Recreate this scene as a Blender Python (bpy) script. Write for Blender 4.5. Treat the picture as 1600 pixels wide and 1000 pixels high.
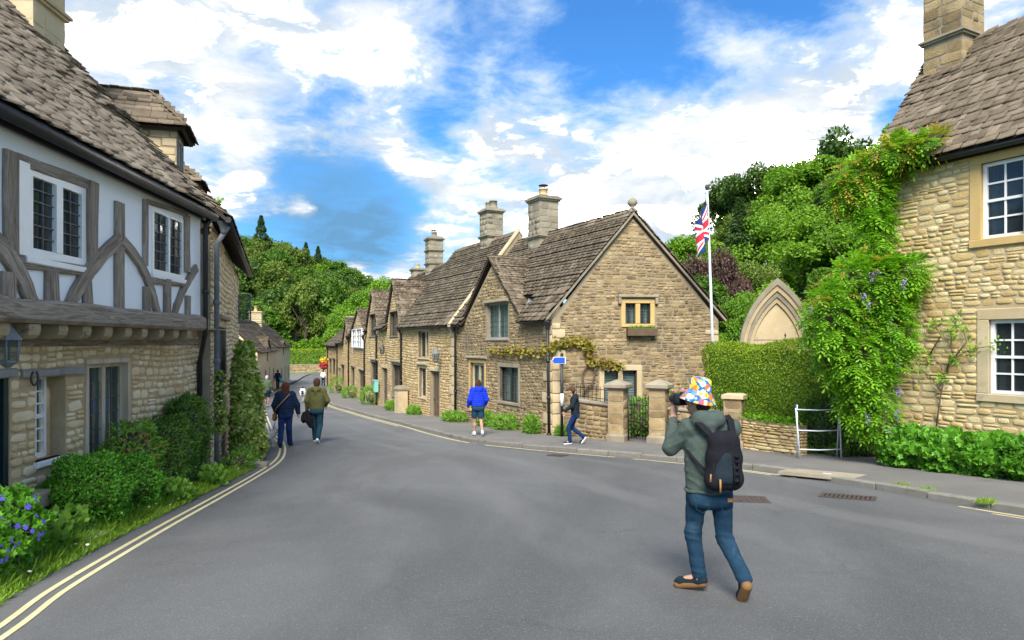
import bpy, math, random
import numpy as np
from mathutils import Vector, Matrix

random.seed(7); RNG = np.random.default_rng(7)
scene = bpy.context.scene
for o in list(bpy.data.objects): bpy.data.objects.remove(o)
COL = scene.collection

# ------------------------------------------------------------------ camera
F, CX, CY, H = 1066.667, 800.0, 535.0, 1.65
cam_d = bpy.data.cameras.new('camera'); cam = bpy.data.objects.new('camera', cam_d); COL.objects.link(cam)
cam_d.sensor_width = 36; cam_d.lens = 24; cam_d.shift_y = 35 / 1600; cam_d.clip_end = 3000; cam_d.clip_start = .05
cam.location = (0, 0, H); cam.rotation_euler = (math.pi / 2, 0, 0)
scene.camera = cam

# ------------------------------------------------------------------ light
SUN_EL, SUN_AZ = 46, 187          # azimuth from +Y clockwise: behind the camera
sun_d = bpy.data.lights.new('sun', 'SUN'); sun_d.energy = 1.5; sun_d.angle = math.radians(28); sun_d.color = (1, .945, .86)
sun = bpy.data.objects.new('sun', sun_d); COL.objects.link(sun)
_e, _a = math.radians(SUN_EL), math.radians(SUN_AZ)
_sd = Vector((math.sin(_a) * math.cos(_e), math.cos(_a) * math.cos(_e), math.sin(_e)))
sun.rotation_euler = (-_sd).to_track_quat('-Z', 'Y').to_euler(); sun.location = (0, 0, 60)

scene.view_settings.view_transform = 'Standard'; scene.view_settings.look = 'None'
scene.view_settings.gamma = 1; scene.view_settings.use_curve_mapping = False
scene.view_settings.exposure = 2.32
scene.render.engine = 'CYCLES'
scene.cycles.max_bounces = 6; scene.cycles.diffuse_bounces = 3; scene.cycles.glossy_bounces = 2
scene.cycles.transmission_bounces = 4; scene.cycles.transparent_max_bounces = 8
scene.cycles.caustics_reflective = False; scene.cycles.caustics_refractive = False

# ------------------------------------------------------------------ node helpers
class NT:
    def __init__(s, tree): s.t = tree; s.n = tree.nodes; s.l = tree.links
    def new(s, typ, **kw):
        nd = s.n.new(typ)
        for k, v in kw.items():
            if k in nd.inputs.keys() if isinstance(k, str) else False: nd.inputs[k].default_value = v
            else: setattr(nd, k, v)
        return nd
    def set(s, sock, v):
        if isinstance(v, bpy.types.NodeSocket): s.l.new(v, sock)
        else: sock.default_value = v
    def math(s, op, a, b=0.0, c=None, clamp=False):
        nd = s.n.new('ShaderNodeMath'); nd.operation = op; nd.use_clamp = clamp
        s.set(nd.inputs[0], a); s.set(nd.inputs[1], b)
        if c is not None: s.set(nd.inputs[2], c)
        return nd.outputs[0]
    def vmath(s, op, a, b=(0, 0, 0)):
        nd = s.n.new('ShaderNodeVectorMath'); nd.operation = op
        s.set(nd.inputs[0], a)
        if op == 'SCALE': s.set(nd.inputs['Scale'], b)
        else: s.set(nd.inputs[1], b)
        return nd.outputs['Value'] if op in ('DOT_PRODUCT', 'LENGTH', 'DISTANCE') else nd.outputs[0]
    def noise(s, vec, scale, detail=4, rough=.55, dist=0, out='Fac'):
        nd = s.n.new('ShaderNodeTexNoise'); s.set(nd.inputs['Vector'], vec)
        nd.inputs['Scale'].default_value = scale; nd.inputs['Detail'].default_value = detail
        nd.inputs['Roughness'].default_value = rough; nd.inputs['Distortion'].default_value = dist
        return nd.outputs[out]
    def ramp(s, fac, stops, interp='LINEAR'):
        nd = s.n.new('ShaderNodeValToRGB'); s.set(nd.inputs[0], fac); cr = nd.color_ramp; cr.interpolation = interp
        while len(cr.elements) < len(stops): cr.elements.new(.5)
        for e, (p, c) in zip(cr.elements, stops):
            e.position = p; e.color = (c[0], c[1], c[2], 1) if not isinstance(c, (int, float)) else (c, c, c, 1)
        return nd.outputs[0]
    def mix(s, fac, a, b, typ='MIX'):
        nd = s.n.new('ShaderNodeMix'); nd.data_type = 'RGBA'; nd.blend_type = typ
        s.set(nd.inputs[0], fac)
        for i, v in ((6, a), (7, b)):
            if isinstance(v, tuple) and len(v) == 3: v = v + (1,)
            s.set(nd.inputs[i], v)
        return nd.outputs[2]
    def maprange(s, v, a, b, c=0., d=1., smooth=True):
        nd = s.n.new('ShaderNodeMapRange'); nd.interpolation_type = 'SMOOTHSTEP' if smooth else 'LINEAR'
        s.set(nd.inputs[0], v)
        for i, x in enumerate((a, b, c, d)): nd.inputs[i + 1].default_value = x
        return nd.outputs[0]

# ------------------------------------------------------------------ world: blue sky with broken cumulus
world = bpy.data.worlds.new('World'); scene.world = world; world.use_nodes = True
w = NT(world.node_tree); w.n.clear()
out = w.n.new('ShaderNodeOutputWorld'); bg = w.n.new('ShaderNodeBackground'); w.l.new(bg.outputs[0], out.inputs[0])
bg.inputs[1].default_value = 0.09
world.cycles.sampling_method = 'MANUAL'; world.cycles.sample_map_resolution = 256
sky = w.n.new('ShaderNodeTexSky'); sky.sky_type = 'NISHITA'; sky.sun_disc = False
sky.sun_elevation = _e; sky.sun_rotation = _a; sky.air_density = 1.0; sky.dust_density = .3; sky.ozone_density = 2.2
tc = w.n.new('ShaderNodeTexCoord'); D = tc.outputs['Generated']
sep = w.n.new('ShaderNodeSeparateXYZ'); w.l.new(D, sep.inputs[0])
zc = w.math('ADD', w.math('MAXIMUM', sep.outputs[2], 0.0), .22)
proj = w.vmath('DIVIDE', D, (1, 1, 1)); 
cmb = w.n.new('ShaderNodeCombineXYZ'); w.set(cmb.inputs[0], zc); w.set(cmb.inputs[1], zc); w.set(cmb.inputs[2], zc)
proj = w.vmath('DIVIDE', D, cmb.outputs[0])
n1 = w.noise(proj, 1.9, 8, .58, .35)
n2 = w.noise(w.vmath('ADD', proj, (3.1, 1.7, .4)), 6.5, 6, .62, .3)
dens = w.math('ADD', w.math('MULTIPLY', n1, .54), w.math('MULTIPLY', n2, .46))
def blob(px, py, rad, wt):
    c = Vector(((px - CX) / F, 1, (CY - py) / F)).normalized()
    d = w.vmath('DISTANCE', D, tuple(c))
    return w.maprange(d, rad / F * .95, 0.0, 0.0, wt)
BL = [(230, 70, 260, .20), (420, 70, 200, .18), (590, 70, 160, .13), (330, 190, 120, .10), (400, 210, 80, .10), (600, 225, 55, .16), (560, 190, 50, .12), (620, 255, 40, .14),
      (1180, 190, 300, .20), (960, 240, 200, .15), (1330, 150, 220, .17), (760, 270, 130, .13), (680, 335, 90, .15), (900, 330, 160, .15), (1060, 300, 200, .2), (1480, 40, 130, .2),
      (620, 425, 80, .18), (530, 425, 60, .14), (700, 400, 80, .15), (480, 330, 38, .17), (365, 300, 60, .12), (800, 140, 90, .08), (840, 5, 80, .10),
      (1000, 90, 190, -.14), (900, 60, 160, -.12), (780, 90, 110, -.07), (1230, 30, 150, -.12), (560, 310, 90, -.18), (500, 385, 75, -.2), (410, 375, 90, -.12), (590, 365, 70, -.18), (680, 200, 70, -.12), (470, 250, 80, -.10), (1400, 170, 50, -.16), (640, 320, 40, -.15)]
acc = w.math('ADD', dens, .055)
for b in BL: acc = w.math('ADD', acc, blob(b[0], b[1], b[2], b[3] * (.52 if b[3] > 0 else 1.2)))
cmask = w.maprange(acc, .51, .69)
thin = w.maprange(acc, .43, .60)
shade = w.maprange(w.noise(w.vmath('ADD', proj, (.05, .09, .06)), 3.4, 6, .58, .3), .36, .6)
core = w.maprange(acc, .565, .80)
skyc = w.mix(1.0, sky.outputs[0], (.145, .33, .50), 'MULTIPLY')
ccol = w.mix(w.math('MULTIPLY', shade, .85), (1.5, 1.72, 1.95), (2.4, 2.45, 2.5))
puff = w.maprange(w.noise(w.vmath('ADD', proj, (.9, .2, .1)), 5.5, 7, .62, .5), .43, .66); ccol = w.mix(w.math('POWER', w.math('MULTIPLY', core, puff), 2.0), ccol, (165.0, 157.0, 146.0))
c1 = w.mix(w.math('MULTIPLY', thin, .5), skyc, (1.6, 2.1, 2.55))
rain = w.math('MULTIPLY', w.math('ADD', blob(500, 330, 230, 1.), blob(600, 390, 160, .6)), w.maprange(n2, .2, .75, .55, .95), clamp=True); c1 = w.mix(rain, c1, (.37, .88, 1.5))
fin = w.mix(cmask, c1, ccol)
w.l.new(fin, bg.inputs[0])

# ------------------------------------------------------------------ terrain profile (the street runs downhill, away from the camera)
_gy = np.array([-60, -20, 0, 5.5, 18.5, 38, 72, 100, 130, 400]); _gz = np.array([3.5, 1.3, 0, -.37, -1.15, -1.98, -2.95, -3.4, -3.6, -3.6])
def G(y):
    y = np.asarray(y, float); s = 0
    for k in (-2, -1, 0, 1, 2): s = s + np.interp(y + k * 1.2, _gy, _gz)
    r = s / 5
    return float(r) if r.ndim == 0 else r
def P(px, py, Y): return Vector(((px - CX) / F * Y, Y, H - (py - CY) / F * Y))
def gp(px, py, up=0.):                      # where the sight line through a pixel meets the street
    k = (py - CY) / F; Y = 5.
    for _ in range(60): Y = .5 * Y + .5 * (H - (G(Y) + up)) / k
    return Vector(((px - CX) / F * Y, Y, G(Y) + up))
def proj_px(p): return CX + F * p[0] / max(p[1], .1), CY + F * (H - p[2]) / max(p[1], .1)

# ------------------------------------------------------------------ scene graph helpers
BASE = {}
def tag(o, label=None, cat=None, group=None, kind=None):
    if label: o['label'] = label
    if cat: o['category'] = cat
    if group: o['group'] = group
    if kind: o['kind'] = kind
    return o
def thing(name, label, cat, base, group=None):
    o = bpy.data.objects.new(name, None); COL.objects.link(o); o.empty_display_size = .2
    o.location = base; BASE[o.name] = Vector(base); return tag(o, label, cat, group)
def add_obj(name, me, parent=None, base=None):
    o = bpy.data.objects.new(name, me); COL.objects.link(o)
    if parent is not None: o.parent = parent; BASE[o.name] = BASE[parent.name]
    else:
        BASE[o.name] = Vector(base or (0, 0, 0)); o.location = BASE[o.name]
    return o
def np_mesh(name, V, Fs, mats, mi=None, smooth=False, uv=None):
    """V (n,3); Fs = list of (m,k) index arrays"""
    me = bpy.data.meshes.new(name); V = np.asarray(V, np.float32)
    Fs = [np.asarray(f, np.int32) for f in Fs if len(f)]
    tot = np.concatenate([np.full(len(f), f.shape[1], np.int32) for f in Fs]); idx = np.concatenate([f.ravel() for f in Fs])
    me.vertices.add(len(V)); me.vertices.foreach_set('co', V.ravel())
    me.loops.add(len(idx)); me.loops.foreach_set('vertex_index', idx)
    me.polygons.add(len(tot)); st = np.concatenate([[0], np.cumsum(tot)[:-1]]).astype(np.int32)
    me.polygons.foreach_set('loop_start', st); me.polygons.foreach_set('loop_total', tot)
    if mi is not None: me.polygons.foreach_set('material_index', np.asarray(mi, np.int32))
    if smooth: me.polygons.foreach_set('use_smooth', np.ones(len(tot), bool))
    for m in (mats if isinstance(mats, (list, tuple)) else [mats]): me.materials.append(m)
    me.update(calc_edges=True); me.validate()
    return me

class MB:
    def __init__(s): s.v = []; s.f = []; s.m = []; s.sm = []; s.uv = {}
    def add(s, vs, fs, m=0, sm=False, uv=None):
        b = len(s.v)
        if uv:
            for i_, q_ in enumerate(uv): s.uv[b + i_] = q_
        s.v += [tuple(p) for p in vs]
        for f in fs: s.f.append(tuple(b + i for i in f)); s.m.append(m); s.sm.append(sm)
    def obox(s, o, a, b, c, m=0):
        o, a, b, c = map(Vector, (o, a, b, c))
        if a.cross(b).dot(c) < 0: a, b = b, a
        vs = [o, o + a, o + a + b, o + b, o + c, o + a + c, o + a + b + c, o + b + c]
        s.add(vs, [(3, 2, 1, 0), (4, 5, 6, 7), (0, 1, 5, 4), (1, 2, 6, 5), (2, 3, 7, 6), (3, 0, 4, 7)], m)
    def box(s, c, sz, rz=0, m=0):
        ca, sa = math.cos(rz), math.sin(rz); x, y, z = sz
        a = Vector((ca * x, sa * x, 0)); b = Vector((-sa * y, ca * y, 0)); cc = Vector((0, 0, z))
        s.obox(Vector(c) - (a + b + cc) / 2, a, b, cc, m)
    def prism(s, poly, ext, m=0):
        n = len(poly); poly = [Vector(p) for p in poly]; e = Vector(ext)
        nr = Vector((0, 0, 0))
        for i in range(n): nr += poly[i].cross(poly[(i + 1) % n])
        if nr.dot(e) < 0: poly.reverse()
        vs = poly + [p + e for p in poly]
        s.add(vs, [tuple(range(n - 1, -1, -1)), tuple(range(n, 2 * n))] + [(i, (i + 1) % n, n + (i + 1) % n, n + i) for i in range(n)], m)
    def cbox(s, o, a, b, c, ch=.015, m=0, wob=0.):
        """bar along a with chamfered b x c section; wob makes it hand-hewn"""
        o, a, b, c = map(Vector, (o, a, b, c)); B, C = b.length, c.length
        if a.cross(b).dot(c) < 0: o = o + b; b = -b
        ub, uc = b / B, c / C; ch = min(ch, B * .3, C * .3)
        sec = [(ch, 0), (B - ch, 0), (B, ch), (B, C - ch), (B - ch, C), (ch, C), (0, C - ch), (0, ch)]
        nseg = max(1, int(a.length / .35)) if wob else 1; vs = []; uv = []; u0 = random.uniform(0, 50)
        for k in range(nseg + 1):
            j = [random.uniform(-wob, wob) for _ in range(4)]
            for (p, q) in sec:
                pp = p + (j[0] if p < B / 2 else j[1]); qq = q + (j[2] if q > C / 2 else 0)
                vs.append(o + a * (k / nseg) + ub * pp + uc * qq); uv.append((u0 + a.length * k / nseg, u0 + p + q))
        fs = [tuple(range(7, -1, -1)), tuple(nseg * 8 + i for i in range(8))]
        for k in range(nseg):
            for i in range(8): fs.append((k * 8 + i, k * 8 + (i + 1) % 8, k * 8 + 8 + (i + 1) % 8, k * 8 + 8 + i))
        s.add(vs, fs, m, False, uv)
    def tube(s, pts, r, n=8, m=0, cap=True, sm=True):
        pts = [Vector(p) for p in pts]; k = len(pts); rs = r if isinstance(r, (list, tuple)) else [r] * k
        vs = []; prev = None
        for i, p in enumerate(pts):
            d = (pts[min(i + 1, k - 1)] - pts[max(i - 1, 0)]).normalized()
            if prev is None: x = d.orthogonal().normalized()
            else: x = (prev - d * prev.dot(d)).normalized()
            prev = x; y = d.cross(x)
            for j in range(n): t = 2 * math.pi * j / n; vs.append(p + (x * math.cos(t) + y * math.sin(t)) * rs[i])
        fs = [(i * n + j, i * n + (j + 1) % n, (i + 1) * n + (j + 1) % n, (i + 1) * n + j) for i in range(k - 1) for j in range(n)]
        s.add(vs, fs, m, sm)
        if cap:
            b = len(s.v) - len(vs); s.f.append(tuple(b + j for j in range(n - 1, -1, -1))); s.m.append(m); s.sm.append(False)
            s.f.append(tuple(b + (k - 1) * n + j for j in range(n))); s.m.append(m); s.sm.append(False)
    def lathe(s, c, prof, n=12, m=0, sq=False, rz=0, sm=True):
        c = Vector(c); vs = []; 
        for (r, z) in prof:
            for j in range(n):
                t = 2 * math.pi * (j + (.5 if sq else 0)) / n + rz; rr = r * (math.sqrt(2) if sq else 1)
                vs.append(c + Vector((rr * math.cos(t), rr * math.sin(t), z)))
        k = len(prof)
        fs = [(i * n + j, i * n + (j + 1) % n, (i + 1) * n + (j + 1) % n, (i + 1) * n + j) for i in range(k - 1) for j in range(n)]
        fs += [tuple(range(n - 1, -1, -1)), tuple((k - 1) * n + j for j in range(n))]
        s.add(vs, fs, m, sm and not sq)
    def build(s, name, mats, parent=None, base=None, smooth=None):
        me = bpy.data.meshes.new(name); b = BASE[parent.name] if parent is not None else Vector(base or (0, 0, 0))
        me.from_pydata([(p[0] - b[0], p[1] - b[1], p[2] - b[2]) for p in s.v], [], s.f)
        for m in (mats if isinstance(mats, (list, tuple)) else [mats]): me.materials.append(m)
        me.polygons.foreach_set('material_index', s.m); me.polygons.foreach_set('use_smooth', s.sm if smooth is None else [smooth] * len(s.f))
        if s.uv:
            ul = me.uv_layers.new(name='UVMap'); vi = np.zeros(len(me.loops), np.int32); me.loops.foreach_get('vertex_index', vi); ul.data.foreach_set('uv', np.array([s.uv.get(i, (0, 0)) for i in range(len(s.v))], np.float32)[vi].ravel())
        me.update(); return add_obj(name, me, parent, base)

# ------------------------------------------------------------------ materials
def principled(name):
    m = bpy.data.materials.new(name); m.use_nodes = True; t = NT(m.node_tree); b = t.n['Principled BSDF']; return m, t, b
def rnd_socket(t):
    oi = t.n.new('ShaderNodeObjectInfo'); ge = t.n.new('ShaderNodeNewGeometry')
    return t.math('FRACT', t.math('ADD', oi.outputs['Random'], t.math('MULTIPLY', ge.outputs['Random Per Island'], 3.7))), ge.outputs['Position']
def M(name, stops, rough=.85, scale=3., mixr=0., bump=.25, bscale=40., spec=.3, detail=6, stain=None, metal=0., coord=None, stretch=None, dist=0.):
    """stops: list of colours along the ramp; mixr: share of the per-piece random value against noise; stain=(scale, colour, lo, hi)"""
    m, t, b = principled(name)
    r, pos = rnd_socket(t)
    if coord == 'obj':
        tcn = t.n.new('ShaderNodeTexCoord'); pos = tcn.outputs['Object']
    if coord == 'uv':
        tcn = t.n.new('ShaderNodeUVMap'); pos = tcn.outputs[0]
    if stretch: pos = t.vmath('MULTIPLY', pos, stretch)
    nz = t.noise(pos, scale, detail, .6, dist)
    f = t.maprange(nz, .28, .72, smooth=False)
    if mixr: f = t.math('ADD', t.math('MULTIPLY', f, 1 - mixr), t.math('MULTIPLY', r, mixr))
    n = len(stops); col = t.ramp(f, [(i / max(1, n - 1), c) for i, c in enumerate(stops)]) if n > 1 else None
    if col is None: b.inputs['Base Color'].default_value = (*stops[0], 1)
    if stain:
        sc, cc, lo, hi = stain
        sf = t.maprange(t.noise(t.vmath('ADD', pos, (7.3, 2.1, 5.5)), sc, 7, .65, .3), lo, hi)
        col = t.mix(sf, col if col is not None else (*stops[0], 1), cc)
    if col is not None: t.l.new(col, b.inputs['Base Color'])
    b.inputs['Roughness'].default_value = rough; b.inputs['Specular IOR Level'].default_value = spec; b.inputs['Metallic'].default_value = metal
    if bump:
        bn = t.n.new('ShaderNodeBump'); bn.inputs['Strength'].default_value = bump; bn.inputs['Distance'].default_value = .02
        t.l.new(t.noise(pos, bscale, 5, .65), bn.inputs['Height']); t.l.new(bn.outputs[0], b.inputs['Normal'])
    return m
def leafmat(name, stops, trans=.35, rough=.5, nscale=1.2, mixr=.55, spec=.25):
    m, t, b = principled(name); r, pos = rnd_socket(t)
    f = t.maprange(t.noise(pos, nscale, 4, .6), .3, .7, smooth=False)
    f = t.math('ADD', t.math('MULTIPLY', f, 1 - mixr), t.math('MULTIPLY', r, mixr))
    n = len(stops); col = t.ramp(f, [(i / max(1, n - 1), c) for i, c in enumerate(stops)])
    t.l.new(col, b.inputs['Base Color']); b.inputs['Roughness'].default_value = rough; b.inputs['Specular IOR Level'].default_value = spec
    tr = t.n.new('ShaderNodeBsdfTranslucent'); t.l.new(t.mix(1., col, (1.25, 1.3, .6), 'MULTIPLY'), tr.inputs[0])
    mx = t.n.new('ShaderNodeMixShader'); mx.inputs[0].default_value = trans
    t.l.new(b.outputs[0], mx.inputs[1]); t.l.new(tr.outputs[0], mx.inputs[2]); t.l.new(mx.outputs[0], t.n['Material Output'].inputs[0])
    return m
def glassmat(name, tint=(.05, .07, .08), alpha=.55):
    m, t, b = principled(name); r, pos = rnd_socket(t)
    b.inputs['Base Color'].default_value = (*tint, 1); b.inputs['Roughness'].default_value = .06; b.inputs['Specular IOR Level'].default_value = .8
    bn = t.n.new('ShaderNodeBump'); bn.inputs['Strength'].default_value = .12; bn.inputs['Distance'].default_value = .01
    t.l.new(t.noise(pos, 7, 2), bn.inputs['Height']); t.l.new(bn.outputs[0], b.inputs['Normal'])
    tr = t.n.new('ShaderNodeBsdfTransparent'); tr.inputs[0].default_value = (.8, .88, .86, 1)
    mx = t.n.new('ShaderNodeMixShader'); mx.inputs[0].default_value = 1 - alpha
    t.l.new(b.outputs[0], mx.inputs[1]); t.l.new(tr.outputs[0], mx.inputs[2]); t.l.new(mx.outputs[0], t.n['Material Output'].inputs[0])
    return m

MT = {}
MT['asphalt'] = M('asphalt', [(.115, .113, .108), (.165, .162, .155)], .8, .55, bump=.55, bscale=140, spec=.35, detail=9, stain=(.22, (.185, .182, .175), .5, .75))
def _road():
    m, t, b = principled('asphalt_road'); r, pos = rnd_socket(t)
    big = t.maprange(t.noise(t.vmath('MULTIPLY', pos, (.35, .16, 1)), 1., 6, .6, .6), .3, .7); mid = t.noise(pos, 2.6, 8, .65); sp = t.maprange(t.noise(pos, 75, 3, .8), .53, .72); dk = t.maprange(t.noise(t.vmath('MULTIPLY', pos, (1.2, .35, 1)), .9, 7, .62, 1.), .56, .72)
    c = t.mix(big, (.075, .077, .077), (.142, .144, .142)); c = t.mix(t.math('MULTIPLY', mid, .5), c, (.092, .091, .088)); c = t.mix(t.math('MULTIPLY', dk, .4), c, (.07, .068, .064)); c = t.mix(t.math('MULTIPLY', sp, .5), c, (.4, .4, .39))
    uvn = t.n.new('ShaderNodeUVMap'); su = t.n.new('ShaderNodeSeparateXYZ'); t.l.new(uvn.outputs[0], su.inputs[0]); ux = t.math('ADD', su.outputs[0], t.math('MULTIPLY', t.noise(pos, .25, 3), .08)); trk = t.maprange(t.math('SINE', t.math('MULTIPLY', ux, 33.)), .25, 1.); trk = t.math('MULTIPLY', trk, t.maprange(t.noise(t.vmath('MULTIPLY', pos, (1, .3, 1)), .8, 5, .6), .35, .65)); c = t.mix(t.math('MULTIPLY', trk, .38), c, (.18, .179, .174)); crk = t.n.new('ShaderNodeTexVoronoi'); crk.feature = 'DISTANCE_TO_EDGE'; crk.inputs['Scale'].default_value = .55; t.l.new(t.vmath('ADD', pos, t.noise(pos, 1.3, 6, .7, 0, 'Color')), crk.inputs['Vector']); ck = t.math('MULTIPLY', t.maprange(crk.outputs['Distance'], .012, .002), t.maprange(t.noise(pos, .35, 3), .5, .62)); c = t.mix(t.math('MULTIPLY', ck, .35), c, (.045, .044, .042))
    t.l.new(c, b.inputs['Base Color']); b.inputs['Roughness'].default_value = .82; b.inputs['Specular IOR Level'].default_value = .35
    bn = t.n.new('ShaderNodeBump'); bn.inputs['Strength'].default_value = .7; bn.inputs['Distance'].default_value = .012; t.l.new(t.noise(pos, 130, 4, .7), bn.inputs['Height']); t.l.new(bn.outputs[0], b.inputs['Normal']); return m
MT['asphalt'] = _road(); MT['twigs'] = M('twig_mass', [(.05, .04, .025), (.1, .085, .05)], .95, 12, bump=1., bscale=30)
MT['pavement'] = M('pavement_tarmac', [(.14, .134, .125), (.2, .19, .175)], .88, .8, bump=.5, bscale=110, spec=.25, detail=9, stain=(1.4, (.1, .095, .088), .58, .8))
MT['kerb'] = M('kerb_stone', [(.16, .15, .125), (.25, .235, .2)], .9, 6, mixr=.4, bump=.4, bscale=60, stain=(3, (.08, .085, .05), .55, .75))
MT['line'] = M('yellow_line_paint', [(.56, .49, .25), (.66, .6, .36)], .75, 9, bump=.3, bscale=120, stain=(22, (.16, .16, .15), .6, .74))
MT['line_worn'] = M('worn_yellow_line_paint', [(.5, .43, .2), (.6, .53, .3)], .8, 9, bump=.3, bscale=120, stain=(9, (.16, .158, .15), .54, .68))
MT['soil'] = M('soil', [(.07, .05, .03), (.14, .105, .065)], .95, 4, bump=.6, bscale=30)
MT['meadow'] = M('meadow', [(.05, .12, .015), (.10, .20, .03)], .95, .15, bump=.5, bscale=8, detail=8)
MT['forest_floor'] = M('forest_floor', [(.02, .045, .012), (.045, .085, .018)], .95, .3, bump=.6, bscale=4)
MT['mortar'] = M('lime_mortar', [(.25, .2, .125), (.34, .275, .18)], .95, 4, bump=.5, bscale=50, stain=(1.2, (.2, .165, .11), .55, .8))
MT['mortar_grey'] = M('grey_lime_mortar', [(.27, .205, .12), (.37, .29, .18)], .95, 4, bump=.5, bscale=50, stain=(1.0, (.17, .145, .105), .5, .8))
MT['mortar_tan'] = M('tan_lime_mortar', [(.42, .31, .17), (.53, .415, .25)], .95, 4, bump=.5, bscale=50, stain=(1.2, (.3, .24, .15), .55, .8))
MT['stone_m'] = M('rubble_stone_weathered', [(.11, .078, .042), (.23, .162, .08), (.37, .268, .135), (.51, .40, .235)], .92, 3.2, mixr=.55, bump=.9, bscale=26, stain=(.75, (.16, .125, .08), .46, .70))
MT['stone_r'] = M('rubble_stone_cream', [(.36, .23, .085), (.55, .39, .165), (.66, .52, .27), (.74, .63, .39)], .9, 3.0, mixr=.6, bump=.75, bscale=30, stain=(1.3, (.36, .33, .27), .6, .85))
MT['stone_a'] = M('rubble_stone_pale', [(.5, .34, .15), (.66, .5, .28), (.77, .63, .41), (.84, .76, .58)], .9, 3, mixr=.55, bump=.6, bscale=36, stain=(1.6, (.36, .24, .11), .6, .85))
MT['stone_row'] = M('rubble_stone_ochre', [(.24, .16, .075), (.44, .305, .135), (.58, .425, .205), (.66, .52, .3)], .92, 1.9, mixr=.55, bump=.8, bscale=26, stain=(.7, (.22, .175, .115), .55, .8))
MT['ashlar'] = M('dressed_stone', [(.42, .32, .175), (.52, .41, .245), (.58, .48, .31)], .88, 2.5, mixr=.45, bump=.3, bscale=45, stain=(1.8, (.3, .255, .18), .52, .75))
MT['ashlar_ochre'] = M('ochre_dressed_stone', [(.5, .335, .12), (.6, .43, .19)], .88, 3, mixr=.4, bump=.25, bscale=45, stain=(3, (.4, .3, .16), .55, .8))
MT['ashlar_grey'] = M('weathered_dressed_stone', [(.17, .145, .105), (.29, .25, .18), (.38, .335, .245)], .92, 2.4, mixr=.4, bump=.4, bscale=40, stain=(3, (.1, .09, .07), .58, .78))
MT['tile'] = M('stone_roof_tile', [(.06, .045, .03), (.135, .104, .07), (.205, .162, .112), (.3, .245, .175)], .93, 2.4, mixr=.5, bump=.9, bscale=30, stain=(7, (.36, .325, .25), .64, .76))
MT['tile_grey'] = M('grey_stone_roof_tile', [(.08, .06, .042), (.155, .122, .086), (.22, .18, .13), (.31, .265, .2)], .93, 2.4, mixr=.5, bump=.9, bscale=30, stain=(7, (.2, .13, .07), .6, .75))
MT['deck'] = M('roof_underlay', [(.05, .038, .028)], .95, bump=0)
MT['oak'] = M('weathered_oak', [(.06, .044, .033), (.19, .152, .115), (.31, .258, .205), (.44, .385, .32)], .85, 3.0, mixr=.15, bump=1.0, bscale=4, detail=10, dist=1.2, coord='uv', stretch=(.8, 9, 1), stain=(.7, (.22, .185, .14), .5, .8))
MT['oak_end'] = M('oak_end_grain', [(.3, .225, .13), (.42, .34, .22)], .85, 8, mixr=.4, bump=.6, bscale=40, stain=(7, (.16, .11, .07), .55, .72))
MT['grey_wood'] = M('grey_weathered_wood', [(.22, .215, .205), (.34, .335, .33)], .85, 5, bump=.5, bscale=40)
MT['door'] = M('old_plank_door', [(.09, .06, .035), (.15, .105, .065)], .8, 5, mixr=.3, bump=.5, bscale=40)
MT['door_green'] = M('dark_green_door_paint', [(.008, .022, .022), (.014, .032, .03)], .4, 5, bump=.1)
MT['plaster'] = M('limewash_plaster', [(.82, .84, .86), (.87, .88, .89)], .9, 1.2, bump=.25, bscale=14, stain=(2.2, (.62, .62, .6), .62, .82))
MT['render'] = M('pale_render', [(.6, .51, .34), (.68, .58, .4)], .9, .8, bump=.2, bscale=14)
MT['white_paint'] = M('white_gloss_paint', [(.78, .78, .76), (.84, .84, .82)], .45, 6, bump=.1, bscale=50)
MT['worn_wood_frame'] = M('bare_wood_frame', [(.4, .31, .2), (.55, .46, .33), (.6, .54, .44)], .8, 7, bump=.4, bscale=50, stretch=(1, 1, .25))
MT['lead'] = M('lead_came', [(.09, .095, .1)], .6, bump=0)
MT['pane'] = glassmat('window_glass', (.09, .115, .12), .28)
MT['pane_dark'] = glassmat('dark_window_glass', (.03, .04, .046), .58)
MT['curtain'] = M('curtain_cloth', [(.5, .52, .5), (.74, .75, .72)], .9, 8, bump=.2, bscale=20, stretch=(1, 1, .1))
MT['interior'] = M('dark_interior', [(.012, .011, .01)], .95, bump=0)
MT['iron'] = M('black_iron', [(.012, .012, .013), (.02, .02, .021)], .45, 10, bump=.15, spec=.5)
MT['castiron'] = M('rusty_cast_iron', [(.045, .04, .036), (.11, .075, .06)], .7, 14, bump=.4, bscale=60)
MT['grey_metal'] = M('grey_galvanised', [(.28, .3, .32), (.38, .4, .42)], .45, 9, bump=.1, metal=.6)
MT['white_metal'] = M('white_painted_metal', [(.62, .66, .7)], .4, bump=0)
MT['leadsheet'] = M('lead_flashing', [(.14, .15, .16), (.22, .235, .25)], .6, 6, bump=.2)
MT['terracotta'] = M('terracotta_pot', [(.38, .16, .07), (.5, .25, .12)], .85, 8, bump=.2)
MT['buffpot'] = M('buff_chimney_pot', [(.5, .36, .15), (.58, .43, .22)], .85, 8, bump=.2)
MT['bark'] = M('bark', [(.05, .038, .026), (.11, .088, .065)], .95, 8, bump=.8, bscale=30, stretch=(1, 1, .3))
MT['stem'] = M('woody_stem', [(.09, .065, .045), (.15, .115, .085)], .9, 8, bump=.4)
MT['blue_sign'] = M('blue_sign_paint', [(.02, .09, .55)], .4, bump=0)
MT['white_sign'] = M('white_sign_paint', [(.78, .8, .82)], .45, bump=0)
MT['mint'] = M('mint_green_paint', [(.2, .5, .42)], .45, bump=0)
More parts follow.
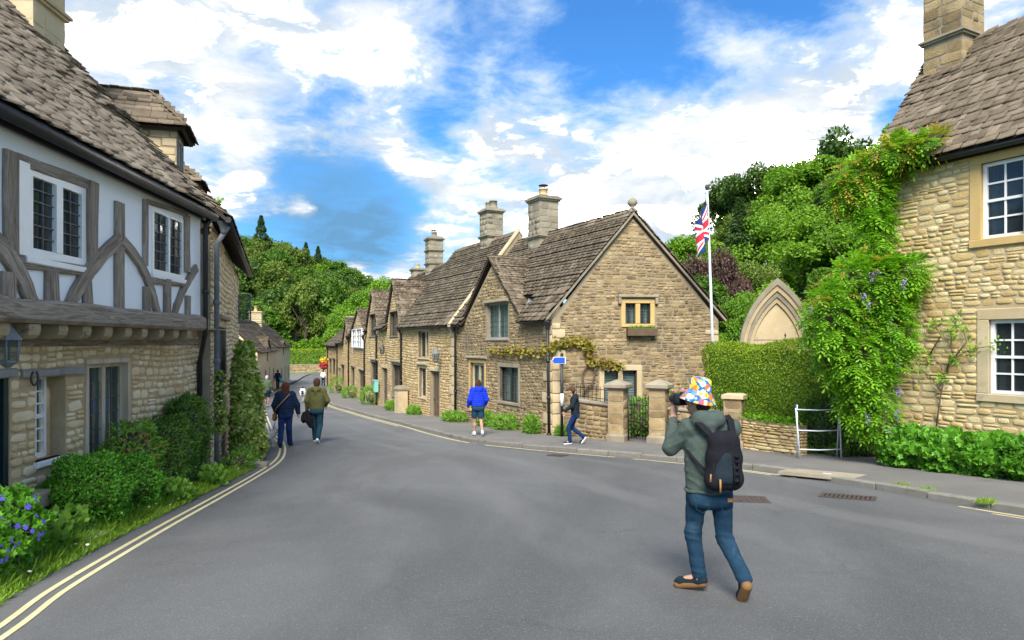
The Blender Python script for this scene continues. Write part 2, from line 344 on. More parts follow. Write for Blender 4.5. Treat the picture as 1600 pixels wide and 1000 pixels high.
# foliage
MT['l_hedge'] = leafmat('hedge_leaf', [(.08, .155, .011), (.185, .285, .014), (.31, .40, .025)], .25, mixr=.4)
MT['l_box'] = leafmat('box_leaf', [(0.044, 0.140, 0.013), (0.088, 0.266, 0.022), (0.158, 0.392, 0.033)], .25)
MT['l_dark'] = leafmat('dark_shrub_leaf', [(.045, .11, .016), (.08, .18, .026), (.14, .26, .04)], .25)
MT['l_wist'] = leafmat('wisteria_leaf', [(0.088, 0.224, 0.013), (0.175, 0.392, 0.022), (0.333, 0.560, 0.039)], .4)
MT['l_wist_y'] = leafmat('young_wisteria_leaf', [(.3, .34, .03), (.45, .36, .06), (.5, .26, .08)], .4)
MT['l_lilac'] = leafmat('wisteria_flower', [(.3, .22, .55), (.45, .36, .7)], .3)
MT['l_ger'] = leafmat('geranium_leaf', [(0.061, 0.182, 0.017), (0.123, 0.336, 0.028), (0.228, 0.476, 0.044)], .3)
MT['l_ivy'] = leafmat('variegated_ivy_leaf', [(.09, .2, .02), (.16, .29, .03), (.24, .36, .05), (.55, .57, .16), (.72, .7, .36)], .3, mixr=.9)
MT['l_vine'] = leafmat('vine_leaf', [(0.158, 0.168, 0.022), (0.315, 0.280, 0.044), (0.280, 0.140, 0.044)], .3)
MT['l_weed'] = leafmat('weed_leaf', [(0.088, 0.196, 0.028), (0.175, 0.350, 0.044), (0.298, 0.462, 0.077)], .35)
MT['l_grass'] = leafmat('grass_blade', [(0.105, 0.224, 0.017), (0.210, 0.364, 0.033), (0.385, 0.462, 0.077)], .35)
MT['l_red'] = leafmat('red_flower', [(.5, .02, .03), (.62, .06, .08)], .2)
MT['l_pink'] = leafmat('pink_flower', [(.7, .12, .35), (.75, .3, .5)], .2)
MT['l_blue'] = leafmat('blue_flower', [(.1, .08, .62), (.22, .18, .75)], .2)
MT['l_white'] = leafmat('white_flower', [(.75, .75, .7), (.8, .8, .78)], .2)
MT['l_yellow'] = leafmat('yellow_flower', [(.75, .5, .03), (.8, .62, .1)], .2)
MT['l_maroon'] = leafmat('maroon_leaf', [(.1, .03, .025), (.2, .07, .04), (.12, .12, .04)], .25)
MT['t_mid'] = leafmat('tree_leaf_mid', [(0.035, 0.091, 0.011), (0.088, 0.182, 0.018), (0.175, 0.294, 0.033)], .3, nscale=.35, mixr=.5)
MT['t_bright'] = leafmat('tree_leaf_bright', [(0.070, 0.168, 0.013), (0.158, 0.308, 0.022), (0.280, 0.434, 0.039)], .35, nscale=.35, mixr=.5)
MT['t_dark'] = leafmat('tree_leaf_dark', [(.035, .08, .014), (.07, .135, .02), (.12, .2, .03)], .25, nscale=.35, mixr=.5)
MT['t_olive'] = leafmat('tree_leaf_olive', [(0.061, 0.112, 0.017), (0.131, 0.196, 0.028), (0.245, 0.308, 0.055)], .3, nscale=.35, mixr=.5)
MT['t_conifer'] = leafmat('conifer_needles', [(.045, .095, .03), (.075, .14, .04), (.12, .19, .055)], .2, nscale=.35)
MT['t_copper'] = leafmat('copper_leaf', [(.05, .026, .026), (.10, .055, .045), (.16, .11, .075)], .25, nscale=.6)

# ------------------------------------------------------------------ polyline utilities
def resample(pts, step):
    pts = [Vector(p) for p in pts]
    # Catmull-Rom then arc-length resample
    fine = []
    for i in range(len(pts) - 1):
        p0 = pts[max(i - 1, 0)]; p1 = pts[i]; p2 = pts[i + 1]; p3 = pts[min(i + 2, len(pts) - 1)]
        for k in range(16):
            t = k / 16
            fine.append(.5 * ((2 * p1) + (p2 - p0) * t + (2 * p0 - 5 * p1 + 4 * p2 - p3) * t * t + (3 * p1 - p0 - 3 * p2 + p3) * t ** 3))
    fine.append(pts[-1]); a = np.array([tuple(p) for p in fine]); d = np.concatenate([[0], np.cumsum(np.linalg.norm(np.diff(a, axis=0), axis=1))])
    n = max(2, int(d[-1] / step) + 1); q = np.linspace(0, d[-1], n)
    return np.stack([np.interp(q, d, a[:, k]) for k in range(a.shape[1])], 1)
def offset(poly, dist):
    t = np.gradient(poly, axis=0); t /= np.linalg.norm(t, axis=1)[:, None] + 1e-9
    return poly + np.stack([t[:, 1], -t[:, 0]], 1) * dist      # positive = to the right of travel
def strip(name, A, B, za, zb, mat, parent=None, nseg=1, wob=None, uv=False):
    n = len(A); V = []
    for k in range(nseg + 1):
        f = k / nseg; q = A * (1 - f) + B * f; z = G(q[:, 1]) + za * (1 - f) + zb * f
        V.append(np.column_stack([q, z]))
    V = np.concatenate(V); Fq = []
    for k in range(nseg):
        i = np.arange(n - 1); Fq.append(np.column_stack([k * n + i, (k + 1) * n + i, (k + 1) * n + i + 1, k * n + i + 1]))
    Fq = np.concatenate(Fq)
    a, b, c = V[Fq[0, 0]], V[Fq[0, 1]], V[Fq[0, 2]]
    if np.cross(b - a, c - a)[2] < 0: Fq = Fq[:, ::-1]
    me = np_mesh(name, V, [Fq], mat)
    if uv:
        q = np.concatenate([np.column_stack([np.full(n, k / nseg), np.arange(n) / n]) for k in range(nseg + 1)]); ul = me.uv_layers.new(name='UVMap'); vi = np.zeros(len(me.loops), np.int32); me.loops.foreach_get('vertex_index', vi); ul.data.foreach_set('uv', q.astype(np.float32)[vi].ravel())
    return add_obj(name, me, parent)

# ------------------------------------------------------------------ ground, road, pavements
gx = np.concatenate([np.linspace(-900, -60, 15), np.linspace(-50, 50, 21), np.linspace(60, 900, 15)]); gy = np.concatenate([np.linspace(-300, -20, 8), np.linspace(-15, 130, 60), np.linspace(150, 1500, 14)])
X, Y = np.meshgrid(gx, gy); Z = G(Y) - .10
V = np.column_stack([X.ravel(), Y.ravel(), Z.ravel()]); nx = len(gx); i = np.arange(len(gy) - 1)[:, None] * nx + np.arange(nx - 1)[None]
i = i.ravel(); ground = add_obj('ground', np_mesh('ground', V, [np.column_stack([i, i + 1, i + nx + 1, i + nx])], MT['meadow'])); tag(ground, kind='structure')

LEFT = [(-2.2, -14), (-2.7, -4), (-3.3, 2), (-3.72, 4.4), (-4.02, 5.6), (-4.38, 7.84), (-4.66, 10), (-5.0, 12.5), (-5.34, 14.5), (-5.85, 16.4), (-6.75, 19), (-7.9, 21.6), (-10, 27), (-12.7, 34), (-15.8, 41.5), (-20.6, 59), (-26.6, 85), (-31, 103), (-33, 118), (-30, 130), (-20, 138), (0, 142)]
RIGHT = [(16, -14), (13, -4), (10.2, 3), (8.0, 6.5), (6.62, 8.9), (5.75, 11), (4.95, 13), (3.4, 14.9), (1.5, 16.65), (.2, 17.9), (-1.12, 19.4), (-2.5, 22.1), (-3.85, 25.2), (-6.1, 30), (-8.2, 34.8), (-10.6, 40.3), (-13.6, 49), (-17.3, 63), (-21.5, 80), (-25, 98), (-26.5, 112), (-24, 121), (-16, 128), (0, 131)]
Lp = resample(LEFT, .4); Rp = resample(RIGHT, .4)
nq = 420; idx = lambda a: np.stack([np.interp(np.linspace(0, 1, nq) ** 1.0, np.linspace(0, 1, len(a)), a[:, k]) for k in range(2)], 1)
# pair both edges by control point so that the road quads stay square to the street
def paired(A, B, n):
    ya = np.linspace(0, 1, n); return A, B
La, Ra = idx(Lp), idx(Rp)
road = strip('road', La, Ra, 0, 0, MT['asphalt'], None, 24, None, True); tag(road, kind='structure')
def at_len(poly, y0, y1): return poly[(poly[:, 1] >= y0) & (poly[:, 1] <= y1)]
for o0 in (.22, .345):
    q = at_len(resample(LEFT, .25), -6, 62); strip('yellow_line', offset(q, o0), offset(q, o0 + .052), .005, .005, MT['line'], road)
Rfine = resample(RIGHT, .25)
for (ya, yb, o0, o1) in ((19.2, 60, .16, .25), (15.75, 18.7, .18, .27), (12.2, 15.5, .2, .28), (12.6, 13.6, .34, .41), (0, 9.6, .22, .29), (0, 9.2, .36, .42), (25, 60, .34, .41)):
    q = at_len(Rfine, ya, yb); strip('yellow_line', offset(q, -o0), offset(q, -o1), .005, .005, MT['line_worn'], road)

# right pavement with kerb stones
KH = .09
back = offset(Rp, 6.5)
yy = Rp[:, 1]
wid = np.interp(yy, [-14, 9, 17, 20, 26, 130], [6.5, 6.5, 6.5, 5.5, 4.2, 4.2])
pav = strip('pavement', offset(Rp, .16), Rp + (back - Rp) * (wid / 6.5)[:, None], KH, KH + .03, MT['pavement'], None, 4); tag(pav, kind='structure')
kr = resample(RIGHT, .9); kr = kr[(kr[:, 1] > 2) & (kr[:, 1] < 66)]
for a, b in zip(kr[:-1], kr[1:]):
    d = b - a; L = np.linalg.norm(d); u = d / L; n = np.array([u[1], -u[0]]); g = .012
    m = MB(); z0 = G(a[1]); z1 = G(b[1]); j = random.uniform(-.012, .008); ex = random.uniform(-.012, .012)
    o = Vector((a[0] + u[0] * g + n[0] * ex, a[1] + u[1] * g + n[1] * ex, z0 - .1 + j))
    m.cbox(o, (u[0] * (L - 2 * g), u[1] * (L - 2 * g), z1 - z0), (n[0] * .155, n[1] * .155, 0), (0, 0, .1 + KH + .012), .018)
    m.build('kerb_stone', MT['kerb'], pav)
# left-hand pavement by the far cottages
q = at_len(Lp, 34, 112); lp = strip('pavement', offset(q, -.14), offset(q, -3.2), .09, .1, MT['pavement'], None, 2); tag(lp, kind='structure')
kl = resample(LEFT, 1.2); kl = kl[(kl[:, 1] > 33) & (kl[:, 1] < 75)]
for a, b in zip(kl[:-1], kl[1:]):
    d = b - a; L = np.linalg.norm(d); u = d / L; n = np.array([-u[1], u[0]]); m = MB(); z0, z1 = G(a[1]), G(b[1])
    m.cbox((a[0] + u[0] * .01, a[1] + u[1] * .01, z0 - .1), (u[0] * (L - .02), u[1] * (L - .02), z1 - z0), (n[0] * .14, n[1] * .14, 0), (0, 0, .2), .018); m.build('kerb_stone', MT['kerb'], lp)
# verge on the left, under the grass and shrubs
q = at_len(Lp, -10, 34); wv = np.interp(q[:, 1], [-10, 12, 14.5, 34], [-2.4, -1.6, -2.2, -4.5])
qb = np.stack([offset(q, -1.)[:, k] for k in range(2)], 1); verge = strip('verge', q, q + (qb - q) * (-wv)[:, None], .004, .10, MT['soil'], None, 4); tag(verge, kind='structure')

# hills
def hill(name, xs, ys, fz):
    X, Y = np.meshgrid(xs, ys); Z = fz(X, Y); V = np.column_stack([X.ravel(), Y.ravel(), Z.ravel()]); n = len(xs)
    i = (np.arange(len(ys) - 1)[:, None] * n + np.arange(n - 1)[None]).ravel()
    return tag(add_obj(name, np_mesh(name, V, [np.column_stack([i, i + 1, i + n + 1, i + n])], [MT['forest_floor'] if 'wood' in name else MT['meadow']], smooth=True)), kind='structure')
def sst(t): t = np.clip(t, 0, 1); return t * t * (3 - 2 * t)
def zl(x, y): return -3.9 + 0.98 * np.interp(x / 1.25, [-260, -90, -62, -48, -36, -28, -15, 10], [38, 30, 25, 21, 13, 8, 5, 4]) * sst((y - 126) / 82) + .8 * np.sin(x * .21) * np.sin(y * .17)
def zr(x, y): return G(y) - .4 + np.interp(x - .0 * y, [2, 7, 12, 22, 34, 60, 120], [0, .8, 4.2, 9.5, 15, 24, 34]) * sst((y - 26) / 36) + .3 * np.sin(x * .3) * np.sin(y * .23)
hill('hillside', np.linspace(-330, 10, 60), np.linspace(126, 400, 50), zl)
hill('wooded_hillside', np.linspace(2, 140, 50), np.linspace(26, 150, 50), zr)

# ================================================================== building kit
class Fr:
    """vertical plane: origin (x,y), direction d, outward normal on side (+1 right of d, -1 left)"""
    def __init__(s, o, d, side=1):
        s.o = Vector((o[0], o[1])); s.u = Vector((d[0], d[1])).normalized(); s.n = Vector((s.u.y, -s.u.x)) * side; s.side = side
    def p(s, a, z, out=0.): q = s.o + s.u * a + s.n * out; return Vector((q.x, q.y, z))
    def s_at(s, px):
        k = (px - CX) / F; return (k * s.o.y - s.o.x) / (s.u.x - k * s.u.y)
    def Y(s, a): return s.o.y + s.u.y * a
    def z_at(s, px, py): return H - (py - CY) / F * s.Y(s.s_at(px))
    def rect(s, px0, px1, pt, pb):
        a, b = sorted((s.s_at(px0), s.s_at(px1))); y = s.Y((a + b) / 2); return [a, b, H - (pb - CY) / F * y, H - (pt - CY) / F * y]
    def off(s, out): q = s.o + s.n * out; f = Fr(q, s.u, s.side); return f
    def U(s, L): return Vector((s.u.x * L, s.u.y * L, 0))
    def N(s, L): return Vector((s.n.x * L, s.n.y * L, 0))
ZV = lambda h: Vector((0, 0, h))

# ---- unit pieces (shared meshes): rubble stones, squared blocks, stone roof tiles, panes
def _stone(kind, k):
    r = random.Random(100 * hash(kind) % 977 + k); n = {'rubble': 9, 'block': 8, 'slab': 8}[kind]; ex = {'rubble': .6, 'block': .2, 'slab': .5}[kind]; jt = {'rubble': .07, 'block': .012, 'slab': .055}[kind]
    ring = []
    for i in range(n):
        t = 2 * math.pi * (i + .5) / n + (r.uniform(-.15, .15) if kind != 'block' else 0); c, s_ = math.cos(t), math.sin(t)
        ring.append((.5 * math.copysign(abs(c) ** ex, c) + r.uniform(-jt, jt), .5 * math.copysign(abs(s_) ** ex, s_) + r.uniform(-jt, jt)))
    ins = {'rubble': (.965, .76), 'block': (.985, .95), 'slab': (.97, .82)}[kind]; V = []
    for (f, z) in ((1, -.6), (ins[0], .5), (ins[1], 1.)):
        for (x, y) in ring: V.append((x * f, y * f, z + (r.uniform(-.22, .12) if z == 1. and kind != 'block' else 0)))
    Q = [(a * n + i, a * n + (i + 1) % n, (a + 1) * n + (i + 1) % n, (a + 1) * n + i) for a in range(2) for i in range(n)]
    return np.array(V), np.array(Q), np.array([tuple(2 * n + i for i in range(n))])
def _tile(k):
    r = random.Random(k); b = [(-.5 + r.uniform(0, .02), r.uniform(-.02, .02)), (r.uniform(-.2, .2), r.uniform(-.025, .015)), (.5 - r.uniform(0, .02), r.uniform(-.02, .02))]
    V = [(x, y, 0) for x, y in b] + [(.5, 1, 0), (-.5, 1, 0)] + [(x, y, 1 + r.uniform(-.15, .12)) for x, y in b] + [(.5, 1, 1), (-.5, 1, 1)]
    Q = [(i, (i + 1) % 5, 5 + (i + 1) % 5, 5 + i) for i in range(5)]
    return np.array(V), np.array(Q), np.array([(5, 6, 7, 8, 9)])
UNIT = {}
for k in range(10): UNIT['rubble%d' % k] = _stone('rubble', k); UNIT['block%d' % k] = _stone('block', k); UNIT['slab%d' % k] = _stone('slab', k); UNIT['tile%d' % k] = _tile(k)
_UM = {}
def unit_mesh(key, mat):
    if (key, mat) not in _UM:
        V, Q, T = UNIT[key]; sm = not key.startswith(('tile', 'block'))
        me = np_mesh(key.rstrip('0123456789'), V, [Q, T], MT[mat], smooth=sm); _UM[(key, mat)] = me
    return _UM[(key, mat)]
class Pieces:
    """collects a thing's small pieces; the ones that show largest become objects, the rest one joined part"""
    def __init__(s): s.L = []
    def add(s, parent, name, key, mat, o, a, b, c):
        s.L.append((parent, name, key, mat, np.array([tuple(a), tuple(b), tuple(c)]).T, np.array(tuple(o))))
    def finish(s, limit=300, minpx=9.):
        by = {}
        for e in s.L: by.setdefault(e[1], []).append(e)
        for name, es in by.items():
            sc = []
            for (pa, nm, key, mat, R, o) in es:
                y = max(o[1], .5); ce = o + R @ np.array([0, .3, .5]); px, py = proj_px(ce)
                inside = -30 < px < 1630 and -30 < py < 1030 and o[1] > 1
                sx = abs(R[0, 0] - ce[0] / max(ce[1], .5) * R[1, 0]) * F / y; sz = np.linalg.norm(R[:, 1]) * F / y
                sc.append((max(sx, .6 * sz) if inside else 0, sx * sz if inside else 0))
            order = sorted(range(len(es)), key=lambda i: -sc[i][1]); single = set(i for i in order[:limit] if sc[i][0] >= minpx and sc[i][1] > 25)
            rest = {}
            for i, (pa, nm, key, mat, R, o) in enumerate(es):
                if i in single:
                    ob = bpy.data.objects.new(nm, unit_mesh(key, mat)); COL.objects.link(ob); ob.parent = pa
                    m4 = np.eye(4); m4[:3, :3] = R; m4[:3, 3] = o - np.array(tuple(BASE[pa.name])); ob.matrix_local = Matrix(m4.tolist())
                else: rest.setdefault((pa.name, mat), (pa, []))[1].append((key, R, o))
            for (pn, mat), (pa, lst) in rest.items():
                Vs, Qs, Ts = [], [], {}; n = 0; b = np.array(tuple(BASE[pn])); sm = True
                for key, R, o in lst:
                    V, Q, T = UNIT[key]; Vs.append(V @ R.T + (o - b)); Qs.append(Q + n); Ts.setdefault(T.shape[1], []).append(T + n); n += len(V); sm = not key.startswith(('tile', 'block'))
                me = np_mesh(name + '_field', np.concatenate(Vs), [np.concatenate(Qs)] + [np.concatenate(t) for t in Ts.values()], MT[mat], smooth=sm)
                tag(add_obj({'stone': 'small_stones', 'tile': 'small_tiles', 'block': 'small_blocks'}.get(name, name + '_field'), me, pa), kind='stuff')
        s.L = []

def fill_stones(pc, parent, fr, prof, holes, mat, hr=(.08, .16), ar=(1.2, 3.0), proud=(.008, .024), key='rubble', gap=.012, name='stone', out=0., wav=.02, split=.15):
    s = np.array([p[0] for p in prof]); zb = np.array([p[1] for p in prof]); zt = np.array([p[2] for p in prof])
    gs = np.arange(s[0], s[-1], .02); B = np.interp(gs, s, zb); T = np.interp(gs, s, zt); z = float(zb.min()); ph = random.uniform(0, 6)
    while z < zt.max():
        h = random.uniform(*hr); ok = (T >= z + h * .92) & (B <= z + h * .6)
        for (a, b, c, d) in holes:
            if c < z + h * .8 and d > z + h * .2: ok &= ~((gs > a) & (gs < b))
        i = 0
        while i < len(gs):
            if not ok[i]: i += 1; continue
            j = i
            while j + 1 < len(gs) and ok[j + 1]: j += 1
            x, x1 = gs[i], gs[j] + .02; i = j + 1
            while x < x1 - .03:
                wd = h * random.uniform(*ar)
                if x1 - x - wd < h * .8: wd = x1 - x
                lay = [(z, h)]
                if random.random() < split and h > .1: f = random.uniform(.4, .6); lay = [(z, h * f), (z + h * f, h * (1 - f))]
                for (zz, hh) in lay:
                    g = min(gap, hh * .2); w_, h_ = wd - g, hh - g
                    if w_ < .02 or h_ < .02: continue
                    r = random.uniform(-.05, .05) * min(1., 2.2 * h_ / w_); wz = wav * math.sin((x + wd / 2) * 1.7 + ph) + random.uniform(-.08, .08) * hh
                    h_ *= random.uniform(.82, 1.1); w_ *= random.uniform(.9, 1.04)
                    o = fr.p(x + wd / 2, zz + hh / 2 + wz, out - .002); c_, s_ = math.cos(r), math.sin(r)
                    a = fr.U(c_ * w_) + ZV(s_ * w_); b = fr.U(-s_ * h_) + ZV(c_ * h_); pr = random.uniform(*proud)
                    if fr.side < 0: a = -a
                    pc.add(parent, name, key + str(random.randrange(10)), mat, o, a, b, fr.N(pr))
                x += wd
        z += h
def wall_body(mb, fr, prof, holes, rev=.2, m=0, mr=0):
    ss = sorted(set([p[0] for p in prof] + [h[0] for h in holes] + [h[1] for h in holes])); ps = [p[0] for p in prof]
    fb = lambda a: float(np.interp(a, ps, [p[1] for p in prof])); ft = lambda a: float(np.interp(a, ps, [p[2] for p in prof]))
    def quad(a, b, za0, za1, zb0, zb1):
        vs = [fr.p(a, za0), fr.p(b, zb0), fr.p(b, zb1), fr.p(a, za1)]; f = (0, 1, 2, 3) if fr.side > 0 else (3, 2, 1, 0); mb.add(vs, [f], m)
    for a, b in zip(ss[:-1], ss[1:]):
        if b - a < 1e-6 or a < ps[0] - 1e-6 or b > ps[-1] + 1e-6: continue
        hs = sorted([(h[2], h[3]) for h in holes if h[0] <= a + 1e-6 and h[1] >= b - 1e-6])
        la, lb = fb(a), fb(b)
        for (c, d) in hs:
            quad(a, b, la, c, lb, c); la = lb = d
        quad(a, b, la, ft(a), lb, ft(b))
    for (a, b, c, d) in holes:
        f = [fr.p(a, c), fr.p(b, c), fr.p(b, d), fr.p(a, d)]; k = [q - fr.N(rev) for q in f]
        for i in range(4): j = (i + 1) % 4; mb.add([f[i], f[j], k[j], k[i]], [(0, 1, 2, 3)], mr)
def bars(mb, fr, a, b, c, d, out, dep, wd, m=0):
    """rectangular ring"""
    for (x0, x1, z0, z1) in ((a, a + wd, c, d), (b - wd, b, c, d), (a + wd, b - wd, c, c + wd), (a + wd, b - wd, d - wd, d)):
        mb.obox(fr.p(x0, z0, out), fr.U(x1 - x0), ZV(z1 - z0), fr.N(dep), m)
_PM = {}
def pane_mesh(mat):
    if mat not in _PM:
        b = MB(); b.obox((-.5, -.5, -.5), (1, 0, 0), (0, 1, 0), (0, 0, 1)); me = bpy.data.meshes.new('pane'); me.from_pydata(b.v, [], b.f); me.materials.append(MT[mat]); _PM[mat] = me
    return _PM[mat]
def pane(parent, fr, a, b, c, d, out, mat='pane', tilt=.02):
    o = bpy.data.objects.new('pane', pane_mesh(mat)); COL.objects.link(o); o.parent = parent
    n = (fr.N(1) + fr.U(random.uniform(-tilt, tilt)) + ZV(random.uniform(-tilt, tilt))).normalized(); u = fr.U(1); u = (u - n * u.dot(n)).normalized(); v = n.cross(u)
    m4 = Matrix.Identity(4)
    for i, (ax, L) in enumerate(((u, b - a), (v, d - c), (n, .006))):
        for k in range(3): m4[k][i] = ax[k] * L
    pos = fr.p((a + b) / 2, (c + d) / 2, out) - BASE[parent.name]
    for k in range(3): m4[k][3] = pos[k]
    o.matrix_local = m4; return o
def curtain(parent, fr, a, b, c, d, out, mat='curtain', name='curtain'):
    n = max(8, int((b - a) / .025)); V = []; 
    for i in range(n + 1):
        x = a + (b - a) * i / n; q = out + .018 * math.sin(i * 1.9 + a * 9)
        V += [fr.p(x, c, q), fr.p(x, d, q)]
    m = MB(); m.add(V, [(2 * i, 2 * i + 2, 2 * i + 3, 2 * i + 1) for i in range(n)], 0, True); return m.build(name, MT[mat], parent)
def window(house, fr, r, rec=.1, nl=2, grid=(2, 4), fw=.045, mw=.06, fmat='oak', bmat='lead', bw=.011, glass='pane', cur=None, sur=None, surmat='ashlar', sill=True, dep=.06, sash=None, hood=None, name='window'):
    a, b, c, d = r; m = MB(); o = -rec
    bars(m, fr, a, b, c, d, o - dep, dep, fw)
    W = (b - a - 2 * fw - (nl - 1) * mw) / nl; xs = [a + fw + i * (W + mw) for i in range(nl)]
    for i in range(1, nl): m.obox(fr.p(xs[i] - mw, c + fw, o - dep), fr.U(mw), ZV(d - c - 2 * fw), fr.N(dep * 1.15))
    if sash: m.obox(fr.p(a + fw, c + (d - c) * sash - .025, o - dep * .6), fr.U(b - a - 2 * fw), ZV(.05), fr.N(dep * .55))
    wn = m.build(name, MT[fmat], house); g = MB(); gx, gz = grid
    z0, z1 = c + fw, d - fw
    for x in xs:
        for i in range(1, gx): g.obox(fr.p(x + W * i / gx - bw / 2, z0, o - dep * .55), fr.U(bw), ZV(z1 - z0), fr.N(dep * .3))
        for j in range(1, gz): g.obox(fr.p(x, z0 + (z1 - z0) * j / gz - bw / 2, o - dep * .55), fr.U(W), ZV(bw), fr.N(dep * .28))
        for i in range(gx):
            for j in range(gz):
                e = bw * .3; pane(wn, fr, x + W * i / gx + e, x + W * (i + 1) / gx - e, z0 + (z1 - z0) * j / gz + e, z0 + (z1 - z0) * (j + 1) / gz - e, o - dep * .6, glass)
        if cur:
            cf = cur if isinstance(cur, tuple) else (0, 1)
            if isinstance(cur, tuple) and len(cur) == 3: curtain(wn, fr, x, x + W * cur[0], z0, z1, o - dep - .09); curtain(wn, fr, x + W * cur[1], x + W, z0, z1, o - dep - .09)
            else: curtain(wn, fr, x, x + W, z0, z1, o - dep - .09)
    if gx * gz > 1: g.build('glazing_bars', MT[bmat], wn)
    if sur:
        e = .02; q = MB(); q.cbox(fr.p(a - sur, d, -.12), fr.U(b - a + 2 * sur), ZV(sur * 1.1), fr.N(.12 + e), .012); q.build('lintel', MT[surmat], wn)
        for x in (a - sur, b): q = MB(); q.cbox(fr.p(x, c, -.12), fr.U(sur), ZV(d - c), fr.N(.12 + e), .012); q.build('jamb', MT[surmat], wn)
        q = MB(); q.cbox(fr.p(a - sur, c - sur * .8, -.12), fr.U(b - a + 2 * sur), ZV(sur * .8), fr.N(.12 + e + .03), .012); q.build('sill', MT[surmat], wn)
    elif sill:
        q = MB(); q.cbox(fr.p(a - .06, c - .07, -.1), fr.U(b - a + .12), ZV(.07), fr.N(.15), .01); q.build('sill', MT[surmat], wn)
    if hood:
        q = MB(); x0, x1 = a - (sur or 0) - .1, b + (sur or 0) + .1; zt = d + (sur or 0) * 1.1
        q.cbox(fr.p(x0, zt + .03, -.02), fr.U(x1 - x0), ZV(.09), fr.N(.13), .02)
        if hood > 1:
            for x in (x0, x1 - .09): q.cbox(fr.p(x, zt - .17, -.02), fr.U(.09), ZV(.2), fr.N(.12), .02)
        q.build('hood_mould', MT['ashlar_grey'], wn)
    return wn
def plank_door(house, fr, r, rec=.12, mat='door', n=5, frame='oak'):
    a, b, c, d = r; m = MB(); bars(m, fr, a, b, c - .05, d, -rec - .05, .06, .06); dr = m.build('door', MT[frame], house); W = (b - a - .12) / n
    for i in range(n):
        q = MB(); q.cbox(fr.p(a + .06 + W * i + .004, c, -rec - .05), ZV(d - c - .06), fr.U(W - .008), fr.N(.035), .006); q.build('plank', MT[mat], dr)
    q = MB(); q.lathe(fr.p(b - .14, c + .95, -rec + .01), [(.02, -.02), (.028, 0), (.02, .02)], 8); q.build('handle', MT['iron'], dr); return dr

def roof_obj(house, quads, th=.06, name='roof'):
    m = MB()
    for q in quads:
        q = [Vector(p) for p in q]; n = (q[1] - q[0]).cross(q[2] - q[0])
        if n.length < 1e-6: n = (q[2] - q[0]).cross(q[3] - q[0])
        n.normalize(); n = n if n.z > 0 else -n
        if (q[0] - q[1]).length < .02: q = [q[0], q[2], q[3]]
        m.prism([p - n * .01 for p in q], -n * th)
    return m.build(name, MT['deck'], house)
def tiles(pc, roof, E0, E1, R0, R1, ex=(.17, .11), wr=(.16, .36), th=(.018, .028), mat='tile', skip=None, name='tile', lift=.0):
    E0, E1, R0, R1 = map(Vector, (E0, E1, R0, R1)); up = ((R0 + R1) / 2 - (E0 + E1) / 2); L = up.length
    al = (R1 - R0) if (R1 - R0).length > (E1 - E0).length else (E1 - E0); al = al.normalized(); nrm = al.cross(up).normalized()
    if nrm.z < 0: nrm = -nrm
    up = nrm.cross(al); up = up if up.z > 0 else -up
    Lp_ = abs(((R0 + R1) / 2 - (E0 + E1) / 2).dot(up)); d = -.05
    while d < Lp_ - .02:
        f = max(0, d / Lp_); e = ex[0] * (1 - f) + ex[1] * f; A = E0.lerp(R0, f); B = E1.lerp(R1, f)
        if d < 0: A = A + up * d; B = B + up * d
        W = (B - A).length; u = (B - A).normalized() if W > .01 else al; x = -random.uniform(0, .12); wob = random.uniform(-.006, .006); trow = random.uniform(*th)
        while x < W - .03:
            wd = random.uniform(*wr) * (1.12 - .3 * f); x0, x1 = max(x, -.03), min(x + wd, W + .03)
            if x1 - x0 > .05:
                c = A + u * ((x0 + x1) / 2); t = trow * random.uniform(.93, 1.07)
                if not (skip and skip(c)):
                    ta = random.uniform(-.012, .012); lf = trow * random.uniform(2.85, 3.05) + lift; tl = (e * 1.9)
                    a = (u * math.cos(ta) + up * math.sin(ta)) * (x1 - x0 - .006); b = (up * math.cos(ta) - u * math.sin(ta)) * tl - nrm * (lf + .004) ; o = c + nrm * (lf + .006) + up * (wob + random.uniform(-.006, .006))
                    if a.cross(b).dot(nrm) < 0: a = -a
                    pc.add(roof, name, 'tile%d' % random.randrange(10), mat, o, a, b, nrm * t)
            x += wd
        d += e
def slope_gaps(E0, E1, R0, R1, gaps, fb):
    """deck quads of a roof slope, notched behind flush gables; and the matching tile filter"""
    E0, E1, R0, R1 = map(Vector, (E0, E1, R0, R1)); q = []; t = 0.; segs = []
    for a, b in sorted(gaps): segs += [(t, a, 0.), (a, b, fb)]; t = b
    segs.append((t, 1., 0.))
    for a, b, f in segs:
        if b - a > 1e-4: e0, e1, r0, r1 = E0.lerp(E1, a), E0.lerp(E1, b), R0.lerp(R1, a), R0.lerp(R1, b); q.append((e0.lerp(r0, f), e1.lerp(r1, f), r1, r0))
    al = (E1 - E0); L2 = al.length_squared; up = (R0 + R1) / 2 - (E0 + E1) / 2; u2 = up - al * (up.dot(al) / L2)
    def skip(c):
        f = (c - E0).dot(u2) / u2.length_squared; base = E0.lerp(R0, max(0, f)); tp = E1.lerp(R1, max(0, f)); d = tp - base; t_ = (c - base).dot(d) / d.length_squared
        return f < fb and any(a - .01 < t_ < b + .01 for a, b in gaps)
    return q, skip
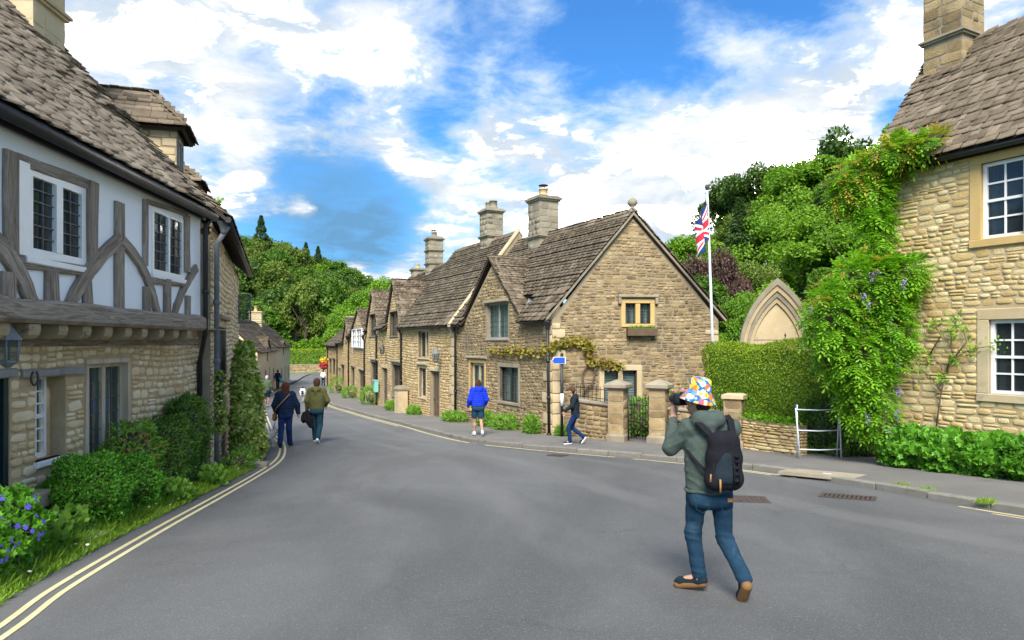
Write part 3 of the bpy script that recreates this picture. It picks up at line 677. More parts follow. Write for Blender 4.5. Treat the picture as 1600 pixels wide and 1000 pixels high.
def ridge_tiles(roof, A, B, n=None, mat='tile', w=.2, name='ridge_tile'):
    A, B = Vector(A), Vector(B); L = (B - A).length; n = n or max(2, int(L / .45)); u = (B - A) / L; s = u.cross(Vector((0, 0, 1))).normalized()
    for i in range(n):
        m = MB(); p = A + u * (L * i / n + .006); e = L / n - .012; j = random.uniform(-.012, .012)
        sec = [(-w, -.17), (-w * .9, -.13), (-.05, .055), (.05, .055), (w * .9, -.13), (w, -.17), (.04, 0), (-.04, 0)]
        m.prism([p + s * x + ZV(z + j + .03) for x, z in sec], u * e); m.build(name, MT[mat], roof)
def gutter(house, pts, r=.055, mat='iron', name='gutter'):
    m = MB(); m.tube(pts, r, 8); return m.build(name, MT[mat], house)
def downpipe(house, pts, r=.035, hopper=None, mat='iron'):
    m = MB(); m.tube(pts, r, 8); p = Vector(pts[-1]); 
    for i in range(len(pts) - 1):
        a, b = Vector(pts[i]), Vector(pts[i + 1]); L = (b - a).length
        if L > 1.2:
            for k in range(1, int(L / 1.1) + 1): q = a.lerp(b, k * 1.1 / L) if k * 1.1 < L else None; (m.tube([q - (b - a) / L * .04, q + (b - a) / L * .04], r * 1.35, 8) if q else None)
    d = m.build('downpipe', MT[mat], house)
    if hopper: h = MB(); h.lathe(Vector(hopper), [(.05, -.24), (.055, -.2), (.09, -.08), (.12, -.03), (.12, 0), (.09, 0), (.085, -.04)], 8); h.build('hopper', MT[mat], d)
    return d
def chimney(pc, house, c, rz, wx, wy, z0, z1, courses=(.35,), cap=.07, pots=(), mat='ashlar_grey', bmat='ashlar_grey', key='block'):
    """shaft with moulded string courses, cap and pots; c=(x,y) centre"""
    m = MB(); ca, sa = math.cos(rz), math.sin(rz); ux, uy = Vector((ca, sa, 0)), Vector((-sa, ca, 0)); C0 = Vector((c[0], c[1], 0))
    def bx(ex, za, zb): m.obox(C0 - ux * (wx / 2 + ex) - uy * (wy / 2 + ex) + ZV(za), ux * (wx + 2 * ex), uy * (wy + 2 * ex), ZV(zb - za))
    bx(0, z0, z1)
    h = z1 - z0
    for f in courses: z = z0 + h * f; bx(.05, z, z + .05); bx(.085, z + .05, z + .10)
    bx(.05, z1 - .02, z1 + .04); bx(.10, z1 + .04, z1 + .04 + cap); bx(.02, z1 + .04 + cap, z1 + .1 + cap)
    ch = m.build('chimney', MT[mat], house)
    for (d, o, w_) in ((ux, -uy * (wy / 2) - ux * (wx / 2), wx), (uy, ux * (wx / 2) - uy * (wy / 2), wy), (-ux, uy * (wy / 2) + ux * (wx / 2), wx), (-uy, -ux * (wx / 2) + uy * (wy / 2), wy)):
        f = Fr((C0 + o).xy, d.xy, 1); bands = [z0] + [z0 + h * q for q in courses] + [z1]
        for za, zb in zip(bands[:-1], bands[1:]):
            fill_stones(pc, ch, f, [(0, za + (.1 if za > z0 else 0), zb), (w_, za + (.1 if za > z0 else 0), zb)], [], bmat, (.18, .27), (1.1, 2.2), (.008, .018), key, .01, 'block', 0, 0, 0)
    for (dx, dy, r, hh, pm, cowl) in pots:
        q = MB(); b = C0 + ux * dx + uy * dy + ZV(z1 + .09 + cap)
        q.lathe(b, [(r * 1.15, 0), (r * 1.1, .05), (r, .08), (r * .88, hh - .05), (r * 1.02, hh - .04), (r * 1.02, hh), (r * .8, hh), (r * .8, hh - .1)], 12); po = q.build('chimney_pot', MT[pm], ch)
        if cowl:
            q = MB(); zz = b + ZV(hh)
            for k in range(5): t = k * 1.256; q.tube([zz + Vector((math.cos(t) * r * .9, math.sin(t) * r * .9, -.02)), zz + Vector((math.cos(t) * r * .9, math.sin(t) * r * .9, .11))], .008, 5)
            q.lathe(zz + ZV(.11), [(r * 1.05, 0), (r * 1.1, .015), (r * .6, .05)], 12); q.build('cowl', MT['iron'], po)
    return ch
def quoins(pc, parent, fr, s_edge, dirn, z0, z1, mat='ashlar', hr=(.24, .36), L=(.28, .5), out=.012, name='quoin'):
    z = z0; k = 0
    while z < z1 - .1:
        h = min(random.uniform(*hr), z1 - z); w_ = L[1] if k % 2 else L[0]; w_ *= random.uniform(.9, 1.1)
        o = fr.p(s_edge + dirn * w_ / 2, z + h / 2, out - .02); a = fr.U(w_ - .012) * (1 if fr.side > 0 else -1)
        pc.add(parent, name, 'block%d' % random.randrange(10), mat, o, a, ZV(h - .014), fr.N(.045)); z += h; k += 1
def shell(mb, pts, z0, z1, m=0):
    """plain outer walls through plan points"""
    for p, q in zip(pts[:-1], pts[1:]):
        mb.add([(p[0], p[1], z0), (q[0], q[1], z0), (q[0], q[1], z1), (p[0], p[1], z1)], [(0, 1, 2, 3)], m)

# ================================================================== timber-framed house on the left
def house_timber():
    pc = Pieces(); base = Vector((-5.6, 9, G(9)))
    ho = thing('timber_framed_house', 'timber framed house with white plaster upper floor jettied over pale rubble stone', 'house', base)
    fl = Fr((-5.0 - .066 * 4.0, 4.0), (-.066, 1), 1); fu = Fr((-4.58 - .066 * 4.0, 4.0), (-.066, 1), 1)
    se = fl.s_at(329); su = fu.s_at(313); zj = H + .2; ze = H + 2.19
    gz = lambda s: G(fl.Y(s)) - .25
    # ---- ground floor
    w1 = fl.rect(57, 95, 586, 717); w2 = fl.rect(137, 198, 568, 722); dr = fl.rect(-44, 15, 590, 778)
    w1o = [w1[0] - .03, w1[1] + .1, w1[2], w1[3] + .02]; w2o = [w2[0] - .01, w2[1] + .01, w2[2], w2[3]]
    holes = [w1o, w2o, dr]; prof = [(0, gz(0), zj + .1), (se, gz(se), zj + .1)]
    mb = MB(); wall_body(mb, fl, prof, holes, .3)
    bk = [fl.p(se, 0).xy, (fl.p(se, 0) - fl.N(5.2)).xy, (fl.p(0, 0) - fl.N(5.2)).xy, fl.p(0, 0).xy]; shell(mb, bk, gz(se) - .3, ze)
    mb.prism([fl.p(se - .02, ze), fl.p(se - .02, ze + 3.1) - fl.N(2.6), fl.p(se - .02, ze) - fl.N(5.2)], -fl.U(.2))
    wl = mb.build('wall', MT['mortar_tan'], ho)
    lint1 = fl.rect(30, 127, 575, 588); lint0 = fl.rect(-60, 22, 578, 592)
    fill_stones(pc, wl, fl, [(1.5, gz(1.5), zj - .02), (se - .62, gz(se), zj - .02)], holes + [lint1, lint0, [w2[0] - .12, w2[1] + .12, w2[2] - .08, w2[3] + .09]], 'stone_a', (.07, .16), (1.0, 2.6), (.012, .034), gap=.03, wav=.03, split=.15)
    # large corner stones
    z = gz(se)
    for i, h in enumerate((.55, .5, .42, .55, .5, .3, .3)):
        w_ = .62 if i % 2 == 0 else .42
        pc.add(wl, 'quoin', 'block%d' % i, 'ashlar', fl.p(se - w_ / 2 + .02, z + h / 2, 0), fl.U(w_ - .015), ZV(h - .015), fl.N(.045)); z += h
        if i % 2: fill_stones(pc, wl, fl, [(se - .62, z - h, z), (se - .43, z - h, z)], [], 'stone_a', (.1, .16), (1, 2), gap=.018)
    # lintels, door
    for r, nm in ((lint1, 'lintel'), (lint0, 'lintel')): q = MB(); q.cbox(fl.p(r[0], r[2], -.05), fl.U(r[1] - r[0]), ZV(r[3] - r[2]), fl.N(.1), .015, 0, .008); q.build(nm, MT['grey_wood'], ho)
    d = MB(); d.obox(fl.p(dr[0], dr[2], -.2), fl.U(dr[1] - dr[0]), ZV(dr[3] - dr[2]), fl.N(.05)); dob = d.build('door', MT['door_green'], ho)
    for k in range(2):
        for j in range(2):
            q = MB(); x0 = dr[0] + .08 + k * (dr[1] - dr[0] - .1) / 2; zz = dr[2] + .1 + j * (dr[3] - dr[2]) * .5; q.cbox(fl.p(x0, zz, -.15), fl.U((dr[1] - dr[0]) / 2 - .14), ZV((dr[3] - dr[2]) * .5 - .18), fl.N(.02), .01); q.build('panel', MT['door_green'], dob)
    q = MB(); q.cbox(fl.p(dr[1] - .07, dr[2], -.14), ZV(dr[3] - dr[2]), fl.U(.07), fl.N(.13), .01); q.build('door_frame', MT['door_green'], ho)
    q = MB(); q.cbox(fl.p(dr[0] - .1, dr[2] - .2, -.2), fl.U(dr[1] - dr[0] + .25), fl.N(.55), ZV(.2), .03, 0, .01); q.build('doorstep', MT['ashlar_grey'], ho)
    window(ho, fl, w1, .17, 1, (3, 6), .05, fmat='white_paint', bmat='white_paint', bw=.018, glass='pane', cur=(.35, .65, 0), sash=.5, surmat='white_paint')
    wn = window(ho, fl, w2, .07, 2, (2, 6), .05, .09, fmat='worn_wood_frame', bmat='lead', bw=.013, glass='pane', cur=True, sur=.07, surmat='worn_wood_frame')
    # ---- jetty: joist ends, beams
    fj = fu
    for (x0, x1) in ((-30, -14), (-8, 7), (38, 57), (82, 103), (120, 140), (155, 173), (188, 203), (214, 228), (240, 256), (262, 279), (283, 299)):
        r = fj.rect(x0, x1, 506, 523); hh = .17 + random.uniform(-.012, .012); wd = .17 + random.uniform(-.02, .02); zc = zj - .005
        q = MB(); sc = (r[0] + r[1]) / 2
        prof_ = [(-.55, 0), (-.55, -hh), (-.05, -hh), (.0, -hh * .9), (.035, -hh * .7), (.05, -hh * .35), (.045, 0)]
        q.prism([fj.p(sc - wd / 2, zc + z_, o_) for o_, z_ in prof_], fj.U(wd)); q.build('joist_end', MT['oak_end'] , ho)
    q = MB(); q.cbox(fu.p(0, zj, -.12), fu.U(su + .03), fu.N(.24), ZV(.25), .04, 0, .02); q.build('jetty_beam', MT['oak'], ho)
    q = MB(); q.cbox(fl.p(0, zj - .25, -.04), fl.U(se - .1), fl.N(.09), ZV(.12), .02, 0, .01); q.build('wall_plate', MT['oak'], ho)
    q = MB(); q.obox(fl.p(0, zj + .03, -.3), fl.U(se), fl.N(.6), ZV(.03)); q.build('floor_boards', MT['oak'], ho)
    zb = zj + .25
    # ---- upper floor plaster
    u1 = fu.rect(24, 134, 272, 408); u2 = fu.rect(236, 286, 333, 432); u1[3] = fu.z_at(80, 272); u1[2] = fu.z_at(80, 408)
    u1i = u1[:]; u1i[0] += .17; u2i = u2[:]; u2i[0] += .02
    pl = MB(); wall_body(pl, fu, [(0, zb, ze + .05), (su, zb, ze + .05)], [u1i, u2i], .15)
    pl.add([fu.p(su, zb), fu.p(su, ze), fu.p(su, ze) - fu.N(.45), fu.p(su, zb) - fu.N(.45)], [(0, 1, 2, 3)])
    pl.build('plaster_wall', MT['plaster'], ho)
    window(ho, fu, u1i, -.01, 2, (2, 6), .10, .12, fmat='white_paint', bmat='lead', bw=.012, glass='pane_dark', cur=(.2, .85, 0), dep=.07, sash=None, surmat='white_paint')
    q = MB(); q.obox(fu.p(u1[0], u1[2], -.01), fu.U(.17), ZV(u1[3] - u1[2]), fu.N(.05)); q.build('shutter_board', MT['white_paint'], ho)
    window(ho, fu, u2i, -.01, 2, (2, 6), .065, .06, fmat='white_paint', bmat='lead', bw=.011, glass='pane_dark', cur=(.15, .9, 0), dep=.06, surmat='white_paint')
    # beams: straight (px0,px1,pyTop,pyBot) posts
    def post(x0, x1, yt, yb, pr=.045, mat='oak'):
        r = fu.rect(x0, x1, yt, yb); q = MB(); q.cbox(fu.p(r[0], max(r[2], zb - .01), -.06), ZV(min(r[3], ze - .03) - max(r[2], zb - .01)), fu.U(r[1] - r[0]), fu.N(.06 + pr + random.uniform(-.008, .01)), .012, 0, .010); q.build('timber_post', MT[mat], ho)
    post(3, 24, 236, 396); post(-3, 19, 425, 484); post(133, 148, 284, 410); post(222, 229, 312, 415); post(286, 294, 336, 425); post(177, 191, 316, 490)
    post(68, 87, 424, 484); post(128, 141, 436, 486); post(222, 231, 448, 490); post(254, 263, 436, 491); post(288, 294, 462, 492); post(-40, -20, 200, 470)
    def beam(pts, wd, pr=.055):
        P3 = [(fu.s_at(x), fu.z_at(x, y)) for x, y in pts]; n = 14; a = np.array(P3); t = np.linspace(0, 1, len(a)); tt = np.linspace(0, 1, n)
        co = [np.polyval(np.polyfit(t, a[:, k], min(2, len(a) - 1)), tt) for k in range(2)]; V = []; q = MB()
        for i in range(n):
            dx = co[0][min(i + 1, n - 1)] - co[0][max(i - 1, 0)]; dz = co[1][min(i + 1, n - 1)] - co[1][max(i - 1, 0)]; L = math.hypot(dx, dz); nx_, nz_ = -dz / L, dx / L; j1, j2 = random.uniform(-.01, .01), random.uniform(-.01, .01)
            w1_, w2_ = wd / 2 + j1, wd / 2 + j2
            for (e, o_) in ((-w1_, -.03), (-w1_, pr - .012), (-w1_ + .015, pr), (w2_ - .015, pr), (w2_, pr - .012), (w2_, -.03)): V.append(fu.p(co[0][i] + nx_ * e, co[1][i] + nz_ * e, o_))
        fs = [tuple(range(6)), tuple((n - 1) * 6 + i for i in range(5, -1, -1))] + [(i * 6 + j, (i + 1) * 6 + j, (i + 1) * 6 + (j + 1) % 6, i * 6 + (j + 1) % 6) for i in range(n - 1) for j in range(6)]
        u0 = random.uniform(0, 30); q.add(V, fs, 0, False, [(u0 + (k_ // 6) * .09, u0 + (k_ % 6) * .07) for k_ in range(len(V))]); q.build('brace', MT['oak'], ho)
    beam([(184, 374), (150, 405), (122, 445), (103, 487)], .19); beam([(186, 374), (212, 405), (230, 445), (243, 489)], .15)
    beam([(-14, 372), (15, 410), (35, 445), (48, 484)], .2); beam([(304, 420), (290, 440), (277, 470), (270, 491)], .14)
    def rail(x0, y0, x1, y1, h, pr=.04):
        a, b = fu.p(fu.s_at(x0), fu.z_at(x0, y0), -.05), fu.p(fu.s_at(x1), fu.z_at(x1, y1), -.05); q = MB(); q.cbox(a, b - a, ZV(h), fu.N(.05 + pr), .012, 0, .008); q.build('timber_rail', MT['oak'], ho)
    rail(23, 419, 127, 431, .13); rail(231, 444, 284, 448, .08)
    rail(26, 257, 138, 296, .12, .03); rail(229, 318, 292, 340, .07, .03)
    # ---- gutter, pipes, roof
    e0 = fu.p(0, ze, .2); e1 = fu.p(su + .12, ze, .2)
    gutter(ho, [e0 + ZV(.0), e1 + ZV(-.02)], .075); q = MB(); q.cbox(fu.p(0, ze - .1, .06), fu.U(su), ZV(.14), fu.N(.03), .008); q.build('fascia', MT['iron'], ho)
    pz = fu.p(su - .04, 0, .1)
    downpipe(ho, [e1 + ZV(-.02) - fu.U(.12), fu.p(su - .04, ze - .22, .1), fu.p(su - .04, zj - .05, .1), fl.p(se - .72, zj - .55, .07), fl.p(se - .72, gz(se) + .1, .07)], .045)
    r0 = fu.p(0, ze + 3.22) - fu.N(2.78); r1 = fu.p(su + .2, ze + 3.22) - fu.N(2.78); b0 = fu.p(0, ze) - fu.N(5.6); b1 = fu.p(su + .2, ze) - fu.N(5.6)
    ee0, ee1 = fu.p(0, ze + .05, .2), fu.p(su + .2, ze + .05, .2)
    rf = roof_obj(ho, [(ee0, ee1, r1, r0), (b0, b1, r1, r0)])
    tiles(pc, rf, ee0, ee1, r0, r1, (.14, .09), (.16, .36), mat='tile_grey'); ridge_tiles(rf, r0, r1)
    cx = fu.p(su - .45, 0) - fu.N(2.72); chimney(pc, ho, cx.xy, math.atan2(fu.u.y, fu.u.x), .85, 1.0, ze + 2.6, ze + 4.35, (.36,), .07, [(-.2, 0, .14, .5, 'buffpot', False), (.2, 0, .14, .5, 'buffpot', False)], 'ashlar', 'ashlar')
    pc.finish(300)
    return fl, fu
FL, FU = house_timber()

# ================================================================== stone house behind it
def house_corner():
    pc = Pieces(); ho = thing('stone_house', 'narrow rubble stone house with hipped dormers beyond the timber framed house', 'house', (-6.4, 15, G(15)))
    fr = Fr((-5.62, 12.72), (-2.45, 7.4), 1); L = 7.9; ze0, ze1 = H + 2.3, H + 2.02; g = G(13) - .6
    zf = lambda s: ze0 + (ze1 - ze0) * s / L
    w = fr.rect(341, 352, 512, 602); w_up = [w[0] - .1, w[1] + .25, w[2] - .1, w[3] + .12]
    mb = MB(); wall_body(mb, fr, [(0, g, zf(0)), (L, g - .6, zf(L))], [w], .25); shell(mb, [fr.p(L, 0).xy, (fr.p(L, 0) - fr.N(5.2)).xy, (fr.p(0, 0) - fr.N(5.2)).xy, fr.p(0, 0).xy], g - .6, H + 2)
    mb.prism([fr.p(L - .2, ze1), fr.p(L - .2, ze1 + 2.3) - fr.N(2.4), fr.p(L - .2, ze1) - fr.N(4.8)], fr.U(.2))
    wl = mb.build('wall', MT['mortar'], ho); fill_stones(pc, wl, fr, [(0, g, zf(0) - .05), (L, g - .6, zf(L) - .05)], [w_up], 'stone_a', (.09, .15), (1.2, 2.8), (.015, .035), gap=.016)
    window(ho, fr, w, .1, 1, (1, 3), .05, fmat='grey_wood', sur=.12, surmat='ashlar', hood=1)
    E0, E1 = fr.p(-.2, ze0, .32), fr.p(L + .1, ze1, .32); R0, R1 = fr.p(-.2, ze0 + 2.45) - fr.N(2.45), fr.p(L + .1, ze1 + 2.45) - fr.N(2.45)
    B0, B1 = fr.p(-.2, ze0) - fr.N(5.2), fr.p(L + .1, ze1) - fr.N(5.2)
    rf = roof_obj(ho, [(E0, E1, R1, R0), (B0, B1, R1, R0)]); tiles(pc, rf, E0, E1, R0, R1, (.17, .12), (.2, .4)); ridge_tiles(rf, R0, R1)
    gutter(ho, [E0 + ZV(-.03), fr.p(L, ze1 - .03, .34)], .06)
    downpipe(ho, [fr.p(.08, ze0 - .1, .3), fr.p(.1, ze0 - .45, .1), fr.p(.1, g + .4, .1)], .05, fr.p(.08, ze0 - .02, .22), 'leadsheet')
    # hipped dormers
    for (s0, wd, inw, zb, zt, zr, dep) in ((.35, .95, .62, H + 3.05, H + 4.02, H + 4.72, 1.75), (3.5, .95, .7, H + 2.85, H + 3.68, H + 4.25, 1.6)):
        f2 = fr.off(-inw); dm = MB()
        dm.obox(f2.p(s0, zb - .6), f2.U(wd), -f2.N(dep), ZV(zt - zb + .6)); d = dm.build('dormer', MT['mortar'], ho)
        ck = Fr((f2.p(s0, 0) - f2.N(dep)).xy, f2.n, 1)
        fill_stones(pc, d, ck, [(0, zb - .3, zt), (dep, zb - .3, zt)], [], 'ashlar', (.1, .16), (2, 4), (.01, .02), 'block', .01, 'stone')
        window(ho, f2, [s0 + .15, s0 + wd - .15, zb + .1, zt - .12], -.02, 2, (2, 4), .06, fmat='grey_wood', cur=True)
        c0, c1 = f2.p(s0 - .14, zt, .16), f2.p(s0 + wd + .14, zt, .16); k0, k1 = f2.p(s0 - .14, zt) - f2.N(dep), f2.p(s0 + wd + .14, zt) - f2.N(dep); m0, m1 = f2.p(s0 + wd / 2, zr) - f2.N(.45), f2.p(s0 + wd / 2, zr) - f2.N(dep + .3)
        dr = roof_obj(d, [(c0, c1, m0, m0), (k0, c0, m0, m1), (c1, k1, m1, m0)], name='dormer_roof')
        tiles(pc, dr, c0, c1, m0, m0, (.14, .11), (.16, .3)); tiles(pc, dr, k0, c0, m1, m0, (.14, .11), (.16, .3)); tiles(pc, dr, k1, c1, m1, m0, (.14, .11), (.16, .3)); ridge_tiles(dr, m0, m1)
    # casement standing open beside the far end
    r = fr.rect(366, 372, 462, 508); q = MB(); p0 = fr.p(fr.s_at(371), H + .55, .02); ox = Vector((.36, -.05, 0)); zz = .82
    for a, b in ((p0, ZV(zz)), (p0 + ox, ZV(zz))): q.obox(a, b, Vector((.03, 0, 0)), Vector((0, .03, 0)))
    for k in range(5): q.obox(p0 + ZV(zz * k / 4), ox, ZV(.03 if k in (0, 4) else .014), Vector((0, .03, 0)))
    q.obox(p0 + ox * .5, ZV(zz), Vector((.014, 0, 0)), Vector((0, .02, 0))); cs = q.build('open_casement', MT['leadsheet'], ho)
    fc = Fr(p0.xy, ox.xy, 1); 
    for i in range(2):
        for j in range(4): pane(cs, fc, .03 + .18 * i, .18 + .18 * i, p0.z + .02 + zz * j / 4, p0.z + zz * (j + 1) / 4 - .01, -.015, 'pane')
    pc.finish(300, 8); return fr
FB = house_corner()

# ================================================================== cottages in the row on the right
def gable_dormer(pc, ho, rf, fr, s0, s1, zt, za, back, win=None, mat='stone_row', tmat='tile', over=.12, **kw):
    """gabled dormer flush with the facade: wall triangle above zt, ridge at za running back"""
    sm = (s0 + s1) / 2; a, b, c = fr.p(s0 - over, zt - .06, .1), fr.p(s1 + over, zt - .06, .1), fr.p(sm, za + .02, .1); d = fr.p(sm, za + .02) - fr.N(back); e, f = fr.p(s0 - over, zt - .06) - fr.N(.05), fr.p(s1 + over, zt - .06) - fr.N(.05)
    dr = roof_obj(rf, [(a, e, d, c), (b, f, d, c)], .05, 'dormer_roof')
    tiles(pc, dr, a, e, c, d, (.15, .11), (.18, .34)); tiles(pc, dr, b, f, c, d, (.15, .11), (.18, .34)); ridge_tiles(dr, c, d, None, tmat, .16)
    return dr

def cottage_gable():
    pc = Pieces(); ho = thing('gable_end_cottage', 'stone cottage with big gable end facing the road and ball finial on top', 'house', (1.2, 21, G(21)))
    c0 = Vector((1.2, 20.5)); fg = Fr(c0, (1, .1), 1); ff = Fr(c0, (-.54, 1), -1); LG = 5.18; LF = 7.15; ap = 2.48; ze = H + .69; za = H + 3.92
    g = G(21) - .6
    # gable wall
    wu = fg.rect(977, 1016, 474, 506); wd = fg.rect(944, 995, 579, 640); wu_o = [wu[0] - .17, wu[1] + .17, wu[2] - .12, wu[3] + .17]; wd_o = [wd[0] - .17, wd[1] + .17, wd[2] - .1, wd[3] + .2]
    pg = [(0, g, ze), (ap, g, za), (LG, g, ze)]; mb = MB(); wall_body(mb, fg, pg, [wu, wd], .25)
    # street facade with flush gable
    w1 = ff.rect(761, 794, 474, 529); w2 = ff.rect(781, 810, 574, 628); w3 = ff.rect(735, 757, 567, 640)
    sg0, sgm, sg1 = ff.s_at(819), ff.s_at(775), ff.s_at(724); zga = H + 2.98
    pf = [(0, g, ze), (sg0, g, ze), (sgm, g - .2, zga), (sg1, g - .3, ze), (LF, g - .4, ze)]; wall_body(mb, ff, pf, [w1, w2, w3], .25)
    pts = [fg.p(LG, 0).xy, (fg.p(LG, 0) + Vector((-.475, .88, 0)) * LF).xy, ff.p(LF, 0).xy]; shell(mb, pts, g - .4, ze)
    wl = mb.build('wall', MT['mortar'], ho)
    sty = dict(hr=(.085, .15), ar=(1.1, 2.6), proud=(.006, .024), gap=.014, wav=.035, split=.25)
    fill_stones(pc, wl, fg, [(.25, g, ze + .2), (ap, g, za - .12), (LG - .1, g, ze)], [wu_o, wd_o], 'stone_m', **sty)
    ex = lambda w_, p=.08: [w_[0] - p, w_[1] + p, w_[2] - p, w_[3] + p * 1.2]
    pf2 = [(.3, g, ze - .06), (sg0, g, ze - .05), (sgm, g, zga - .15), (sg1, g, ze - .05), (LF, g, ze - .06)]
    fill_stones(pc, wl, ff, pf2, [ex(w1), ex(w2, .13), ex(w3, .13)], 'stone_m', **sty)
    quoins(pc, wl, fg, 0, 1, g, ze - .1, 'ashlar', (.26, .4), (.24, .42)); quoins(pc, wl, ff, 0, 1, g, ze - .1, 'ashlar', (.26, .4), (.3, .5)); quoins(pc, wl, fg, LG, -1, g, ze - .3, 'ashlar', (.26, .4), (.24, .42))
    window(ho, fg, wu, .1, 2, (2, 3), .03, .14, fmat='iron', bmat='lead', glass='pane', cur=(.3, .7, 0), sur=.13, surmat='ashlar_ochre', hood=2)
    q = MB(); q.cbox(fg.p((wu[0] + wu[1]) / 2 - .07, wu[2], -.12), fg.U(.14), ZV(wu[3] - wu[2]), fg.N(.13), .02); q.build('mullion', MT['ashlar_ochre'], ho)
    window(ho, fg, wd, .1, 2, (1, 1), .03, .14, fmat='iron', glass='pane', sur=.15, surmat='ashlar')
    for k in range(2):       # louvred shutters inside
        W = (wd[1] - wd[0] - .2) / 2; x0 = wd[0] + .03 + k * (W + .14); q = MB(); z = wd[2] + .05
        while z < wd[3] - .08: q.obox(fg.p(x0, z, -.24), fg.U(W), ZV(.055), fg.N(.02) ); z += .075
        q.build('shutter', MT['white_paint'], ho)
    q = MB(); q.cbox(fg.p((wd[0] + wd[1]) / 2 - .07, wd[2], -.12), fg.U(.14), ZV(wd[3] - wd[2]), fg.N(.13), .02); q.build('mullion', MT['ashlar'], ho)
    window(ho, ff, w1, .08, 2, (2, 6), .05, .05, fmat='grey_wood', glass='pane', cur=True, surmat='ashlar_grey', hood=1)
    window(ho, ff, w2, .1, 2, (2, 4), .03, .12, fmat='iron', glass='pane', cur=True, sur=.12, surmat='ashlar_grey')
    window(ho, ff, w3, .1, 2, (2, 4), .1, .1, fmat='worn_wood_frame', glass='pane', cur=True, sur=.12, surmat='ashlar_ochre', hood=1)
    # roof
    dv = Vector((-.475, .88, 0)); E0 = ff.p(-.02, ze, .24) - fg.U(-.0); E1 = ff.p(LF, ze, .24); A0 = fg.p(ap, za + .02, .1); A1 = fg.p(ap, za + .02) + dv * LF; B0 = fg.p(LG + .2, ze, .1); B1 = fg.p(LG + .2, ze) + dv * LF
    E0 = fg.p(-.22, ze - .02, .1); gq, sk = slope_gaps(E0, E1, A0, A1, [((sg0 + .2) / LF, (sg1 - .2) / LF)], .26); rf = roof_obj(ho, gq + [(B0, B1, A1, A0)])
    tiles(pc, rf, E0, E1, A0, A1, (.17, .11), (.16, .34), skip=sk); tiles(pc, rf, B0, B1, A0, A1, (.2, .13), (.25, .45)); ridge_tiles(rf, A0, A1)
    for a, b in ((fg.p(-.2, ze - .08, .02), fg.p(ap, za - .07, .02)), (fg.p(LG + .2, ze - .08, .02), fg.p(ap, za - .07, .02))):
        q = MB(); q.cbox(a, b - a, fg.N(.11), ZV(.10), .01, 0, .006); q.build('verge_board', MT['ashlar_grey'], rf)
    gable_dormer(pc, ho, rf, ff, sg0, sg1, ze, zga, 1.72)
    # lead valley of the gable
    va, vb = ff.p(sg0 - .14, ze - .02, .12), ff.p(sgm, zga + .03) - ff.N(1.72); q = MB(); d_ = vb - va; q.obox(va + ZV(.05), d_, Vector((d_.y, -d_.x, 0)).normalized() * .2, ZV(.025)); q.build('lead_valley', MT['leadsheet'], rf)
    # ball finial
    q = MB(); q.lathe(fg.p(ap, za + .02, -.02), [(.16, 0), (.17, .08), (.1, .14), (.07, .18), (.12, .22), (.155, .3), (.13, .38), (.06, .43), (.02, .45)], 14); q.build('finial', MT['ashlar_grey'], ho)
    # gutters and pipes
    gutter(ho, [ff.p(-.1, ze - .05, .2), ff.p(sg0, ze - .05, .22)], .05); gutter(ho, [ff.p(sg1, ze - .05, .22), ff.p(LF, ze - .05, .22)], .05)
    downpipe(ho, [ff.p(.0, ze - .15, .16), ff.p(.0, G(20.5) + .1, .1)], .045, ff.p(.0, ze - .06, .16)); downpipe(ho, [ff.p(LF - .15, ze - .1, .2), ff.p(LF - .15, ze - .4, .1), ff.p(LF - .15, G(26.5) + .05, .1)], .045, ff.p(LF - .15, ze - .04, .18))
    cc = A0 + dv * 5.3; rz = math.atan2(dv.y, dv.x)
    chimney(pc, ho, (cc.x, cc.y), rz, .84, .8, za - 1.1, H + 5.2, (.42,), .08, [(0, 0, .17, .32, 'buffpot', True)])
    pc.finish(300, 8); return fg, ff, ze
FG, FF, ZE1 = cottage_gable()

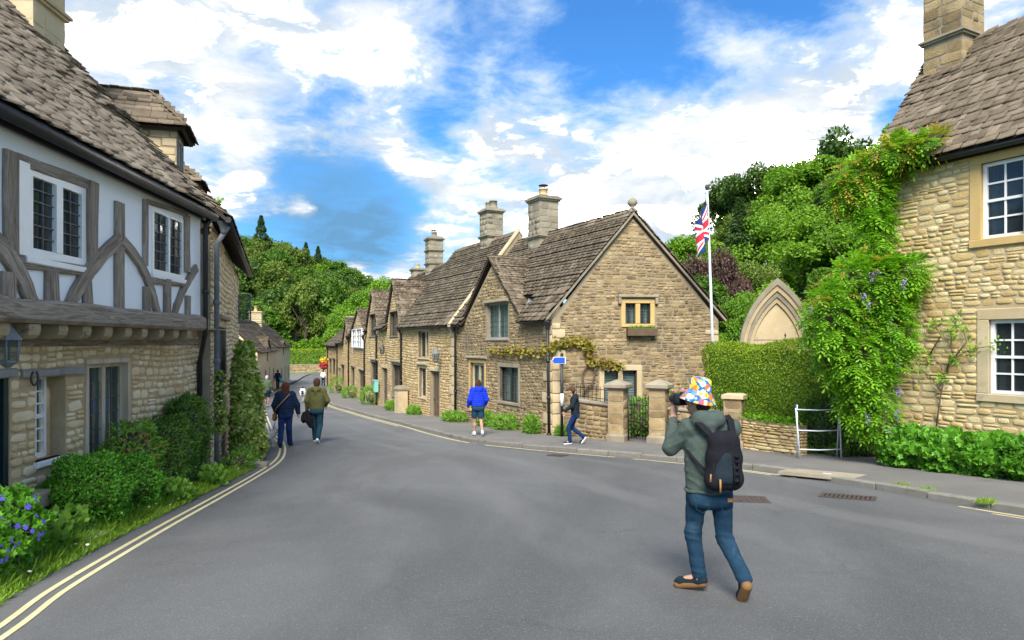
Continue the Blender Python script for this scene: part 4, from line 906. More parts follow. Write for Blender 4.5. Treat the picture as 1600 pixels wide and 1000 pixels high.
def row_cottage(name, label, A, B, ze, zr, half, wins=(), doors=(), dorm=(), pipes=(), chim=(), mat='stone_row', first=True, minpx=8, over=.22, coping=None, stone=(.09, .16), zg=None, zeB=None):
    pc = Pieces(); A, B = Vector(A), Vector(B); L = (B - A).length; ho = thing(name, label, 'house', (*((A + B) / 2), G((A.y + B.y) / 2)))
    fr = Fr(A, B - A, -1); g = G(B.y) - .6; holes = []
    R = [(fr.rect(*w_[:4]), w_) for w_ in wins]; Dr = [fr.rect(*d_) for d_ in doors]
    for r, _ in R: holes.append(r)
    for r in Dr: holes.append(r)
    prof = [(0, g, ze)]; D2 = []
    for (x0, x1, ya) in dorm:
        s0, s1 = sorted((fr.s_at(x0), fr.s_at(x1))); sm = (s0 + s1) / 2; zt = H - (ya - CY) / F * fr.Y(sm); prof += [(s0, g, ze), (s0 + .01, g, ze + .25), (sm, g, zt), (s1 - .01, g, ze + .25), (s1, g, ze)]; D2.append((s0, s1, zt))
    prof.append((L, g, ze)); prof.sort(key=lambda q: q[0])
    mb = MB(); wall_body(mb, fr, prof, holes, .25); shell(mb, [fr.p(L, 0).xy, (fr.p(L, 0) - fr.N(2 * half)).xy, (fr.p(0, 0) - fr.N(2 * half)).xy, fr.p(0, 0).xy], g, ze)
    for s_ in (.15, L - .15): mb.prism([fr.p(s_, ze), fr.p(s_, zr - .05) - fr.N(half), fr.p(s_, ze) - fr.N(2 * half)], fr.U(.1))
    wl = mb.build('wall', MT['mortar'], ho)
    ex = lambda w_, p=.09: [w_[0] - p, w_[1] + p, w_[2] - p, w_[3] + p * 1.2]
    fill_stones(pc, wl, fr, [(a, b, c - .06) for a, b, c in prof], [ex(h) for h in holes], mat, stone, (1.2, 2.6), (.008, .024), gap=.014, wav=.03)
    for r, w_ in R:
        o = w_[4] if len(w_) > 4 else {}; kw = dict(rec=.12, nl=2, grid=(2, 4), fw=.05, mw=.09, fmat='door', glass='pane_dark', sur=.09, surmat='ashlar_grey', hood=1); kw.update(o); window(ho, fr, r, **kw)
    for r in Dr: plank_door(ho, fr, r)
    for r in Dr: q = MB(); q.cbox(fr.p(r[0] - .12, r[3], -.1), fr.U(r[1] - r[0] + .24), ZV(.16), fr.N(.13), .015); q.build('lintel', MT['ashlar'], ho)
    E0, E1 = fr.p(-.05, ze, over), fr.p(L + .03, zeB if zeB else ze, over); R0, R1 = fr.p(-.05, zr) - fr.N(half), fr.p(L + .03, zr) - fr.N(half); B0, B1 = fr.p(-.05, ze) - fr.N(2 * half + .2), fr.p(L + .03, ze) - fr.N(2 * half + .2)
    gq, sk = slope_gaps(E0, E1, R0, R1, [((s0 + .1) / L, (s1 - .1) / L) for s0, s1, _ in D2], (over + .4) / (half + over)); rf = roof_obj(ho, gq + [(B0, B1, R1, R0)]); tiles(pc, rf, E0, E1, R0, R1, (.18, .12), (.2, .42), skip=sk); ridge_tiles(rf, R0, R1)
    for (s0, s1, zt) in D2: gable_dormer(pc, ho, rf, fr, s0, s1, ze + .22, zt, min(half * .8, (zt - ze) / (zr - ze) * half + .1))
    if coping:
        q = MB(); q.cbox(fr.p(-.16, ze - .1, over + .1), (R0 - E0) + ZV(.16) - fr.N(.12) , fr.U(.26), ZV(.14), .02); q.build('coping', MT['ashlar'], ho)
        q = MB(); q.prism([fr.p(-.12, ze - 1.2), fr.p(-.12, ze + .0, .12), fr.p(-.12, zr + .05) - fr.N(half), fr.p(-.12, ze - 1.2) - fr.N(2 * half)], fr.U(.14)); q.build('parapet_wall', MT['mortar_grey'], ho)
        quoins(pc, wl, fr, -.02, 1, g, ze - .12, 'ashlar', (.3, .45), (.42, .6), .03)
    for px in pipes:
        s_ = fr.s_at(px); downpipe(ho, [fr.p(s_, ze - .05, over), fr.p(s_, ze - .35, .08), fr.p(s_, G(fr.Y(s_)) + .1, .08)], .05, fr.p(s_, ze - .02, .16))
    t_ = -.05
    for (s0, s1, _) in sorted(D2): gutter(ho, [fr.p(t_, ze - .05, over), fr.p(s0, ze - .05, over)], .05); t_ = s1
    gutter(ho, [fr.p(t_, ze - .05, over), fr.p(L, ze - .05, over)], .05)
    for (s_, wx, zt, pots, co) in chim:
        c = fr.p(s_, 0) - fr.N(half); chimney(pc, ho, (c.x, c.y), math.atan2(fr.u.y, fr.u.x), wx, wx * .95, zr - .7, zt, co, .07, pots)
    pc.finish(300, minpx); return fr
PA1 = FF.p(7.15, 0).xy; PA2 = Vector((-5.18, 32.5)); PA3 = Vector((-8.94, 42)); PA4 = Vector((-11.95, 50)); PA5 = Vector((-14.8, 58)); PA6 = Vector((-19.6, 72))
oc = dict(fmat='ashlar', glass='pane_dark', surmat='ashlar')
F2 = row_cottage('row_cottage', 'stone cottage with plank door and wall lantern next left of the gabled cottage', PA1, PA2, H + .70, H + 4.5, 2.75,
    wins=[(654, 670, 517, 559, dict(oc, nl=2, grid=(1, 1), mw=.14, hood=None)), (655, 666, 575, 621, dict(nl=1, grid=(2, 4), fmat='worn_wood_frame', surmat='ashlar'))], doors=[(673, 686, 580, 660)],
    chim=[(2.5, .8, H + 5.72, [(-.2, 0, .18, .36, 'ashlar_grey', False), (.2, 0, .18, .36, 'ashlar_grey', False)], (.42,))], coping=True)
F3 = row_cottage('row_cottage', 'ochre stone cottage with two gabled dormers and mint green wall box', PA2, PA3, H + .72, H + 4.05, 2.7,
    wins=[(613, 626, 570, 619), (580, 591, 566, 609), (609, 622, 487, 525, dict(hood=None, sur=.06)), (577, 588, 491, 525, dict(hood=None, sur=.06))], doors=[(597, 605, 575, 640)], dorm=[(605, 627, 440), (574, 592, 456)], pipes=[590, 629],
    chim=[(4.4, .82, H + 5.6, [(0, 0, .15, .3, 'ashlar_grey', True)], (.4, .72)), (8.2, .7, H + 4.3, [(0, 0, .12, .25, 'buffpot', False)], (.5,))])
F4 = row_cottage('row_cottage', 'ochre stone cottage with white bay window in its gabled dormer', PA3, PA4, H + .45, H + 2.95, 2.4,
    wins=[(553, 568, 514, 543, dict(rec=-.16, fmat='white_paint', bmat='white_paint', bw=.03, grid=(2, 3), hood=None, sur=None, dep=.16, surmat='white_paint')), (549, 554, 575, 602)], doors=[(560, 569, 578, 620)], dorm=[(549, 572, 484)], pipes=[571, 546],
    chim=[(3.4, .95, H + 3.2, [(-.2, 0, .13, .45, 'buffpot', False), (.2, 0, .13, .45, 'buffpot', False)], (.5,))])
F5 = row_cottage('row_cottage', 'small stone cottage with low dormer near the far end of the row', PA4, PA5, H - .05, H + 2.25, 2.2, wins=[(534, 538, 572, 596), (540, 544, 516, 533, dict(hood=None, sur=.06))], doors=[(529, 532, 575, 606)], dorm=[(537, 546, 500)], pipes=[528])
F6 = row_cottage('row_cottage', 'last stone cottage of the row with tall grey chimney at the bend', PA5, PA6, H - .3, H + 1.75, 2.2, wins=[(520, 524, 562, 582), (515, 518, 562, 580)], pipes=[513], chim=[(2.0, 1.0, H + 2.3, [], (.5,)), (12, 1.0, H + 2.5, [], (.5,))])

# ================================================================== pale cottages on the left, far down
def cottages_left():
    A = Vector((-17.9, 48)); B = Vector((-22.3, 64.5)); C = Vector((-26.2, 80.5))
    for i, (a, b, lb, dm, ez, rz_) in enumerate(((A, B, 'pale rendered cottage with pointed dormers, the nearer one left of the street', ((414, 421, 527), (430.5, 436, 529)), H - .75, H + 1.95), (B, C, 'farther pale cottage with the two pot chimney left of the street', ((441, 445, 534),), H - .5, H + 2.0))):
        pc = Pieces(); L = (b - a).length; fr = Fr(a, b - a, 1); g = G(b.y) - .5; ho = thing('pale_cottage', lb, 'house', (a.x, a.y, G(a.y)))
        prof = [(0, g, ez)]; D2 = []
        for (x0, x1, ya) in dm:
            s0, s1 = sorted((fr.s_at(x0), fr.s_at(x1)))
            if s0 < 0 or s1 > L: continue
            sm = (s0 + s1) / 2; zt = H - (ya - CY) / F * fr.Y(sm); prof += [(s0, g, ez), (s0 + .01, g, ez + .3), (sm, g, zt), (s1 - .01, g, ez + .3), (s1, g, ez)]; D2.append((s0, s1, zt))
        prof.append((L, g, ez)); holes = []
        for (s0, s1, zt) in D2: holes.append([(s0 + s1) / 2 - .4, (s0 + s1) / 2 + .4, ez - .75, ez + .3])
        zgr = G(a.y + 8)
        for k in range(4): s_ = L * (.12 + .24 * k); holes.append([s_ - .4, s_ + .4, zgr + .9 - k * .08, zgr + 2.0 - k * .08] if k % 2 else [s_ - .4, s_ + .45, zgr + .1, zgr + 2.05])
        mb = MB(); wall_body(mb, fr, prof, holes, .2); shell(mb, [fr.p(L, 0).xy, (fr.p(L, 0) - fr.N(5)).xy, (fr.p(0, 0) - fr.N(5)).xy, fr.p(0, 0).xy], g, ez)
        for s_ in (.0, L - .15): mb.prism([fr.p(s_, ez), fr.p(s_, rz_ - .05) - fr.N(2.5), fr.p(s_, ez) - fr.N(5)], fr.U(.1))
        wl = mb.build('wall', MT['render'], ho)
        for k, h in enumerate(holes):
            if h[3] - h[2] > 1.5: plank_door(ho, fr, h, .08, n=3)
            else: window(ho, fr, h, .08, 2, (1, 2), .06, .08, fmat='ashlar', glass='pane_dark', sur=.08, surmat='ashlar')
        E0, E1, R0, R1 = fr.p(-.1, ez, .25), fr.p(L + .1, ez, .25), fr.p(-.1, rz_) - fr.N(2.5), fr.p(L + .1, rz_) - fr.N(2.5)
        rf = roof_obj(ho, [(E0, E1, R1, R0), (fr.p(-.1, ez) - fr.N(5.2), fr.p(L + .1, ez) - fr.N(5.2), R1, R0)]); tiles(pc, rf, E0, E1, R0, R1, (.2, .14), (.25, .5)); ridge_tiles(rf, R0, R1, 12)
        for (s0, s1, zt) in D2: gable_dormer(pc, ho, rf, fr, s0, s1, ez + .26, zt, 1.6)
        if i == 1: c = fr.p(6, 0) - fr.N(2.5); chimney(pc, ho, c.xy, math.atan2(fr.u.y, fr.u.x), 1.3, 1.2, rz_ - .8, H + 3.0, (.4,), .07, [(-.22, 0, .16, .55, 'buffpot', False), (.22, 0, .16, .55, 'terracotta', False)], 'ashlar', 'ashlar')
        pc.finish(300, 9)
    # low outbuilding in front of them
    pc = Pieces(); ho = thing('outbuilding', 'low tiled outbuilding in front of the pale cottages', 'outbuilding', (-17, 43, G(43))); fr = Fr((-16.75, 40.5), (-1.3, 6.5), 1); L = 6.4; ez = H - .95; rz_ = H + .55; g = G(46) - .4
    mb = MB(); wall_body(mb, fr, [(0, g, ez), (L, g, ez)], [], .2); shell(mb, [fr.p(L, 0).xy, (fr.p(L, 0) - fr.N(3.4)).xy, (fr.p(0, 0) - fr.N(3.4)).xy, fr.p(0, 0).xy], g, ez)
    for s_ in (0, L - .1): mb.prism([fr.p(s_, ez), fr.p(s_, rz_) - fr.N(1.7), fr.p(s_, ez) - fr.N(3.4)], fr.U(.1))
    wl = mb.build('wall', MT['mortar'], ho); fill_stones(pc, wl, fr, [(0, g, ez - .05), (L, g, ez - .05)], [], 'stone_row', (.12, .2), (1.4, 3))
    E0, E1, R0, R1 = fr.p(-.15, ez, .2), fr.p(L, ez, .2), fr.p(-.15, rz_) - fr.N(1.7), fr.p(L, rz_) - fr.N(1.7); rf = roof_obj(ho, [(E0, E1, R1, R0), (fr.p(-.15, ez) - fr.N(3.6), fr.p(L, ez) - fr.N(3.6), R1, R0)]); tiles(pc, rf, E0, E1, R0, R1, (.2, .14), (.25, .5)); ridge_tiles(rf, R0, R1)
    pc.finish(300, 9)
cottages_left()

# ================================================================== stone house on the right
def house_right():
    pc = Pieces(); ho = thing('wisteria_house', 'cream rubble stone house with white sash windows behind the wisteria', 'house', (8.5, 13.4, G(13.4)))
    u = Vector((.524, -1)).normalized(); fr = Fr((7.88, 14.5), u, 1); L = 8.0; ze = H + 3.62; g = G(10) - 1.2; half = 1.95; zr = H + 6.5
    wu = fr.rect(1533, 1602, 249, 371); wl_ = fr.rect(1545, 1612, 499, 617); wu[3] = fr.z_at(1566, 249); wu[2] = fr.z_at(1566, 370)
    wu2 = [w_ + (3.2 if i < 2 else 0) for i, w_ in enumerate(wu)]; wl2 = [w_ + (3.2 if i < 2 else 0) for i, w_ in enumerate(wl_)]
    # narrow gable return on the left
    mb = MB(); holes = [wu, wl_, wu2, wl2]; wall_body(mb, fr, [(0, g, ze), (L, g, ze)], holes, .2)
    shell(mb, [fr.p(L, 0).xy, (fr.p(L, 0) - fr.N(2 * half)).xy, (fr.p(0, 0) - fr.N(2 * half)).xy, fr.p(0, 0).xy], g, ze)
    for s_ in (.0, L - .1): mb.prism([fr.p(s_, ze), fr.p(s_, zr) - fr.N(half), fr.p(s_, ze) - fr.N(2 * half)], fr.U(.1))
    wl = mb.build('wall', MT['mortar_tan'], ho)
    ex = lambda w_: [w_[0] - .21, w_[1] + .21, w_[2] - .17, w_[3] + .2]
    fill_stones(pc, wl, fr, [(.0, g, ze - .04), (L, g, ze - .04)], [ex(h) for h in holes], 'stone_r', (.075, .17), (1.1, 2.9), (.008, .024), 'slab', .026, wav=.03, split=.25)
    fgb = Fr((fr.p(0, 0) - fr.N(2 * half)).xy, fr.n, 1); fill_stones(pc, wl, fgb, [(0, g, ze), (half, g, zr - .1), (2 * half, g, ze)], [], 'stone_r', (.12, .2), (1.3, 3), key='slab')
    for h in (wu, wl_, wu2, wl2): window(ho, fr, h, .07, 1, (2, 4), .065, fmat='white_paint', bmat='white_paint', bw=.032, glass='pane_dark', cur=(.18, .86, 0), sur=.19, surmat='ashlar_ochre' if h is wu else 'ashlar', dep=.08, sash=.5)
    q = MB(); c = fr.p((wl_[0] + wl_[1]) / 2 - .12, (wl_[2] * .58 + wl_[3] * .42), -.16)      # paper star in the pane
    star = [c + fr.U(math.sin(k * math.pi / 5) * (.075 if k % 2 == 0 else .03)) + ZV(math.cos(k * math.pi / 5) * (.075 if k % 2 == 0 else .03)) for k in range(10)]
    q.prism(star, fr.N(.006)); tag(q.build('paper_star', MT['white_sign'], None, c), 'white paper star hung inside the lower sash window', 'ornament').location = c
    e = .22; E0, E1, R0, R1 = fr.p(-.18, ze + .02, e), fr.p(L, ze + .02, e), fr.p(-.18, zr) - fr.N(half), fr.p(L, zr) - fr.N(half)
    rf = roof_obj(ho, [(E0, E1, R1, R0), (fr.p(-.18, ze) - fr.N(2 * half + e), fr.p(L, ze) - fr.N(2 * half + e), R1, R0)])
    tiles(pc, rf, E0, E1, R0, R1, (.15, .1), (.16, .35)); ridge_tiles(rf, R0, R1)
    gutter(ho, [fr.p(-.2, ze - .06, e), fr.p(L, ze - .06, e)], .06); q = MB(); q.cbox(fr.p(-.1, ze - .13, .04), fr.U(L), ZV(.13), fr.N(.03), .006); q.build('fascia', MT['iron'], ho)
    cc = fr.p(.42, 0) - fr.N(half * .93); chimney(pc, ho, cc.xy, math.atan2(fr.u.y, fr.u.x), .82, .82, zr - .75, zr + 1.45, (.36,), .08, [(0, 0, .16, .45, 'buffpot', False)], 'ashlar_grey', 'stone_m')
    pc.finish(300, 8); return fr
FRH = house_right()

# ================================================================== plants
DIAM = np.array([(0, 0), (.45, .5), (1, 0), (.45, -.5)])
OVAL = np.array([(0, 0), (.25, .42), (.6, .46), (1, 0), (.6, -.46), (.25, -.42)])
STAR = np.array([(0, 0), (.05, .5), (.42, .34), (.62, .55), (.72, .22), (1.05, 0), (.72, -.22), (.62, -.55), (.42, -.34), (.05, -.5)])
PETAL = np.array([(.5 + .5 * math.cos(t) * (1 if k % 2 else .78), .5 * math.sin(t) * (1 if k % 2 else .78)) for k, t in enumerate(np.linspace(0, 2 * math.pi, 10, endpoint=False))])
def unit(a): return a / (np.linalg.norm(a, axis=-1, keepdims=True) + 1e-9)
def rdir(n): return unit(RNG.normal(size=(n, 3)))
class Leaf:
    """collects many small leaf faces into one mesh"""
    def __init__(s): s.V = []; s.F = {}; s.n = 0; s.mi = {}
    def add(s, C, T, N, L, W=None, shape=DIAM, fold=.12, mi=0):
        C = np.asarray(C, float); n = len(C); T = unit(np.asarray(T, float)); S = unit(np.cross(N, T)); Nn = unit(np.cross(T, S)); L = np.broadcast_to(L, (n,)).astype(float); W = L * .6 if W is None else np.broadcast_to(W, (n,)).astype(float)
        k = len(shape); V = C[:, None] + T[:, None] * (shape[None, :, :1] * L[:, None, None]) + S[:, None] * (shape[None, :, 1:] * W[:, None, None]) - Nn[:, None] * (np.abs(shape[None, :, 1:]) * 2 * W[:, None, None] * fold)
        s.V.append(V.reshape(-1, 3)); s.F.setdefault(k, []).append((np.arange(n * k).reshape(n, k) + s.n, mi)); s.n += n * k
    def mesh(s, name, mats, base=(0, 0, 0)):
        Fs, mi = [], []
        for k, l in s.F.items():
            for f, m in l: Fs.append(f); mi += [m] * len(f)
        return np_mesh(name, np.concatenate(s.V) - np.array(tuple(base)), Fs, mats, mi)
    def build(s, name, mats, parent=None, base=None):
        b = BASE[parent.name] if parent is not None else Vector(base or (0, 0, 0)); return add_obj(name, s.mesh(name, mats, b), parent, base)
def lump(mb, c, r, seed=0, n=10, m=0, amp=.12):
    """lumpy ball that fills the inside of a shrub"""
    rr = random.Random(seed); ph = [rr.uniform(0, 6) for _ in range(6)]; V = []; c = Vector(c)
    for i in range(n + 1):
        t = math.pi * i / n
        for j in range(n * 2):
            p = math.pi * j / n; d = Vector((math.sin(t) * math.cos(p), math.sin(t) * math.sin(p), math.cos(t))); k = 1 + amp * (math.sin(3 * d.x + ph[0]) * math.sin(4 * d.y + ph[1]) + math.sin(5 * d.z + ph[2]) * .6)
            V.append(c + Vector((d.x * r[0], d.y * r[1], d.z * r[2])) * k)
    q = n * 2; mb.add(V, [(i * q + j, (i + 1) * q + j, (i + 1) * q + (j + 1) % q, i * q + (j + 1) % q) for i in range(n) for j in range(q)], m, True)
def shell_pts(n, ells, depth=.12, zmin=None):
    """points on the union surface of ellipsoids, with outward normals"""
    A = np.array([e[1][0] * e[1][1] + e[1][1] * e[1][2] + e[1][0] * e[1][2] for e in ells]); k = RNG.choice(len(ells), size=n * 3, p=A / A.sum())
    c = np.array([tuple(e[0]) for e in ells])[k]; r = np.array([e[1] for e in ells])[k]; d = rdir(n * 3)
    bump = 1 + .10 * np.sin(d[:, 0] * 5 + k) * np.sin(d[:, 1] * 6 + 2 * k) + .08 * np.sin(d[:, 2] * 9 + k)
    Pn = c + d * r * (bump * (1 - depth * RNG.random(n * 3) ** 1.5))[:, None]; N = unit(d / r); ok = np.ones(n * 3, bool)
    for cc, rr in ells: ok &= (((Pn - np.array(tuple(cc))) / np.array(rr)) ** 2).sum(1) > .62
    if zmin is not None: ok &= Pn[:, 2] > zmin
    return Pn[ok][:n], N[ok][:n]
def bush(name, label, cat, ells, mat, n, L, W=None, shape=DIAM, inner='twigs', flowers=(), zmin=None, spread=.7, group=None, depth=.15, fold=.12, upb=.3, core=.74):
    b = Vector((ells[0][0][0], ells[0][0][1], G(ells[0][0][1]))); t = thing(name, label, cat, b, group)
    Pn, N = shell_pts(n, ells, depth, zmin); T = unit(N * .5 + rdir(len(Pn)) * spread + np.array([0, 0, upb])); Nn = unit(N + rdir(len(Pn)) * .6)
    lf = Leaf(); lf.add(Pn, T, Nn, L * RNG.uniform(.6, 1.3, len(Pn)), None if W is None else W * RNG.uniform(.7, 1.2, len(Pn)), shape, fold); lf.build('foliage', MT[mat], t)
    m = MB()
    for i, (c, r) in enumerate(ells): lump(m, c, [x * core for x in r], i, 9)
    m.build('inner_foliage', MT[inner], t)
    for (fm, fn, fs, nm) in flowers:
        Q, N = shell_pts(fn, ells, .03, zmin); f = Leaf(); T = np.cross(N, rdir(len(Q))); f.add(Q + N * .03 - unit(T) * fs / 2, T, N, fs * RNG.uniform(.7, 1.2, len(Q)), fs * RNG.uniform(.7, 1.1, len(Q)), PETAL, -.1); tag(f.build(nm, MT[fm], t), kind='stuff')
    return t

# ---- left garden
zg = lambda y: G(y) + .05
bush('box_bush', 'round clipped bright green box bush nearest the road', 'bush', [((-4.98, 8.0, zg(8) + .34), (.50, .46, .44))], 'l_box', 11000, .036, .026, OVAL, zmin=zg(8) - .02, depth=.3)
bush('box_bush', 'smaller green box bush tucked behind the round clipped one', 'bush', [((-4.98, 8.95, zg(9) + .31), (.38, .34, .38))], 'l_box', 6500, .036, .026, OVAL, zmin=zg(9) - .02, depth=.3)
bush('dark_shrub', 'large dark green shrub against the stone wall by the downpipe', 'shrub', [((-5.38, 10.7, zg(10.6) + .5), (.36, .62, .58)), ((-5.48, 11.5, zg(11.5) + .8), (.33, .5, .64)), ((-5.25, 10.2, zg(10) + .3), (.36, .4, .38))], 'l_dark', 13000, .06, .026, OVAL, zmin=zg(11) - .05)
bush('fuchsia', 'fuchsia bush with red flowers below the stone framed window', 'bush', [((-5.28, 9.5, zg(9.5) + .62), (.34, .55, .45))], 'l_weed', 2200, .07, .03, OVAL, flowers=[('l_red', 70, .05, 'flowers')], zmin=zg(9.5))
bush('blue_geranium', 'blue flowering cranesbill plant by the doorway in the corner', 'plant', [((-4.66, 6.15, zg(6.1) + .28), (.4, .45, .36)), ((-4.5, 5.5, zg(5.5) + .22), (.38, .45, .32)), ((-4.95, 6.6, zg(6.7) + .3), (.26, .3, .3))], 'l_ger', 4200, .06, .062, STAR, flowers=[('l_blue', 330, .055, 'flowers'), ('l_white', 10, .045, 'white_flowers')], zmin=zg(6) - .03)
bush('maroon_shrub', 'small maroon leaved shrub behind the white dog', 'shrub', [((-7.35, 19.2, G(19.2) + .42), (.35, .4, .36))], 'l_maroon', 1500, .07, .03, zmin=G(19))
bush('variegated_ivy', 'tall variegated ivy climbing beside the narrow stone house', 'ivy', [((-5.88, 14.9, G(14.7) + .75), (.24, .4, .85)), ((-5.95, 15.2, G(15) + 1.6), (.24, .45, .7)), ((-6.1, 15.6, G(15) + 2.15), (.18, .45, .5)), ((-5.62, 14.85, G(14.7) + .36), (.24, .36, .38)), ((-5.98, 15.6, G(15.9) + 1.1), (.26, .5, 1.0))], 'l_ivy', 8000, .085, .075, STAR, zmin=G(14.6) - .02, upb=-.3, depth=.35, spread=1.0)
bush('variegated_ivy', 'thin strand of ivy growing up the grey downpipe', 'ivy', [((-5.5, 12.85, G(12.8) + .9 + .22 * k), (.09, .10, .16)) for k in range(5)], 'l_ivy', 420, .06, .055, STAR, upb=-.2)
bush('green_weeds', 'low leafy weeds at the foot of the variegated ivy', 'plant', [((-5.5, 14.0, G(14) + .14), (.22, .4, .2)), ((-5.3, 13.2, G(13.2) + .12), (.25, .5, .2))], 'l_weed', 900, .09, .03, OVAL, upb=.6)
for i, (x, y, s_, lb) in enumerate(((-4.75, 7.3, .19, 'big leaved weed in the verge in front of the box bush'), (-4.55, 6.75, .16, 'big leaved weed by the stone slab near the blue flowers'), (-4.78, 9.7, .17, 'low weed clump beside the smaller box bush'), (-4.95, 11.2, .2, 'low weed clump in the verge below the dark shrub'))):
    bush('verge_weed', lb, 'plant', [((x, y, zg(y) + s_ * .5), (s_, s_ * 1.3, s_ * .8))], 'l_weed', 260, .10, .085, OVAL, 'l_weed', upb=.5)
# grass on the verge
q = resample(LEFT, .05); q = q[(q[:, 1] > 3.6) & (q[:, 1] < 14.6)]; n = 22000
i = RNG.integers(0, len(q), n); w_ = RNG.random(n) ** 1.3 * np.interp(q[i, 1], [3.6, 7, 10, 14.6], [.85, .62, .45, .35]); tn = np.gradient(q, axis=0); tn /= np.linalg.norm(tn, axis=1)[:, None]
xy = q[i] + np.stack([-tn[i, 1], tn[i, 0]], 1) * (w_ - .03)[:, None]; C = np.column_stack([xy, G(xy[:, 1]) + .0 + .06 * w_]); T = unit(RNG.normal(size=(n, 3)) * np.array([.55, .55, .1]) + np.array([.1, 0, .8]))
lf = Leaf(); lf.add(C, T, rdir(n), RNG.uniform(.05, .17, n) * (.6 + .5 * (w_ > .12)), .012, DIAM, 0); gr = lf.build('verge_grass', MT['l_grass']); tag(gr, 'tufty green grass along the left verge', 'grass', kind='stuff')
f = Leaf(); k = RNG.integers(0, n, 26); f.add(C[k] + [0, 0, .1], rdir(26) * [1, 1, .1], np.tile([0, -.5, 1.], (26, 1)), .04, .04, PETAL); o = f.build('daisies', MT['l_white']); tag(o, 'scattered white daisies in the verge grass', 'daisies', kind='stuff')
# stone edging in the verge
for i, (px, py, sx, sy, sz, lb) in enumerate(((75, 822, .55, .3, .2, 'rough edging stone left of the box bush'), (112, 830, .34, .26, .17, 'small edging stone touching the box bush'), (90, 848, .8, .5, .07, 'flat stone slab in the grass below the edging stones'), (208, 800, .3, .22, .17, 'mossy edging stone under the box bush right side'), (404, 730, .34, .16, .1, 'kerb stone edging in front of the variegated ivy'), (424, 694, .3, .14, .09, 'kerb stone edging beside the white dog'))):
    p = gp(px, py); m = MB(); m.cbox(p - Vector((sx / 2, sy / 2, .06)), (sx, .05, 0), (0, sy, 0), (0, 0, sz + .06), .04, 0, .03); tag(m.build('edging_stone', MT['ashlar_grey'], None, p), lb, 'stone')

# ---- hedge on the right
def hedge(name, label, P0, P1, depth, z0, z1, mat, n, L, rnd=.22, base=None):
    P0, P1 = Vector(P0), Vector(P1); t = thing(name, label, 'hedge', ((P0.x + P1.x) / 2, (P0.y + P1.y) / 2, z0)); u = (P1 - P0); W = u.length; u.normalize(); nv = Vector((u.y, -u.x)); hz = (z1 - z0)
    dims = np.array([W, depth, hz]) / 2; A = np.array([dims[1] * dims[2]] * 2 + [dims[0] * dims[2]] * 2 + [dims[0] * dims[1]] * 2); k = RNG.choice(6, n, p=A / A.sum()); pt = RNG.uniform(-1, 1, (n, 3)); ax = k // 2; pt[np.arange(n), ax] = np.where(k % 2, 1, -1)
    loc = pt * dims; r = rnd; cl = np.clip(loc, -(dims - r), dims - r); d = unit(loc - cl + 1e-6); loc = cl + d * r
    wob = .05 * np.sin(loc[:, 0] * 3.1) + .04 * np.sin(loc[:, 2] * 5 + loc[:, 0] * 2); loc += d * (wob - RNG.random(n) ** 1.4 * .13)[:, None]
    X = np.array([u.x, u.y, 0]); Yv = np.array([nv.x, nv.y, 0]); Zv = np.array([0, 0, 1.]); c0 = np.array([(P0.x + P1.x) / 2, (P0.y + P1.y) / 2, (z0 + z1) / 2])
    tow = lambda q: q[:, :1] * X + q[:, 1:2] * Yv + q[:, 2:] * Zv
    C = c0 + tow(loc); N = tow(d); T = unit(N * .45 + rdir(n) * .8 + [0, 0, .35]); lf = Leaf(); lf.add(C, T, unit(N + rdir(n) * .5), L * RNG.uniform(.6, 1.35, n), L * .55, DIAM, .1); lf.build('foliage', MT[mat], t)
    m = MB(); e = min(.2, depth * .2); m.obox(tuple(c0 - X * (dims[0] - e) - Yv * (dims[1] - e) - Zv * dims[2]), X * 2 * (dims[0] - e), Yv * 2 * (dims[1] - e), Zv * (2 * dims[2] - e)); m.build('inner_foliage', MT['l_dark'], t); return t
hedge('clipped_hedge', 'clipped yellow green hedge behind the low garden wall', (5.5, 18.7), (8.1, 15.95), 1.5, G(17) + .1, H + .0, 'l_hedge', 60000, .048, .42)
hedge('far_hedge', 'tall clipped bright hedge at the bend at the end of the street', (-42, 123), (-30, 124), 4, -4, H - 1.3, 'l_hedge', 9000, .3, .6)
bush('shade_shrub', 'dark leafy shrub behind the white metal frame', 'shrub', [((7.15, 15.6, G(15.6) + .45), (.5, .45, .5)), ((7.75, 15.0, G(15) + .35), (.45, .4, .4)), ((7.35, 15.9, G(15.6) + .9), (.5, .4, .5))], 'l_dark', 3800, .09, .04, OVAL)
bush('lavender', 'grey green lavender tuft at the foot of the low garden wall', 'plant', [((6.75, 15.55, G(15.5) + .2), (.28, .2, .14)), ((7.2, 14.9, G(15) + .2), (.3, .2, .15))], 'l_weed', 900, .1, .014, DIAM, upb=.7)
bush('cranesbill_bed', 'long low cranesbill bush under the sash windows', 'bush', [((7.62 + .52 * k * .62, 13.05 - k * .62, G(13 - k * .62) + .42), (.5, .5, .40)) for k in range(4)], 'l_ger', 7000, .10, .11, STAR, flowers=[('l_pink', 6, .05, 'flowers')], zmin=G(13) - .1)
bush('cranesbill_bed', 'cranesbill bush with a purple flower at the right edge of the picture', 'bush', [((8.95 + .3 * k, 10.72 - k * .6, G(10.7 - k * .6) + .38), (.45, .45, .36)) for k in range(3)], 'l_ger', 4200, .10, .11, STAR, flowers=[('l_pink', 10, .05, 'flowers')], zmin=G(11) - .15)
